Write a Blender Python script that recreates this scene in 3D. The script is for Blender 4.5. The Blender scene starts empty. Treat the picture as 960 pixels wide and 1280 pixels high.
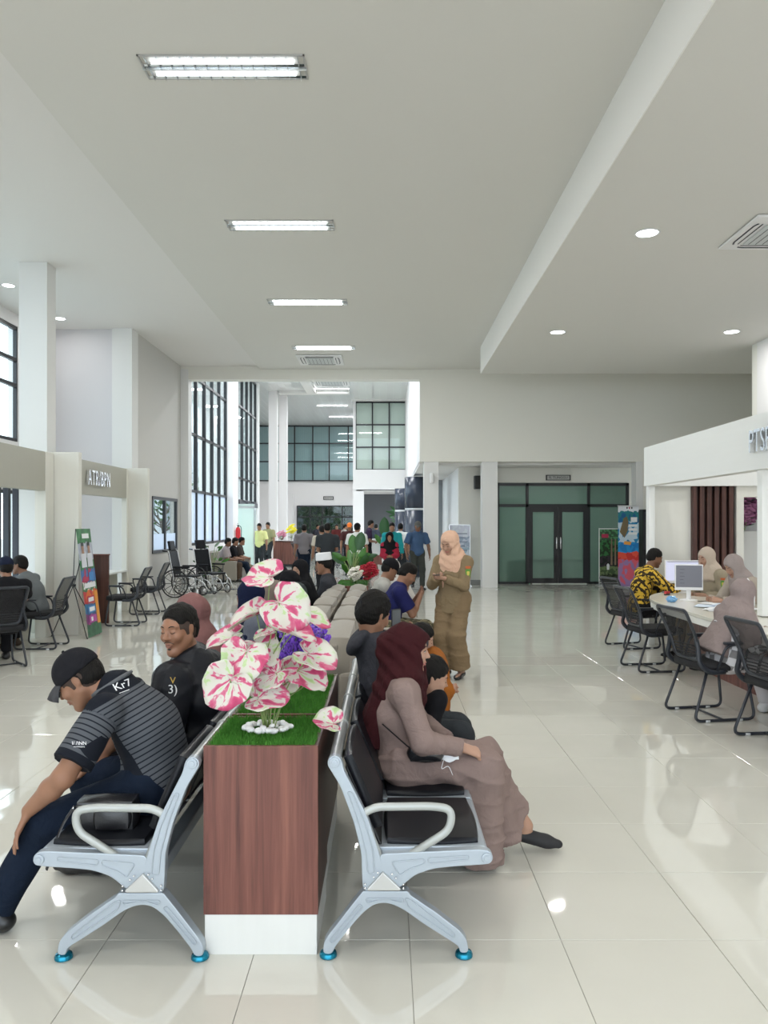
import bpy, bmesh, math, random
import numpy as np
from mathutils import Vector, Matrix, Euler

random.seed(7)
RNG = np.random.default_rng(7)
SC = bpy.context.scene
COL = SC.collection
PI = math.pi

# ------------------------------------------------------------------ camera, world, exposure
EYE = 1.65
FPX = 972.0
cam_d = bpy.data.cameras.new('camera')
cam_d.sensor_fit = 'VERTICAL'
cam_d.sensor_height = 24.0
cam_d.sensor_width = 18.0
cam_d.lens = FPX / 1280 * 24.0
cam_d.shift_x = -3 / 1280
cam_d.shift_y = 15 / 1280
cam_d.clip_start = 0.05
cam_d.clip_end = 300
cam = bpy.data.objects.new('camera', cam_d)
cam.location = (0, 0, EYE)
cam.rotation_euler = (PI / 2, 0, 0)
COL.objects.link(cam)
SC.camera = cam

w = bpy.data.worlds.new('overcast_sky')
SC.world = w
w.use_nodes = True
wn = w.node_tree.nodes
wl = w.node_tree.links
bg = wn['Background']
tc = wn.new('ShaderNodeTexCoord')
sx = wn.new('ShaderNodeSeparateXYZ')
wl.new(tc.outputs['Generated'], sx.inputs[0])
rp = wn.new('ShaderNodeValToRGB')
wl.new(sx.outputs['Z'], rp.inputs[0])
rp.color_ramp.elements[0].position = 0.0
rp.color_ramp.elements[0].color = (0.80, 0.90, 1.0, 1)
rp.color_ramp.elements[1].position = 1.0
rp.color_ramp.elements[1].color = (0.86, 0.93, 1.0, 1)
wl.new(rp.outputs[0], bg.inputs['Color'])
bg.inputs['Strength'].default_value = 3.4

SC.view_settings.view_transform = 'Standard'
SC.view_settings.look = 'None'
SC.view_settings.gamma = 1.0
SC.view_settings.use_curve_mapping = False
SC.view_settings.exposure = 0.36
SC.cycles.max_bounces = 9
SC.cycles.diffuse_bounces = 5
SC.cycles.glossy_bounces = 4
SC.cycles.transmission_bounces = 4
SC.cycles.transparent_max_bounces = 16
SC.cycles.sample_clamp_indirect = 6.0
SC.cycles.caustics_reflective = False
SC.cycles.caustics_refractive = False
SC.cycles.blur_glossy = 0.5
SC.cycles.use_denoising = True
try:
    SC.cycles.denoiser = 'OPENIMAGEDENOISE'
    SC.cycles.denoising_input_passes = 'RGB_ALBEDO_NORMAL'
except Exception:
    pass


def lin(c):
    """sRGB 0-255 to linear"""
    out = []
    for v in c:
        v = v / 255
        out.append(v / 12.92 if v <= 0.04045 else ((v + 0.055) / 1.055) ** 2.4)
    return tuple(out)


# ------------------------------------------------------------------ materials
MATS = {}


def mat(name, col, rough=0.5, metal=0.0, noise=0.0, nscale=20.0, bump=0.0, bscale=60.0, spec=0.5, emit=None, estr=0.0, coat=0.0, alpha=None, stretch=None, sheen=0.0):
    if name in MATS:
        return MATS[name]
    m = bpy.data.materials.new(name)
    m.use_nodes = True
    nt = m.node_tree
    b = nt.nodes['Principled BSDF']
    c = lin(col) if max(col) > 1.0 else tuple(col)
    b.inputs['Base Color'].default_value = (*c, 1)
    b.inputs['Roughness'].default_value = rough
    b.inputs['Metallic'].default_value = metal
    b.inputs['Specular IOR Level'].default_value = spec
    if coat:
        b.inputs['Coat Weight'].default_value = coat
        b.inputs['Coat Roughness'].default_value = 0.05
    if sheen:
        b.inputs['Sheen Weight'].default_value = sheen
    if emit is not None:
        b.inputs['Emission Color'].default_value = (*(lin(emit) if max(emit) > 1 else emit), 1)
        b.inputs['Emission Strength'].default_value = estr
    if noise or bump:
        t = nt.nodes.new('ShaderNodeTexCoord')
        mp = nt.nodes.new('ShaderNodeMapping')
        nt.links.new(t.outputs['Object'], mp.inputs[0])
        if stretch:
            mp.inputs['Scale'].default_value = stretch
    if noise:
        n = nt.nodes.new('ShaderNodeTexNoise')
        n.inputs['Scale'].default_value = nscale
        n.inputs['Detail'].default_value = 4
        nt.links.new(mp.outputs[0], n.inputs['Vector'])
        r = nt.nodes.new('ShaderNodeMix')
        r.data_type = 'RGBA'
        r.inputs[6].default_value = (*[max(0, v * (1 - noise)) for v in c], 1)
        r.inputs[7].default_value = (*[min(1, v * (1 + noise)) for v in c], 1)
        nt.links.new(n.outputs['Fac'], r.inputs[0])
        nt.links.new(r.outputs[2], b.inputs['Base Color'])
    if bump:
        n2 = nt.nodes.new('ShaderNodeTexNoise')
        n2.inputs['Scale'].default_value = bscale
        n2.inputs['Detail'].default_value = 3
        nt.links.new(mp.outputs[0], n2.inputs['Vector'])
        bp = nt.nodes.new('ShaderNodeBump')
        bp.inputs['Strength'].default_value = bump
        bp.inputs['Distance'].default_value = 0.01
        nt.links.new(n2.outputs['Fac'], bp.inputs['Height'])
        nt.links.new(bp.outputs[0], b.inputs['Normal'])
    MATS[name] = m
    return m


def nodes_of(m):
    return m.node_tree.nodes, m.node_tree.links, m.node_tree.nodes['Principled BSDF']


def glass(name, tint=(0.9, 0.95, 0.95), refl=1.0, frost=0.0, fcol=(0.7, 0.8, 0.85)):
    """architectural pane: transparent tint + fresnel mirror (+ frosted film)"""
    if name in MATS:
        return MATS[name]
    m = bpy.data.materials.new(name)
    m.use_nodes = True
    nt = m.node_tree
    nt.nodes.clear()
    out = nt.nodes.new('ShaderNodeOutputMaterial')
    tr = nt.nodes.new('ShaderNodeBsdfTransparent')
    tr.inputs[0].default_value = (*tint, 1)
    gl = nt.nodes.new('ShaderNodeBsdfGlossy')
    gl.inputs['Roughness'].default_value = 0.02
    fr = nt.nodes.new('ShaderNodeLayerWeight')
    fr.inputs[0].default_value = 0.5
    pw = nt.nodes.new('ShaderNodeMath')
    pw.operation = 'POWER'
    pw.inputs[1].default_value = 4.0
    nt.links.new(fr.outputs['Facing'], pw.inputs[0])
    mul = nt.nodes.new('ShaderNodeMath')
    mul.operation = 'MULTIPLY_ADD'
    mul.inputs[1].default_value = 0.6 * refl
    mul.inputs[2].default_value = 0.03 * refl
    nt.links.new(pw.outputs[0], mul.inputs[0])
    base = tr
    if frost > 0:
        tl = nt.nodes.new('ShaderNodeBsdfTranslucent')
        tl.inputs[0].default_value = (*fcol, 1)
        df = nt.nodes.new('ShaderNodeBsdfDiffuse')
        df.inputs[0].default_value = (*fcol, 1)
        m0 = nt.nodes.new('ShaderNodeMixShader')
        m0.inputs[0].default_value = 0.35
        nt.links.new(tl.outputs[0], m0.inputs[1])
        nt.links.new(df.outputs[0], m0.inputs[2])
        m1 = nt.nodes.new('ShaderNodeMixShader')
        m1.inputs[0].default_value = frost
        nt.links.new(tr.outputs[0], m1.inputs[1])
        nt.links.new(m0.outputs[0], m1.inputs[2])
        base = m1
    mx = nt.nodes.new('ShaderNodeMixShader')
    nt.links.new(mul.outputs[0], mx.inputs[0])
    nt.links.new(base.outputs[0], mx.inputs[1])
    nt.links.new(gl.outputs[0], mx.inputs[2])
    nt.links.new(mx.outputs[0], out.inputs[0])
    MATS[name] = m
    return m


# ------------------------------------------------------------------ objects
def setp(o, label=None, cat=None, group=None, kind=None):
    if label: o['label'] = label
    if cat: o['category'] = cat
    if group: o['group'] = group
    if kind: o['kind'] = kind
    return o


def thing(name, label, cat, loc=(0, 0, 0), rz=0.0, group=None):
    o = bpy.data.objects.new(name, None)
    COL.objects.link(o)
    o.location = loc
    o.rotation_euler = (0, 0, rz)
    o.empty_display_size = 0.1
    return setp(o, label, cat, group)


def copy_obj(o, parent=None):
    c = o.copy()
    COL.objects.link(c)
    c.parent = parent
    return c


def dup(root, loc, rz=0.0, label=None, group=None, scale=None):
    r = copy_obj(root)
    r.location = loc
    r.rotation_euler = (0, 0, rz)
    if scale: r.scale = scale
    if label: r['label'] = label
    if group: r['group'] = group
    for ch in list(root.children):
        c = copy_obj(ch, r)
        for g in list(ch.children):
            copy_obj(g, c)
    return r


def mesh_obj(name, V, F, m, parent=None, smooth=False, loc=None, bevel=0, segs=2, autosmooth=None):
    me = bpy.data.meshes.new(name)
    me.from_pydata([tuple(map(float, v)) for v in V], [], [tuple(map(int, f)) for f in F])
    me.update()
    if smooth:
        me.polygons.foreach_set('use_smooth', [True] * len(me.polygons))
    if m: me.materials.append(m)
    o = bpy.data.objects.new(name, me)
    COL.objects.link(o)
    if parent: o.parent = parent
    if loc: o.location = loc
    if bevel:
        b = o.modifiers.new('bevel', 'BEVEL')
        b.width = bevel
        b.segments = segs
        b.limit_method = 'ANGLE'
        b.angle_limit = math.radians(40)
        b.harden_normals = False
    if autosmooth:
        try:
            me.set_sharp_from_angle(angle=math.radians(autosmooth))
        except Exception:
            pass
    return o


def fillet(pts, r, n=5, closed=False):
    """round the corners of a polyline"""
    pts = [Vector(p) for p in pts]
    N = len(pts)
    out = []
    for i, p in enumerate(pts):
        if not closed and (i == 0 or i == N - 1):
            out.append(p)
            continue
        a = pts[(i - 1) % N]
        b = pts[(i + 1) % N]
        rr = r[i] if isinstance(r, (list, tuple)) else r
        if rr <= 0:
            out.append(p); continue
        u = (a - p); v = (b - p)
        d = min(rr, u.length * .49, v.length * .49)
        u = u.normalized() * d
        v = v.normalized() * d
        for k in range(n + 1):
            t = k / n
            out.append((p + u) * (1 - t) ** 2 + p * 2 * t * (1 - t) + (p + v) * t ** 2)
    return out


def catmull(pts, n=6):
    P = [Vector(p) for p in pts]
    P = [P[0] * 2 - P[1]] + P + [P[-1] * 2 - P[-2]]
    out = []
    for i in range(1, len(P) - 2):
        for k in range(n):
            t = k / n
            a, b, c, d = P[i - 1], P[i], P[i + 1], P[i + 2]
            out.append(0.5 * ((2 * b) + (c - a) * t + (2 * a - 5 * b + 4 * c - d) * t * t + (3 * b - a - 3 * c + d) * t ** 3))
    out.append(P[-2])
    return out


class MB:
    """collects shapes into one mesh"""

    def __init__(s):
        s.V = []
        s.F = []
        s.M = Matrix.Identity(4)

    def add(s, V, F):
        n = len(s.V)
        for v in V:
            s.V.append(s.M @ Vector(v))
        for f in F:
            s.F.append([i + n for i in f])
        return s

    def box(s, x0, y0, z0, x1, y1, z1):
        V = [(x0, y0, z0), (x1, y0, z0), (x1, y1, z0), (x0, y1, z0), (x0, y0, z1), (x1, y0, z1), (x1, y1, z1), (x0, y1, z1)]
        F = [(0, 3, 2, 1), (4, 5, 6, 7), (0, 1, 5, 4), (1, 2, 6, 5), (2, 3, 7, 6), (3, 0, 4, 7)]
        return s.add(V, F)

    def bar(s, a, b, w, h, up=(0, 0, 1)):
        """rectangular bar from a to b, w across, h along up"""
        a = Vector(a); b = Vector(b)
        d = (b - a).normalized()
        u = Vector(up)
        if abs(d.dot(u)) > 0.98: u = Vector((1, 0, 0))
        x = d.cross(u).normalized() * w / 2
        y = x.cross(d).normalized() * h / 2
        V = [a - x - y, a + x - y, a + x + y, a - x + y, b - x - y, b + x - y, b + x + y, b - x + y]
        return s.add(V, [(0, 3, 2, 1), (4, 5, 6, 7), (0, 1, 5, 4), (1, 2, 6, 5), (2, 3, 7, 6), (3, 0, 4, 7)])

    def tube(s, pts, r, n=8, closed=False, caps=True, flat=1.0, up=None):
        pts = [Vector(p) for p in pts]
        N = len(pts)
        rs = r if isinstance(r, (list, tuple)) else [r] * N
        rings = []
        prev = None
        V = []
        for i, p in enumerate(pts):
            a = pts[(i - 1) % N] if (closed or i > 0) else p
            b = pts[(i + 1) % N] if (closed or i < N - 1) else p
            d = (b - a)
            d = d.normalized() if d.length > 1e-9 else Vector((0, 0, 1))
            if up is not None:
                u = Vector(up)
                u = (u - d * u.dot(d))
                u = u.normalized() if u.length > 1e-6 else Vector((1, 0, 0))
            elif prev is None:
                t = Vector((0, 0, 1)) if abs(d.z) < .9 else Vector((1, 0, 0))
                u = d.cross(t).normalized()
            else:
                u = prev - d * prev.dot(d)
                u = u.normalized() if u.length > 1e-6 else prev
            prev = u
            v = d.cross(u)
            for k in range(n):
                an = 2 * PI * k / n
                V.append(p + (u * math.cos(an) + v * math.sin(an) * flat) * rs[i])
        F = []
        M = N if closed else N - 1
        for i in range(M):
            j = (i + 1) % N
            for k in range(n):
                l = (k + 1) % n
                F.append((i * n + k, i * n + l, j * n + l, j * n + k))
        if caps and not closed:
            F.append(tuple(range(n))[::-1])
            F.append(tuple((N - 1) * n + k for k in range(n)))
        return s.add(V, F)

    def cyl(s, a, b, r, r2=None, n=16, caps=True):
        return s.tube([a, b], [r, r if r2 is None else r2], n, caps=caps)

    def lathe(s, prof, n=20, c=(0, 0, 0), caps=True):
        V = []
        F = []
        for (r, z) in prof:
            for k in range(n):
                a = 2 * PI * k / n
                V.append((c[0] + r * math.cos(a), c[1] + r * math.sin(a), c[2] + z))
        for i in range(len(prof) - 1):
            for k in range(n):
                l = (k + 1) % n
                F.append((i * n + k, i * n + l, (i + 1) * n + l, (i + 1) * n + k))
        if caps:
            F.append(tuple(range(n))[::-1])
            F.append(tuple((len(prof) - 1) * n + k for k in range(n)))
        return s.add(V, F)

    def prism(s, poly, a, b, axis='y'):
        """extrude a 2D polygon (u,v) from a to b along axis; axis y: (x,z); axis x: (y,z); axis z: (x,y)"""
        n = len(poly)
        f = {'y': lambda u, v, t: (u, t, v), 'x': lambda u, v, t: (t, u, v), 'z': lambda u, v, t: (u, v, t)}[axis]
        V = [f(u, v, a) for u, v in poly] + [f(u, v, b) for u, v in poly]
        F = [tuple(range(n)), tuple(range(2 * n - 1, n - 1, -1))]
        for i in range(n):
            j = (i + 1) % n
            F.append((i, i + n, j + n, j))
        # orient
        area = sum(poly[i][0] * poly[(i + 1) % n][1] - poly[(i + 1) % n][0] * poly[i][1] for i in range(n))
        flip = (area > 0) ^ (b > a)
        if axis == 'y': flip = not flip
        if flip: F = [tuple(reversed(q)) for q in F]
        return s.add(V, F)

    def ball(s, c, r, n=12, m=8, rot=None):
        rx, ry, rz = (r, r, r) if not isinstance(r, (tuple, list)) else r
        V = []
        F = []
        R = rot or Matrix.Identity(3)
        c = Vector(c)
        for i in range(1, m):
            th = PI * i / m
            for k in range(n):
                a = 2 * PI * k / n
                V.append(c + R @ Vector((rx * math.sin(th) * math.cos(a), ry * math.sin(th) * math.sin(a), rz * math.cos(th))))
        V.append(c + R @ Vector((0, 0, rz)))
        V.append(c + R @ Vector((0, 0, -rz)))
        T, B = len(V) - 2, len(V) - 1
        for i in range(m - 2):
            for k in range(n):
                l = (k + 1) % n
                F.append((i * n + k, (i + 1) * n + k, (i + 1) * n + l, i * n + l))
        for k in range(n):
            l = (k + 1) % n
            F.append((T, k, l))
            F.append((B, (m - 2) * n + l, (m - 2) * n + k))
        return s.add(V, F)

    def grid(s, P):
        """P: rows of points -> quad sheet"""
        h = len(P); w_ = len(P[0])
        V = [p for row in P for p in row]
        F = []
        for i in range(h - 1):
            for j in range(w_ - 1):
                F.append((i * w_ + j, i * w_ + j + 1, (i + 1) * w_ + j + 1, (i + 1) * w_ + j))
        return s.add(V, F)

    def build(s, name, m, parent=None, smooth=False, bevel=0, segs=2, autosmooth=None, solid=0):
        o = mesh_obj(name, s.V, s.F, m, parent, smooth, None, bevel, segs, autosmooth)
        if solid:
            md = o.modifiers.new('solid', 'SOLIDIFY')
            md.thickness = solid
            md.offset = 0
        return o


def box(name, m, x0, y0, z0, x1, y1, z1, parent=None, bevel=0.0):
    return MB().box(x0, y0, z0, x1, y1, z1).build(name, m, parent, bevel=bevel)


def cushion(x0, y0, z0, x1, y1, z1, puff=0.03, n=8, edge=0.5, axis='z'):
    """soft pillow: superellipsoid-ish box"""
    mb = MB()
    cx, cy, cz = (x0 + x1) / 2, (y0 + y1) / 2, (z0 + z1) / 2
    hx, hy, hz = (x1 - x0) / 2, (y1 - y0) / 2, (z1 - z0) / 2
    N = 6
    V = []; F = []
    idx = {}

    def pt(a, b, c):
        k = (round(a, 5), round(b, 5), round(c, 5))
        if k in idx: return idx[k]
        # cube point -> rounded
        p = np.array([a, b, c], float)
        sph = p / np.linalg.norm(p) * 1.0
        q = p * (1 - edge * 0.35) + sph * np.max(np.abs(p)) * edge * 0.35
        h = np.array([hx, hy, hz])
        # keep corners tight: use absolute rounding
        v = np.array([cx, cy, cz]) + q * h
        # puff
        for ax in range(3):
            if abs(p[ax]) > .999:
                o1, o2 = [i for i in range(3) if i != ax]
                f = (1 - p[o1] ** 2) * (1 - p[o2] ** 2)
                v[ax] += np.sign(p[ax]) * puff * f
        idx[k] = len(V)
        V.append(tuple(v))
        return idx[k]

    g = [math.sin(PI / 2 * t) for t in np.linspace(-1, 1, N * 2 + 1)]
    for ax in range(3):
        for sgn in (-1, 1):
            for i in range(len(g) - 1):
                for j in range(len(g) - 1):
                    qs = []
                    for (u, v) in ((g[i], g[j]), (g[i + 1], g[j]), (g[i + 1], g[j + 1]), (g[i], g[j + 1])):
                        c = [0, 0, 0]
                        c[ax] = sgn
                        c[(ax + 1) % 3] = u
                        c[(ax + 2) % 3] = v
                        qs.append(pt(*c))
                    if sgn < 0: qs = qs[::-1]
                    F.append(tuple(qs))
    mb.add(V, F)
    return mb


def text_mesh(name, body, size, m, parent, loc, rot, depth=0.004, align='CENTER', label=None, xs=1.0):
    """lettering: a text curve turned into a mesh"""
    cu = bpy.data.curves.new(name, 'FONT')
    cu.body = body
    cu.size = size
    cu.extrude = depth
    cu.align_x = align
    cu.align_y = 'CENTER'
    cu.resolution_u = 3
    if body == 'ATR/BPN': cu.space_character = 1.22
    tmp = bpy.data.objects.new(name + '_tmp', cu)
    COL.objects.link(tmp)
    dg = bpy.context.evaluated_depsgraph_get()
    me = bpy.data.meshes.new_from_object(tmp.evaluated_get(dg))
    COL.objects.unlink(tmp)
    bpy.data.objects.remove(tmp)
    me.name = name
    me.materials.clear()
    me.materials.append(m)
    o = bpy.data.objects.new(name, me)
    COL.objects.link(o)
    o.location = loc
    o.rotation_euler = rot
    o.scale = (xs, 1, 1)
    if parent: o.parent = parent
    if label: o['label'] = label
    return o


def PX(px, py, Y):
    """point seen at a pixel of the photograph at depth Y"""
    return Vector(((px - 483) * Y / FPX, Y, EYE - (py - 655) * Y / FPX))
# ------------------------------------------------------------------ shell materials
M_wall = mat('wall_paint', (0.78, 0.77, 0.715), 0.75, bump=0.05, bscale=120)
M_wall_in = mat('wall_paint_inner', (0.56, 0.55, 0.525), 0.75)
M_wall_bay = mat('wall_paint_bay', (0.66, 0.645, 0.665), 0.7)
M_wallw = mat('wall_paint_white', (0.80, 0.79, 0.79), 0.6, bump=0.05, bscale=120)
M_ceil = mat('ceiling_paint', (0.70, 0.69, 0.655), 0.8)
M_ceilL = mat('ceiling_paint_left', (0.76, 0.745, 0.725), 0.8)
M_pillar = mat('pillar_paint', (0.74, 0.74, 0.73), 0.6)
M_pvc = mat('pvc_ceiling', (0.80, 0.80, 0.79), 0.16)
M_black = mat('black_aluminium', (0.012, 0.013, 0.016), 0.35)
M_dark = mat('dark_slat_metal', (0.03, 0.033, 0.045), 0.4)
M_glass = glass('clear_glass', (0.90, 0.95, 0.95), 1.0)
M_frost = glass('frosted_film_glass', (0.82, 0.88, 0.95), 1.0, 0.75, (0.74, 0.80, 0.88))
M_dimglass = glass('green_tinted_glass', (0.55, 0.68, 0.63), 1.2, 0.42, (0.27, 0.36, 0.33))
M_doorglass = glass('pale_door_glass', (0.90, 0.98, 0.96), 1.0, 0.60, (0.84, 0.93, 0.91))
M_grout = mat('grout', (0.33, 0.32, 0.29), 0.9)


def tile_mat():
    m = mat('polished_tile', (0.60, 0.585, 0.53), 0.035, spec=0.9)
    N, L, b = nodes_of(m)
    oi = N.new('ShaderNodeObjectInfo')
    tc_ = N.new('ShaderNodeTexCoord')
    geo = N.new('ShaderNodeNewGeometry')
    nz = N.new('ShaderNodeTexNoise')
    nz.inputs['Scale'].default_value = 1.6
    nz.inputs['Detail'].default_value = 5
    L.new(geo.outputs['Position'], nz.inputs['Vector'])
    mx = N.new('ShaderNodeMix')
    mx.data_type = 'RGBA'
    mx.inputs[6].default_value = (0.61, 0.60, 0.535, 1)
    mx.inputs[7].default_value = (0.70, 0.685, 0.62, 1)
    L.new(nz.outputs['Fac'], mx.inputs[0])
    L.new(mx.outputs[2], b.inputs['Base Color'])
    # polishing unevenness: very broad relief that wobbles the reflections
    n2 = N.new('ShaderNodeTexNoise')
    n2.inputs['Scale'].default_value = 2.6
    n2.inputs['Detail'].default_value = 1
    L.new(geo.outputs['Position'], n2.inputs['Vector'])
    bp = N.new('ShaderNodeBump')
    bp.inputs['Strength'].default_value = 0.12
    bp.inputs['Distance'].default_value = 0.02
    L.new(n2.outputs['Fac'], bp.inputs['Height'])
    L.new(bp.outputs[0], b.inputs['Normal'])
    b.inputs['IOR'].default_value = 1.62
    return m


M_tile = tile_mat()

# ------------------------------------------------------------------ floor: slab of grout, tiles laid one by one near the camera
floor = box('floor', M_grout, -9.5, -6, -0.10, 10.0, 48, -0.004)
setp(floor, kind='structure')
T = 0.6
X0 = 0.092
Y0 = 3.084


def tile_mesh():
    g = 0.0012
    mb = MB().box(-T / 2 + g, -T / 2 + g, -0.010, T / 2 - g, T / 2 - g, 0.0)
    me = bpy.data.meshes.new('floor_tile')
    me.from_pydata([tuple(v) for v in mb.V], [], mb.F)
    me.materials.append(M_tile)
    bm = bmesh.new(); bm.from_mesh(me)
    bmesh.ops.bevel(bm, geom=[e for e in bm.edges if all(v.co.z > -0.001 for v in e.verts)], offset=0.0012, segments=1, affect='EDGES')
    bm.to_mesh(me); bm.free()
    return me


tm = tile_mesh()
NEAR_TILES = set()
r_t = random.Random(3)
for j in range(-2, 13):
    for i in range(-12, 12):
        cx = X0 + (i + .5) * T
        cy = Y0 + (j + .5) * T
        yf = cy + T / 2
        if yf < 2.4 or cy > 10.2: continue
        lim = max(yf, 2.5)
        if cx + T / 2 < -0.505 * lim or cx - T / 2 > 0.50 * lim: continue
        NEAR_TILES.add((i, j))
        o = bpy.data.objects.new('floor_tile', tm)
        COL.objects.link(o)
        o.parent = floor
        o.location = (cx, cy, 0.0005)
        o.rotation_euler = (r_t.gauss(0, .0011), r_t.gauss(0, .0011), 0)
mb = MB()
for j in range(-16, 75):
    for i in range(-17, 17):
        if (i, j) in NEAR_TILES: continue
        cx = X0 + (i + .5) * T
        cy = Y0 + (j + .5) * T
        g = 0.0012
        a = r_t.gauss(0, .0009) * T / 2; b_ = r_t.gauss(0, .0009) * T / 2
        x0, x1, y0, y1 = cx - T / 2 + g, cx + T / 2 - g, cy - T / 2 + g, cy + T / 2 - g
        mb.add([(x0, y0, -a - b_), (x1, y0, a - b_), (x1, y1, a + b_), (x0, y1, -a + b_)], [(0, 1, 2, 3)])
ft = mb.build('far_tiles', M_tile, floor)
setp(ft, kind='stuff')

# ------------------------------------------------------------------ ceilings
ZC, ZL, ZR = 5.65, 5.73, 5.05
XL, XR = -3.27, 2.14
YB = 20.1
c = MB()
c.box(XL, -6, ZC, XR, YB, ZC + .3)
setp(c.build('ceiling', M_ceil), kind='structure')
setp(box('ceiling_left', M_ceilL, -7.5, -6, ZL, XL, YB, ZL + .3), kind='structure')
c = MB()
c.box(XR, -6, ZR, 10, 17.6, ZR + .9)
c.box(XR, 17.6, ZC, 10, YB, ZC + .3)
setp(c.build('ceiling_right', M_ceil), kind='structure')

setp(MB().box(XR - .012, -6, ZR, XR, 17.6, ZC).build('trim_10', mat('drop_face_lit', (.84, .83, .80), .7)), kind='structure')  # thin skin over the drop, light from the left put into its paler colour

# ------------------------------------------------------------------ walls
# left outer wall with a high window and slatted opening below
WX = -7.2
wl_ = MB()
wl_.box(WX - .2, -6, 3.2, WX, 8.0, ZL)
wl_.box(WX - .2, 8.0, 5.5, WX, 15.2, ZL)
wl_.box(WX - .2, 8.0, 2.3, WX, 15.2, 3.25)
wl_.box(WX - .2, 15.2, 0, WX, 16.3, ZL)
wl_.box(WX - .2, -6, 0, WX, 8.0, 3.2)
setp(wl_.build('wall_left', M_wallw), kind='structure')
# high window in it
win = thing('window_1', None, None); win['kind'] = 'structure'
fm = MB()
for yy in (8.0, 9.8, 11.6, 13.4, 15.2): fm.bar((WX - .05, yy, 3.25), (WX - .05, yy, 5.5), .07, .07)
for zz in (3.28, 4.35, 4.85, 5.47): fm.bar((WX - .05, 8, zz), (WX - .05, 15.2, zz), .07, .07)
fm.build('window_frame', M_black, win)
for k in range(4):
    MB().box(WX - .06, 8.03 + 1.8 * k, 3.3, WX - .05, 9.77 + 1.8 * k, 5.45).build('pane', M_glass, win)
win = thing('window_2', None, None); win['kind'] = 'structure'
fm = MB()
for yy in (8.0, 10.4, 12.8, 15.2): fm.bar((WX - .05, yy, 0), (WX - .05, yy, 2.3), .07, .07)
for zz in (0.05, 2.27): fm.bar((WX - .05, 8, zz), (WX - .05, 15.2, zz), .07, .07)
fm.build('window_frame', M_black, win)
for k in range(3):
    MB().box(WX - .06, 8.03 + 2.4 * k, .05, WX - .05, 10.37 + 2.4 * k, 2.25).build('pane', M_glass, win)

# bay end wall facing the camera, pilaster, and the inner side wall with a low window
IX = -5.3
ws = MB()
ws.box(WX - .2, 16.3, 0, IX - .12, 16.5, ZL)
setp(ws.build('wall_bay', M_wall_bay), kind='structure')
ws = MB()
ws.box(-5.72, 16.2, 0, IX, 16.6, ZL)
setp(ws.build('trim_1', M_pillar, bevel=.004), kind='structure')
ws = MB()
ws.box(IX - .2, 16.6, 2.28, IX - .02, YB, ZL)
ws.box(IX - .2, 16.6, 0, IX - .02, YB, .98)
ws.box(IX - .2, 16.6, .98, IX - .02, 17.65, 2.28)
ws.box(IX - .2, 19.75, .98, IX - .02, YB, 2.28)
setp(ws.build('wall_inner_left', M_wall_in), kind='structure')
win = thing('window_3', None, None); win['kind'] = 'structure'
fm = MB()
for yy in (17.68, 18.7, 19.72): fm.bar((IX - .04, yy, .98), (IX - .04, yy, 2.28), .08, .07)
for zz in (1.01, 2.25): fm.bar((IX - .04, 17.65, zz), (IX - .04, 19.75, zz), .08, .07)
fm.build('window_frame', M_black, win)
for a in (17.72, 18.74):
    MB().box(IX - .05, a, 1.04, IX - .04, a + .94, 1.42).build('frosted_pane', M_frost, win)
    MB().box(IX - .05, a, 1.42, IX - .04, a + .94, 2.22).build('pane', M_glass, win)

# back wall of the lobby with the tall opening
ZO = 5.39
wb = MB()
wb.box(IX - .2, YB, 0, -5.12, YB + .35, ZC)
setp(wb.build('trim_2', M_pillar), kind='structure')
wb = MB()
wb.box(-5.12, YB, ZO, .87, YB + .35, ZC)
wb.box(.87, YB, 3.26, 10, YB + .35, ZC)
wb.box(6.64, YB, 0, 10, YB + .35, 3.26)
wb.box(-5.5, YB, ZC, XL, YB + .35, ZL)
setp(wb.build('wall_back', M_wall), kind='structure')
for k, (a, b_) in enumerate(((.97, 1.35), (2.48, 2.88), (6.46, 6.64))):
    setp(MB().box(a, YB + .02, 0, b_, YB + .4, 3.26).build('trim_%d' % (3 + k), M_pillar, bevel=.004), kind='structure')

# recess behind the opening: glazed office front
YG = 21.44
rc = MB()
rc.box(.87, YB + .35, 3.20, 10, 28, 3.30)
setp(rc.build('ceiling_recess', M_ceilL), kind='structure')
wg = MB()
wg.box(1.98, 21.3, 0, 3.05, 21.5, 3.2)
wg.box(3.05, YG, 2.79, 6.66, YG + .1, 3.2)
wg.box(6.66, YG, 0, 8, YG + .1, 3.2)
setp(wg.build('wall_office', M_wall), kind='structure')
setp(MB().box(1.98, 21.28, 0, 3.05, 21.3, .12).box(6.66, YG - .02, 0, 8, YG, .12).build('baseboard_back', mat('dark_skirting', (.25, .25, .24), .4)), kind='structure')
wg = MB()
wg.box(1.98, 21.5, 0, 2.1, 27.5, 3.2)
setp(wg.build('wall_corridor', M_wallw), kind='structure')
wg = MB()
wg.box(.9, 27.5, 0, 2.1, 27.6, 3.2)
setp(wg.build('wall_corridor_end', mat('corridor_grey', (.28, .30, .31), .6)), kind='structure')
dr = thing('door_1', None, None); dr['kind'] = 'structure'
MB().box(1.30, 27.44, 0, 1.42, 27.5, 2.9).build('door_frame', mat('cream_frame', (.75, .73, .58), .5), dr)
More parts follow.
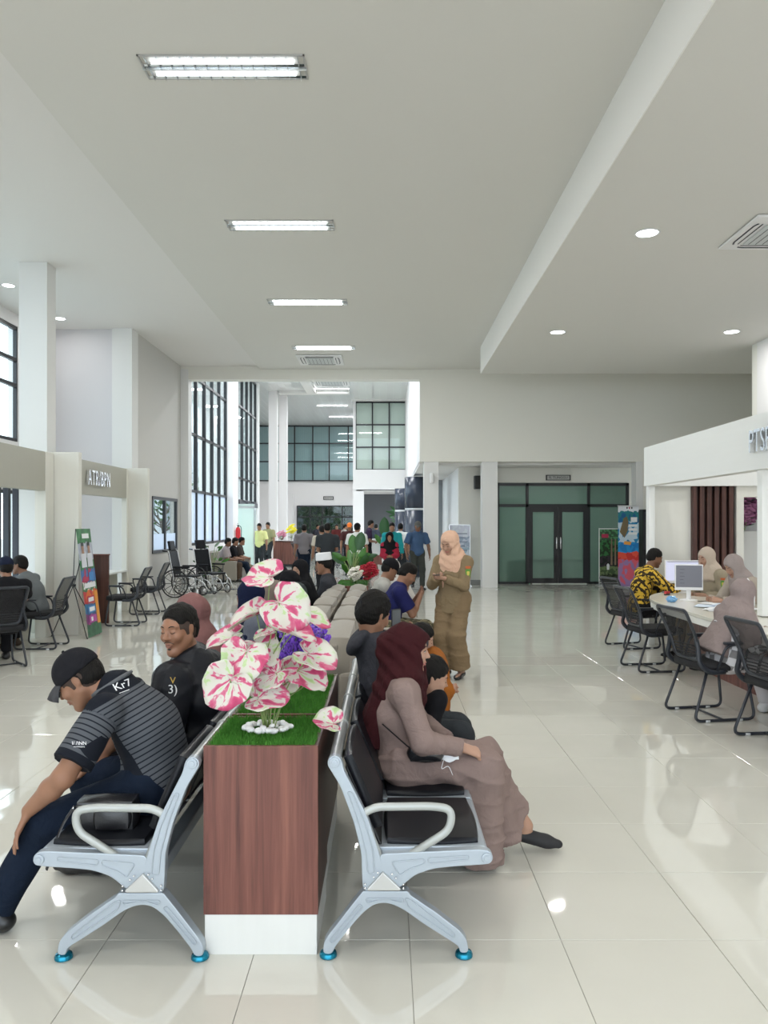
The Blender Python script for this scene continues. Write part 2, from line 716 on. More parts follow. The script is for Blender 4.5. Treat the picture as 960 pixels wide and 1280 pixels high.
# the glazed office front
gf = thing('door_2', None, None); gf['kind'] = 'structure'
fm = MB()
xs = [3.07, 3.88, 5.57, 6.64]
for x_ in xs: fm.box(x_ - .04, YG - .03, 0, x_ + .04, YG + .05, 2.78)
for z0, z1 in ((2.70, 2.78), (2.12, 2.20)): fm.box(3.03, YG - .03, z0, 6.68, YG + .05, z1)
fm.box(3.03, YG - .03, 0, 3.9, YG + .05, .06); fm.box(5.57, YG - .03, 0, 6.68, YG + .05, .06)
fm.build('door_frame', M_black, gf)
for a, b_ in ((3.92, 4.72), (4.73, 5.53)):
    leaf = MB()
    leaf.box(a, YG - .04, .02, a + .11, YG + .02, 2.12); leaf.box(b_ - .11, YG - .04, .02, b_, YG + .02, 2.12)
    leaf.box(a + .11, YG - .04, 1.98, b_ - .11, YG + .02, 2.12); leaf.box(a + .11, YG - .04, .02, b_ - .11, YG + .02, .16)
    lf = leaf.build('door_leaf', M_black, gf)
    MB().box(a + .11, YG - .01, .16, b_ - .11, YG, 1.98).build('pane', M_dimglass, lf)
    hx = b_ - .05 if a < 4 else a + .05
    MB().tube([(hx, YG - .05, .95), (hx, YG - .10, .98), (hx, YG - .10, 1.27), (hx, YG - .05, 1.30)], .016, 8).build('door_handle', mat('steel', (.75, .75, .76), .25, 1.0), lf, True)
for a, b_ in ((3.11, 3.84), (5.61, 6.60)):
    MB().box(a, YG, .06, b_, YG + .01, 2.12).build('pane', M_dimglass, gf)
for a, b_ in ((3.11, 3.84), (3.92, 5.53), (5.61, 6.60)):
    MB().box(a, YG, 2.20, b_, YG + .01, 2.70).build('pane', M_dimglass, gf)
# room behind it
rm = MB()
rm.box(2.1, 25.5, 0, 8, 25.6, 3.2)
rm.box(7.9, YG + .1, 0, 8, 25.5, 3.2)
setp(rm.build('wall_office_back', mat('office_paint', (.42, .50, .47), .7)), kind='structure')
g = thing('low_cabinet', 'bright green low partition seen through the tinted office glass', 'partition', (3.75, 21.9, 0))
MB().box(-.35, -.02, 0, .3, .02, .62).build('panel', mat('green_board', (.02, .35, .18), .5), g, bevel=.004)
MB().box(.3, -.03, 0, .35, .03, .66).build('post', M_black, g)
for k, x_ in enumerate((4.3, 4.95, 5.75)):
    lb = ['behind the left door leaf', 'behind the right door leaf', 'behind the fixed pane right of the doors'][k]
    s_ = thing('office_table', 'low dark office table ' + lb, 'table', (x_, 22.5, 0), 0, 'tables inside the office')
    MB().box(-.28, -.25, .56, .28, .25, .62).build('table_top', M_dark, s_)
    for a in (-.24, .24):
        for b_ in (-.2, .2): MB().box(a - .02, b_ - .02, 0, a + .02, b_ + .02, .56).build('leg', mat('pale_leg', (.5, .52, .5), .4), s_)

# right side
RX = 6.96
wr = MB()
wr.box(RX, -6, 0, RX + .25, 14.6, ZR)
setp(wr.build('wall_right', M_wallw), kind='structure')
wr = MB()
wr.box(9.6, 14.8, 0, 9.8, YB, ZC)
wr.box(RX, 14.6, 0, 9.8, 14.8, ZR)
setp(wr.build('wall_right_recess', M_wall), kind='structure')

# ------------------------------------------------------------------ second hall
ZH = 7.35
h2 = MB()
h2.box(-9.2, YB + .35, ZH, 8, 47, ZH + .2)
hc = h2.build('ceiling_hall', M_pvc); setp(hc, kind='structure')
# PVC panel joints
jn = MB()
for k in range(44):
    x_ = -9 + .3 * k
    jn.box(x_, 20.5, ZH - .004, x_ + .006, 45, ZH + .001)
setp(jn.build('panel_joint', mat('joint_grey', (.5, .5, .5), .5), hc), kind='stuff')
tr = MB()
tr.box(-4.6, 33.2, ZH - .12, -1.6, 33.6, ZH); tr.box(-3.4, 30.5, ZH - .12, -3.0, 33.2, ZH); tr.box(-1.6, 35.6, ZH - .06, 1, 35.75, ZH)
setp(tr.build('trim_6', M_ceilL), kind='structure')
# upper right wall of the hall
hw = MB()
hw.box(.87, YB + .35, 3.26, 1.1, 36.3, ZH)
setp(hw.build('wall_hall_right', M_wallw), kind='structure')
# projecting block with the beige blinds
YP = 36.0
hw = MB()
hw.box(-1.55, YP, 3.2, .9, YP + .3, 4.17)
hw.box(-1.55, YP, 4.17, -1.42, YP + .3, ZH)
hw.box(-1.55, YP + .3, 3.2, -1.4, 45, ZH)
hw.box(-1.55, YP, 0, -1.05, YP + .5, 3.2)
hw.box(.62, YP, 0, .95, YP + .4, 3.2)
setp(hw.build('wall_hall_block', M_wallw), kind='structure')
setp(MB().box(-1.4, YP, 3.18, 3, 42, 3.24).build('ceiling_block', M_wallw), kind='structure')
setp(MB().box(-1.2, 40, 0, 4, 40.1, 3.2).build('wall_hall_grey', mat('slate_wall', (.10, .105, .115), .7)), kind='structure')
# far wall of the hall
YF = 45.0
hw = MB()
hw.box(-9.2, YF, 2.72, -1.5, YF + .3, 4.12)
hw.box(-9.2, YF, 0, -5.2, YF + .3, 2.72)
hw.box(-5.75, YF - .35, 0, -5.35, YF, 3.4)
hw.box(-9.2, YF, 4.1, -7.4, YF + .3, ZH)
setp(hw.build('wall_hall_far', M_wallw), kind='structure')


def glazing(name, x0, x1, y, z0, z1, nx, nz, mpane, bar=.07, xs=None, zs=None):
    g_ = thing(name, None, None)
    g_['kind'] = 'structure'
    f_ = MB()
    xs = xs or [x0 + (x1 - x0) * i / nx for i in range(nx + 1)]
    zs = zs or [z0 + (z1 - z0) * i / nz for i in range(nz + 1)]
    for x_ in xs: f_.box(x_ - bar / 2, y - .04, z0, x_ + bar / 2, y + .04, z1)
    for z_ in zs: f_.box(x0, y - .04, z_ - bar / 2, x1, y + .04, z_ + bar / 2)
    f_.build('window_frame', M_black, g_)
    for i in range(len(xs) - 1):
        for j in range(len(zs) - 1):
            MB().box(xs[i] + bar / 2, y, zs[j] + bar / 2, xs[i + 1] - bar / 2, y + .01, zs[j + 1] - bar / 2).build('pane', mpane, g_)
    return g_


gx = [PX(p, 0, YF).x for p in (324, 337, 353, 367, 391, 412, 427, 441)]
gx = [-7.4, -6.3, -5.3, -4.25, -3.3, -2.2, -1.55]
fg = glazing('window_4', -7.4, -1.5, YF - .1, 4.12, ZH - .02, 6, 3, M_glass, xs=gx, zs=[4.15, 5.25, 6.3, ZH - .05])
bl = MB()
for k in range(74):
    x_ = -7.36 + k * .08
    bl.box(x_, YF + .15, 4.15, x_ + .068, YF + .16 + (.015 if k % 2 else 0), ZH)
setp(bl.build('vertical_blind', mat('teal_grey_blind', (.50, .62, .64), .8), fg), kind='stuff')
fg = glazing('window_5', -1.42, .9, YP + .1, 4.17, ZH - .05, 3, 3, M_glass, .06)
bl = MB()
for k in range(29):
    x_ = -1.4 + k * .08
    bl.box(x_, YP + .15, 4.17, x_ + .068, YP + .16 + (.015 if k % 2 else 0), ZH)
setp(bl.build('vertical_blind', mat('beige_blind', (.84, .82, .72), .8), fg), kind='stuff')
# solid wall behind blinds (rooms upstairs)
setp(MB().box(-7.5, YF + .5, 4.1, -1.4, YF + .6, ZH).box(-1.4, YP + .7, 4.1, 1, YP + .8, ZH).build('wall_upstairs', M_wallw), kind='structure')
# far entrance
en = glazing('door_3', -5.15, -1.55, YF - .05, 0, 2.7, 3, 2, glass('entrance_glass', (.42, .47, .49), 1.4), .07, xs=[-5.15, -4.4, -3.7, -2.55, -1.9, -1.55], zs=[.04, 2.05, 2.68])

# slim columns in the hall
for k, x_ in enumerate((-4.87, -4.60)):
    yy = 33.5 + k * 1.2
    setp(MB().box(x_ - .18, yy - .18, 0, x_ + .18, yy + .18, ZH).build('trim_%d' % (7 + k), M_wallw), kind='structure')
# left glazed wall of the hall
HX = -5.3


def side_glazing(name, ya, yb, z0, z1, ny, zs, frost_below):
    g_ = thing(name, None, None)
    g_['kind'] = 'structure'
    f_ = MB()
    ys = [ya + (yb - ya) * i / ny for i in range(ny + 1)]
    for y_ in ys: f_.box(HX - .05, y_ - .04, z0, HX + .05, y_ + .04, z1)
    for z_ in zs: f_.box(HX - .04, ya, z_ - .035, HX + .04, yb, z_ + .035)
    f_.build('window_frame', M_black, g_)
    for i in range(ny):
        for j in range(len(zs) - 1):
            mm = M_frost if zs[j + 1] <= frost_below else M_glass
            MB().box(HX - .005, ys[i] + .04, zs[j] + .035, HX + .005, ys[i + 1] - .04, zs[j + 1] - .035).build('pane', mm, g_)
    return g_


side_glazing('window_6', 20.6, 25.6, 1.06, 7.3, 5, [1.1, 2.55, 4.1, 5.7, 7.28], 2.6)
side_glazing('window_7', 26.6, 31.4, 2.45, 7.3, 5, [2.5, 3.3, 4.6, 5.9, 7.28], 0)
hs = MB()
hs.box(HX - .12, 20.45, 0, HX + .06, 25.7, 1.06)
hs.box(HX - .12, 25.6, 0, HX + .25, 26.5, ZH)
hs.box(HX - .12, 31.4, 0, HX + .12, 31.75, ZH)
hs.box(-7.62, 31.6, 0, HX - .12, 31.75, ZH)
hs.box(-7.62, 31.75, 0, -7.5, 45, ZH)
setp(hs.build('wall_hall_left', M_wallw), kind='structure')
dd = thing('door_4', None, None); dd['kind'] = 'structure'
f_ = MB()
for y_ in (26.6, 28.2, 29.8, 31.4): f_.box(HX - .03, y_ - .03, 0, HX + .03, y_ + .03, 2.4)
f_.build('door_frame', mat('silver_rail', (.6, .62, .62), .3, .8), dd)
for y_ in (26.63, 28.23, 29.83): MB().box(HX - .01, y_, .05, HX, y_ + 1.54, 2.2).build('pane', M_doorglass, dd)
op = MB().box(HX + .0, 26.6, 2.3, HX + .1, 31.4, 2.46)
op.build('door_operator', M_dark, dd)
for y_ in (27.3, 28.9, 30.4): MB().cyl((HX + .02, y_, 2.42), (HX + .16, y_, 2.42), .10, n=14).build('operator_drum', M_dark, dd, True)
# an open glass leaf standing into the hall
lf = thing('door_5', None, None, (HX + .1, 27.0, 0)); lf['kind'] = 'structure'
MB().box(0, -.01, .02, .62, .0, 2.35).build('pane', M_doorglass, lf)
MB().box(0, -.02, 2.2, .62, .01, 2.26).box(.60, -.02, 0, .63, .01, 2.35).build('door_rail', mat('silver_rail', (.6, .62, .62), .3, .8), lf)

# rear of the lobby (behind the camera): glazed front, open to daylight
rear = thing('window_8', None, None); rear['kind'] = 'structure'
f_ = MB()
for k in range(8): f_.box(-7.2 + k * 2.0, -6, 0, -7.13 + k * 2.0, -5.9, 5.0)
for z_ in (0, 2.6, 4.9): f_.box(-7.2, -6, z_, 7, -5.9, z_ + .07)
f_.build('window_frame', M_black, rear)
setp(box('wall_rear', M_wallw, -7.4, -6.0, 5.0, 7.2, -5.8, ZC + .1), kind='structure')

# ------------------------------------------------------------------ outside
setp(box('trim_20', mat('pale_concrete', (.52, .52, .50), .9), -60, -40, -.30, 60, 90, -.12), kind='structure')
# ------------------------------------------------------------------ lamps, cassettes
M_white_metal = mat('white_metal', (.78, .78, .78), .4)
M_mirror = mat('louvre_mirror', (.78, .84, .90), .12, 1.0)
M_tube = mat('fluorescent_tube', (1, 1, 1), .4, emit=(.86, .94, 1.0), estr=7.0)
M_led = mat('led_disc', (1, 1, 1), .4, emit=(.93, .97, 1.0), estr=9.0)
M_steel = mat('brushed_steel', (.70, .71, .73), .28, 1.0, bump=.02, bscale=300)


LAMP = 0.17


def area(name, parent, loc, sx_, sy_, energy, col=(1, .98, .95)):
    l = bpy.data.lights.new(name, 'AREA')
    l.shape = 'RECTANGLE'
    l.size = sx_
    l.size_y = sy_
    l.energy = energy * LAMP
    l.color = col
    o = bpy.data.objects.new(name, l)
    COL.objects.link(o)
    o.location = loc
    o.parent = parent
    return o


def troffer(x, y, z, label, L=1.43, Wd=.36, energy=150, lamp=True, detail=True):
    t = thing('ceiling_light', label, 'ceiling light', (x, y, z), 0, 'recessed twin tube ceiling lights')
    f = MB()
    f.box(-L / 2, -Wd / 2, -.012, L / 2, -Wd / 2 + .015, .004); f.box(-L / 2, Wd / 2 - .015, -.012, L / 2, Wd / 2, .004)
    f.box(-L / 2, -Wd / 2, -.012, -L / 2 + .015, Wd / 2, .004); f.box(L / 2 - .015, -Wd / 2, -.012, L / 2, Wd / 2, .004)
    f.build('frame', mat('grey_rim', (.45, .45, .44), .4), t)
    # reflector troughs hang just under the slab
    for s in (-1, 1):
        rf = MB()
        prof = [(-.075, -.008), (-.05, .001), (.05, .001), (.075, -.008)]
        rows = [[(-L / 2 + .015, s * .088 + u, v) for u, v in prof], [(L / 2 - .015, s * .088 + u, v) for u, v in prof]]
        rf.grid(rows)
        rf.build('reflector', M_mirror, t)
        MB().cyl((-L / 2 + .1, s * .088, -.016), (L / 2 - .1, s * .088, -.016), .013, n=10).build('tube', M_tube, t, True)
        if detail:
            for k in range(14):
                x_ = -L / 2 + .06 + k * (L - .12) / 13
                MB().prism([(-.078, -.030), (-.078, -.002), (.078, -.002), (.078, -.030), (.0, -.022)], x_ - .002, x_ + .002, 'x').build('louvre_blade', M_mirror, t).location = (0, s * .088, 0)
    f = MB().box(-L / 2, -.008, -.03, L / 2, .008, .0)
    f.build('centre_rib', M_mirror, t)
    if lamp: area('lamp', t, (0, 0, -.045), L, .14, energy)
    return t


ORD = ['nearest the camera', 'second from the camera', 'third from the camera', 'farthest, just before the air conditioner']
for k, y in enumerate((6.8, 10.4, 14.0, 17.62)):
    troffer(-1.415, y, ZC, 'twin tube mirror louvre ceiling light in the central ceiling, ' + ORD[k], energy=230, detail=(k < 3))
for y, lb in ((3.2, 'twin tube ceiling light above the picture, before the camera'), (-.4, 'twin tube ceiling light just behind the camera'), (-4.0, 'twin tube ceiling light farthest behind the camera')):
    troffer(-1.415, y, ZC, lb, energy=230, detail=False)


def downlight(x, y, z, label, energy=60, r=.10):
    t = thing('downlight', label, 'downlight', (x, y, z), 0, 'round recessed downlights')
    MB().lathe([(r * 1.15, .002), (r * 1.18, -.006), (r * 1.0, -.010), (r * .98, .0)], 24).build('trim_ring', M_white_metal, t, True)
    MB().lathe([(r * .97, -.002), (r * .97, -.006)], 24).build('diffuser', M_led, t)
    if energy: area('lamp', t, (0, 0, -.02), r * 1.6, r * 1.6, energy)
    return t


DR = [(PX(809, 291, 0), 'right ceiling downlight nearest the camera, large and bright'), (0, 0)]


def on_ceiling(px, py, z):
    Y = (z - EYE) * FPX / (655 - py)
    return (px - 483) * Y / FPX, Y


for px, py, lb in ((809, 291, 'downlight in the lower right ceiling, nearest of the three in view'), (697, 415, 'downlight in the lower right ceiling near the drop edge'), (914.5, 414.5, 'downlight in the lower right ceiling near the right wall')):
    x, y = on_ceiling(px, py, ZR)
    downlight(x, y, ZR, lb, 130, .125)
for x, y, lb in ((3.1, 4.2, 'above the picture near the drop edge'), (6.0, 6.0, 'right of the picture beside the cassette'), (3.2, -1, 'behind the camera near the drop edge'), (6.0, 0, 'behind the camera near the right wall'), (6.1, 9.2, 'right of the picture over the counter')):
    downlight(x, y, ZR, 'downlight in the lower right ceiling ' + lb, 130, .125)
for px, py, lb in ((10.5, 356.5, 'downlight in the left ceiling left of the tall column'), (75, 398, 'downlight in the left ceiling right of the tall column')):
    x, y = on_ceiling(px, py, ZL)
    downlight(x, y, ZL, lb, 30, .10)
for x, y, lb in ((-5.2, 8.4, 'first left of the picture'), (-5.2, 4.5, 'second left of the picture'), (-5.2, 1, 'beside the camera'), (-5.2, -2.5, 'behind the camera')):
    downlight(x, y, ZL, 'downlight in the left ceiling, ' + lb, 90, .10)


def cassette(x, y, z, label, s=1.0):
    t = thing('air_conditioner', label, 'air conditioner', (x, y, z - .006), 0, 'ceiling cassette air conditioners')
    h = .475 * s
    MB().prism([(-h, -h), (h, -h), (h, h), (-h, h)], -.028, .0, 'z').build('panel', M_white_metal, t, bevel=.012)
    q = h * .60
    MB().prism([(-q, -q), (q, -q), (q, q), (-q, q)], -.045, -.028, 'z').build('intake_grille', mat('grille_grey', (.55, .58, .58), .5), t, bevel=.01)
    for k in range(7):
        a = -q + .06 + k * (2 * q - .12) / 6
        MB().box(a - .004, -q + .03, -.048, a + .004, q - .03, -.044).build('grille_slot', M_dark, t)
    for k in range(4):
        sl = MB()
        sl.tube(fillet([(-h * .62, -h * .80, -.030), (-h * .5, -h * .84, -.030), (h * .5, -h * .84, -.030), (h * .62, -h * .80, -.030)], .05), .012, 6, flat=.5)
        sl.tube(fillet([(-h * .60, -h * .70, -.030), (h * .60, -h * .70, -.030)], .05), .009, 6, flat=.5)
        o = sl.build('air_slot', M_dark, t, True)
        o.rotation_euler = (0, 0, k * PI / 2)
    return t


cassette(-1.60, 18.9, ZC, 'white ceiling cassette air conditioner in the central ceiling before the tall opening', 1.15)
# right one : visible corners at (897,309) and (945,267) on the lower ceiling
xa, ya = on_ceiling(897, 309, ZR)
xb, yb = on_ceiling(945, 267, ZR)
cassette(xa + .475 * 1.05 + .02, (ya + yb) / 2, ZR, 'white ceiling cassette air conditioner cut by the right edge of the picture', abs(ya - yb) / .95)

# linear lights and a cassette in the far hall
for k, (x, y) in enumerate(((-2.3, 32.6), (-2.6, 37.3), (-2.3, 41.2), (-3.4, 28), (-3.4, 24), (-1, 24), (-1, 28))):
    t = thing('linear_light', ['thin linear light on the glossy hall ceiling near its cassette', 'thin linear light midway along the glossy hall ceiling', 'thin linear light on the hall ceiling above the far blinds', 'left linear light of the second hidden row above the hall', 'left linear light of the first hidden row above the hall', 'right linear light of the first hidden row above the hall', 'right linear light of the second hidden row above the hall'][k], 'ceiling light', (x, y, ZH), 0, 'linear lights of the hall')
    MB().box(-.75, -.06, -.03, .75, .06, 0).build('housing', M_white_metal, t, bevel=.01)
    MB().box(-.72, -.045, -.034, .72, .045, -.030).build('diffuser', M_led, t)
    area('lamp', t, (0, 0, -.06), 1.4, .5, 420, (.97, .98, 1))
cassette(-2.2, 31.3, ZH, 'white ceiling cassette air conditioner on the glossy ceiling of the far hall', 1.5)

# a small siren and a speaker
t = thing('wall_speaker', 'black box loudspeaker with bracket on the wall left of the office front', 'speaker', (2.62, 21.12, 2.60))
MB().box(-.24, -.13, 0, .22, .13, .36).build('cabinet', M_black, t, bevel=.015)
MB().box(-.22, -.137, .02, .20, -.13, .34).build('grille', mat('speaker_grille', (.03, .03, .03), .8), t)
MB().ball((.04, -.14, .17), (.05, .006, .018)).build('badge', M_steel, t, True)
MB().tube([(-.0, 0, .36), (-.0, 0, .44), (0, .15, .46)], .05, 8).build('bracket', M_black, t, True)
t = thing('wall_siren', 'small white cylinder fixed high on the left slim pillar', 'siren', (1.17, 20.05, 2.70))
MB().cyl((0, 0, 0), (0, 0, .26), .055, n=14).build('body', M_white_metal, t, True, autosmooth=40)
MB().box(-.02, 0, .05, .02, .08, .2).build('bracket', M_white_metal, t)
# room signs
t = thing('room_sign', 'small framed name plate on the wall over the tinted glass doors', 'sign', (4.73, YG - .03, 2.925))
MB().box(-.32, -.02, -.065, .32, .02, .065).build('plate', mat('sign_silver', (.45, .45, .43), .35), t)
f = MB()
for a, b_ in ((-.34, -.31), (.31, .34)): f.box(a, -.03, -.075, b_, .02, .075)
f.box(-.34, -.025, .055, .34, .02, .075); f.box(-.34, -.025, -.075, .34, .02, -.055)
f.build('frame', M_black, t)
text_mesh('lettering', 'R. TUNGGU', .095, M_black, t, (0, -.024, 0), (PI / 2, 0, 0), .002)
t = thing('room_sign', 'tiny dark name plate over the far entrance of the hall', 'sign', (-3.35, YF - .03, 3.15))
MB().box(-.3, -.02, -.1, .3, .02, .1).build('plate', M_black, t)
MB().box(-.25, -.03, -.06, .25, -.02, .06).build('face', mat('sign_silver', (.45, .45, .43), .35), t)
text_mesh('lettering', 'KANTOR', .1, M_black, t, (0, -.032, 0), (PI / 2, 0, 0), .002)
# fire extinguisher
t = thing('fire_extinguisher', 'red fire extinguisher hung beside the glass side door of the hall', 'fire extinguisher', (HX + .36, 25.9, 1.05))
MB().lathe([(.02, 0), (.08, .01), (.085, .04), (.085, .40), (.06, .47), (.03, .50)], 16).build('cylinder', mat('red_enamel', (.65, .02, .03), .3), t, True)
MB().lathe([(.025, .5), (.025, .54), (.04, .55), (.04, .57)], 10).build('valve', M_black, t)
MB().box(-.01, -.09, .55, .01, .06, .57).box(-.01, -.09, .60, .01, .05, .615).build('handle', M_black, t)
MB().tube(catmull([(.02, -.02, .54), (.10, -.04, .50), (.12, -.05, .3), (.10, -.06, .08)]), .012, 6).build('hose', M_black, t, True)

t = thing('ceiling_light', 'round ceiling light added to brighten the glazed office', 'ceiling light', (4.8, 23.4, 3.195))  # unseen lamp, added so the tinted office glass looks less black
MB().lathe([(.14, 0), (.15, -.02), (.10, -.05)], 20).build('diffuser', M_led, t)
area('lamp', t, (0, 0, -.07), .3, .3, 300)
# ------------------------------------------------------------------ waiting benches (tandem seating)
M_vinyl = mat('black_vinyl', (.008, .009, .012), .38, bump=.06, bscale=260, spec=.22)
M_cast = mat('silver_paint', (.40, .45, .50), .34, .35, spec=.6)
M_tubeg = mat('grey_tube', (.36, .38, .38), .33, .55)
M_arm = mat('pale_grey_arm', (.42, .44, .425), .35, .2)
M_cup = mat('blue_foot_cup', (.01, .20, .30), .18, .7)
M_chrome = mat('chrome', (.85, .85, .86), .12, 1.0)


def fz(u, v):
    """bench side view: crop coordinates of the right bench end -> local (x, z)"""
    px = 380 + .375 * u
    py = 740 + .375 * v
    return ((px - 409) * .0030556, 1.65 - (py - 655) * .0030556)


def outline(pts, n=5):
    P = catmull([(a, 0, b) for a, b in (fz(u, v) for u, v in pts)] , n) if n else [Vector((a, 0, b)) for a, b in (fz(u, v) for u, v in pts)]
    return [(p.x, p.z) for p in P]


def smooth_closed(pts, n=4, sharp=()):
    """closed outline through pts in crop coords with light smoothing"""
    P = [Vector((*fz(u, v), 0)) for u, v in pts]
    return [(p.x, p.y) for p in fillet(P, .022, 3, closed=True)]


def make_bench(label, group, loc, facing, seats=4, pitch=.53):
    """local x = forward, y = along the row. facing +1 faces +X, -1 faces -X"""
    L = seats * pitch
    t = thing('waiting_bench', label, 'bench', loc, 0, group)
    S = facing

    def X(mb):
        if S < 0:
            mb.V = [Vector((-v.x, v.y, v.z)) for v in mb.V]
            mb.F = [list(reversed(f)) for f in mb.F]
        return mb

    back_rail = [(80, 552), (95, 540), (115, 542), (127, 560), (133, 590), (175, 672), (212, 745), (240, 830), (262, 905), (262, 960), (250, 992), (196, 990), (192, 930), (190, 860), (165, 760), (120, 640), (78, 572)]
    seat_rail = [(250, 866), (420, 858), (590, 851), (618, 858), (629, 878), (620, 898), (596, 902), (500, 908), (430, 915), (370, 935), (330, 968), (300, 990), (262, 960)]
    leg_frame = [(196, 988), (345, 988), (352, 1000), (440, 1060), (520, 1122), (541, 1150), (546, 1192), (517, 1192), (514, 1172), (495, 1158), (400, 1098), (330, 1048), (290, 1030), (262, 1026), (232, 1032), (195, 1060), (150, 1112), (104, 1172), (94, 1196), (64, 1196), (66, 1160), (80, 1136), (150, 1045), (190, 995)]
    for e, y0 in enumerate((0.0, L)):
        a, b = y0 - .02, y0 + .02
        fr = X(MB().prism(smooth_closed(back_rail), a, b)).build('back_rail', M_cast, t, bevel=.006)
        sr = X(MB().prism(smooth_closed(seat_rail), a, b)).build('seat_rail', M_cast, t, bevel=.006)
        lf = X(MB().prism(smooth_closed(leg_frame), a - .004, b + .004)).build('leg_frame', M_cast, t, bevel=.008)
        # raised outlines of the casting
        sgn = -1
        yy = y0 - .021
        def ribs(parent, loops, yy=yy):
            for lp in loops:
                P = fillet([Vector((fz(u, v)[0], yy, fz(u, v)[1])) for u, v in lp], .012, 3, closed=True)
                X(MB().tube(P, .0028, 5, closed=True)).build('raised_rib', M_cast, parent, True)
        if e == 0:
            ribs(fr, [[(145, 660), (160, 662), (205, 770), (228, 850), (236, 930), (212, 930), (206, 860), (180, 760)]])
            ribs(sr, [[(410, 880), (545, 872), (545, 884), (415, 898)], [(290, 892), (400, 882), (400, 898), (345, 918), (318, 938)]])
            ribs(lf, [[(335, 1010), (352, 1015), (500, 1130), (495, 1142), (345, 1040)], [(205, 1012), (330, 1012), (328, 1026), (262, 1012), (212, 1028)], [(185, 1030), (196, 1038), (96, 1158), (86, 1150)]], y0 - .026)
            for (u, v, p_) in ((102, 562, fr), (606, 879, sr)):
                x_, z_ = fz(u, v)
                X(MB().cyl((x_, y0 - .027, z_), (x_, y0 - .018, z_), .020, n=18)).build('end_boss', M_cast, p_, bevel=.002)
                X(MB().cyl((x_, y0 - .030, z_), (x_, y0 - .018, z_), .011, n=14)).build('boss_screw', M_cast, p_, bevel=.001)
        # hub: triangular cover and bolts
        tri = [fz(*q) for q in ((262, 922), (322, 978), (318, 984), (212, 984), (210, 978))]
        X(MB().prism(tri, a - .012, b + .012)).build('hub_cover', mat('satin_plate', (.52, .52, .50), .35, .6), t, bevel=.004)
        for (u, v) in ((203, 963), (203, 977), (232, 940), (245, 926), (292, 930), (305, 943), (330, 964), (330, 978)):
            x_, z_ = fz(u, v)
            X(MB().ball((x_, a - .006, z_), (.0045, .005, .0045), 8, 6)).build('bolt', M_chrome, t, True)
        # armrest
        ap = [fz(*q) for q in ((268, 925), (205, 770), (196, 735), (240, 714), (430, 712), (492, 722), (486, 790), (285, 918))]
        P = fillet([Vector((x_, y0 - .006, z_)) for x_, z_ in ap], [0, .03, .035, .03, .05, .055, .05, 0], 6)
        X(MB().tube(P, .0125, 10, flat=1.25, up=(0, 1, 0))).build('armrest', M_arm, t, True)
        # feet
        for (u, v) in ((80, 1190), (532, 1188)):
            x_, z_ = fz(u, v)
            X(MB().lathe([(.016, .030), (.018, .024), (.030, .018), (.034, .010), (.034, .003), (.028, 0)], 20, (x_, y0, 0))).build('foot_cup', M_cup, t, True, autosmooth=35)
            X(MB().cyl((x_, y0, .018), (x_, y0, .045), .013, n=12)).build('foot_stem', M_chrome, t, True, autosmooth=40)
    # the beam and the tubes
    hx, hz = fz(268, 960)
    X(MB().box(hx - .03, 0, hz - .055, hx + .03, L, hz + .005)).build('beam', M_cast, t, bevel=.006)
    bx, bz = fz(102, 562)
    tb = X(MB().cyl((bx, 0, bz), (bx, L, bz), .024, n=18)).build('back_tube', M_tubeg, t, True, autosmooth=40)
    for k in range(1, seats):
        X(MB().cyl((bx, k * pitch - .012, bz), (bx, k * pitch + .012, bz), .0275, n=18)).build('tube_sleeve', M_arm, tb, True, autosmooth=40)
    fx, fz_ = fz(606, 879)
    X(MB().cyl((fx - .004, 0, fz_), (fx - .004, L, fz_), .017, n=14)).build('front_tube', M_cast, t, True, autosmooth=40)
    # pads: side profile of shell
    for k in range(seats):
        ya, yb = k * pitch + .025, (k + 1) * pitch - .015
        s0 = fz(262, 858); s1 = fz(600, 850)
        prof_seat = [(s0[0] - .03, s0[1] + .002), (s1[0] + .006, s1[1] - .002), (s1[0] + .014, s1[1] - .016), (s1[0] - .01, s1[1] - .028), (s0[0], s0[1] - .022)]
        X(MB().prism(prof_seat, ya - .008, yb + .008)).build('seat_pan', M_cast, t, bevel=.004)
        mb = cushion(s0[0] + .012, ya + .016, s0[1] - .006, s1[0] - .014, yb - .016, s0[1] + .026, .010, edge=.25)
        X(mb).build('seat_pad', M_vinyl, t, True, autosmooth=50)
        # back pad: a slab following the rail
        b0 = Vector((fz(245, 800)[0], 0, fz(245, 800)[1])); b1 = Vector((fz(128, 545)[0] + .012, 0, fz(128, 545)[1] - .01))
        d = (b1 - b0); ln = d.length; d.normalize()
        mb = cushion(-.014, ya + .005, 0, .022, yb - .005, ln, .010, edge=.25)
        ang = math.atan2(d.x, d.z)
        R = Matrix.Rotation(ang, 4, 'Y'); R.translation = b0
        mb.V = [R @ v for v in mb.V]
        X(mb).build('back_pad', M_vinyl, t, True, autosmooth=50)
        mb = MB().box(-.024, ya + .015, -.10, -.012, yb - .015, ln - .04)
        mb.V = [R @ v for v in mb.V]
        X(mb).build('back_shell', mat('black_shell', (.012, .012, .013), .45), t, bevel=.005)
    return t


BR = make_bench('row of four black vinyl seats facing right, nearest end empty, maroon headscarf woman seated', 'silver framed waiting benches', (-.225, 2.97, 0), 1)
BL = make_bench('row of four black vinyl seats facing left, where the man in the black cap sits', 'silver framed waiting benches', (-.705, 2.955, 0), -1)


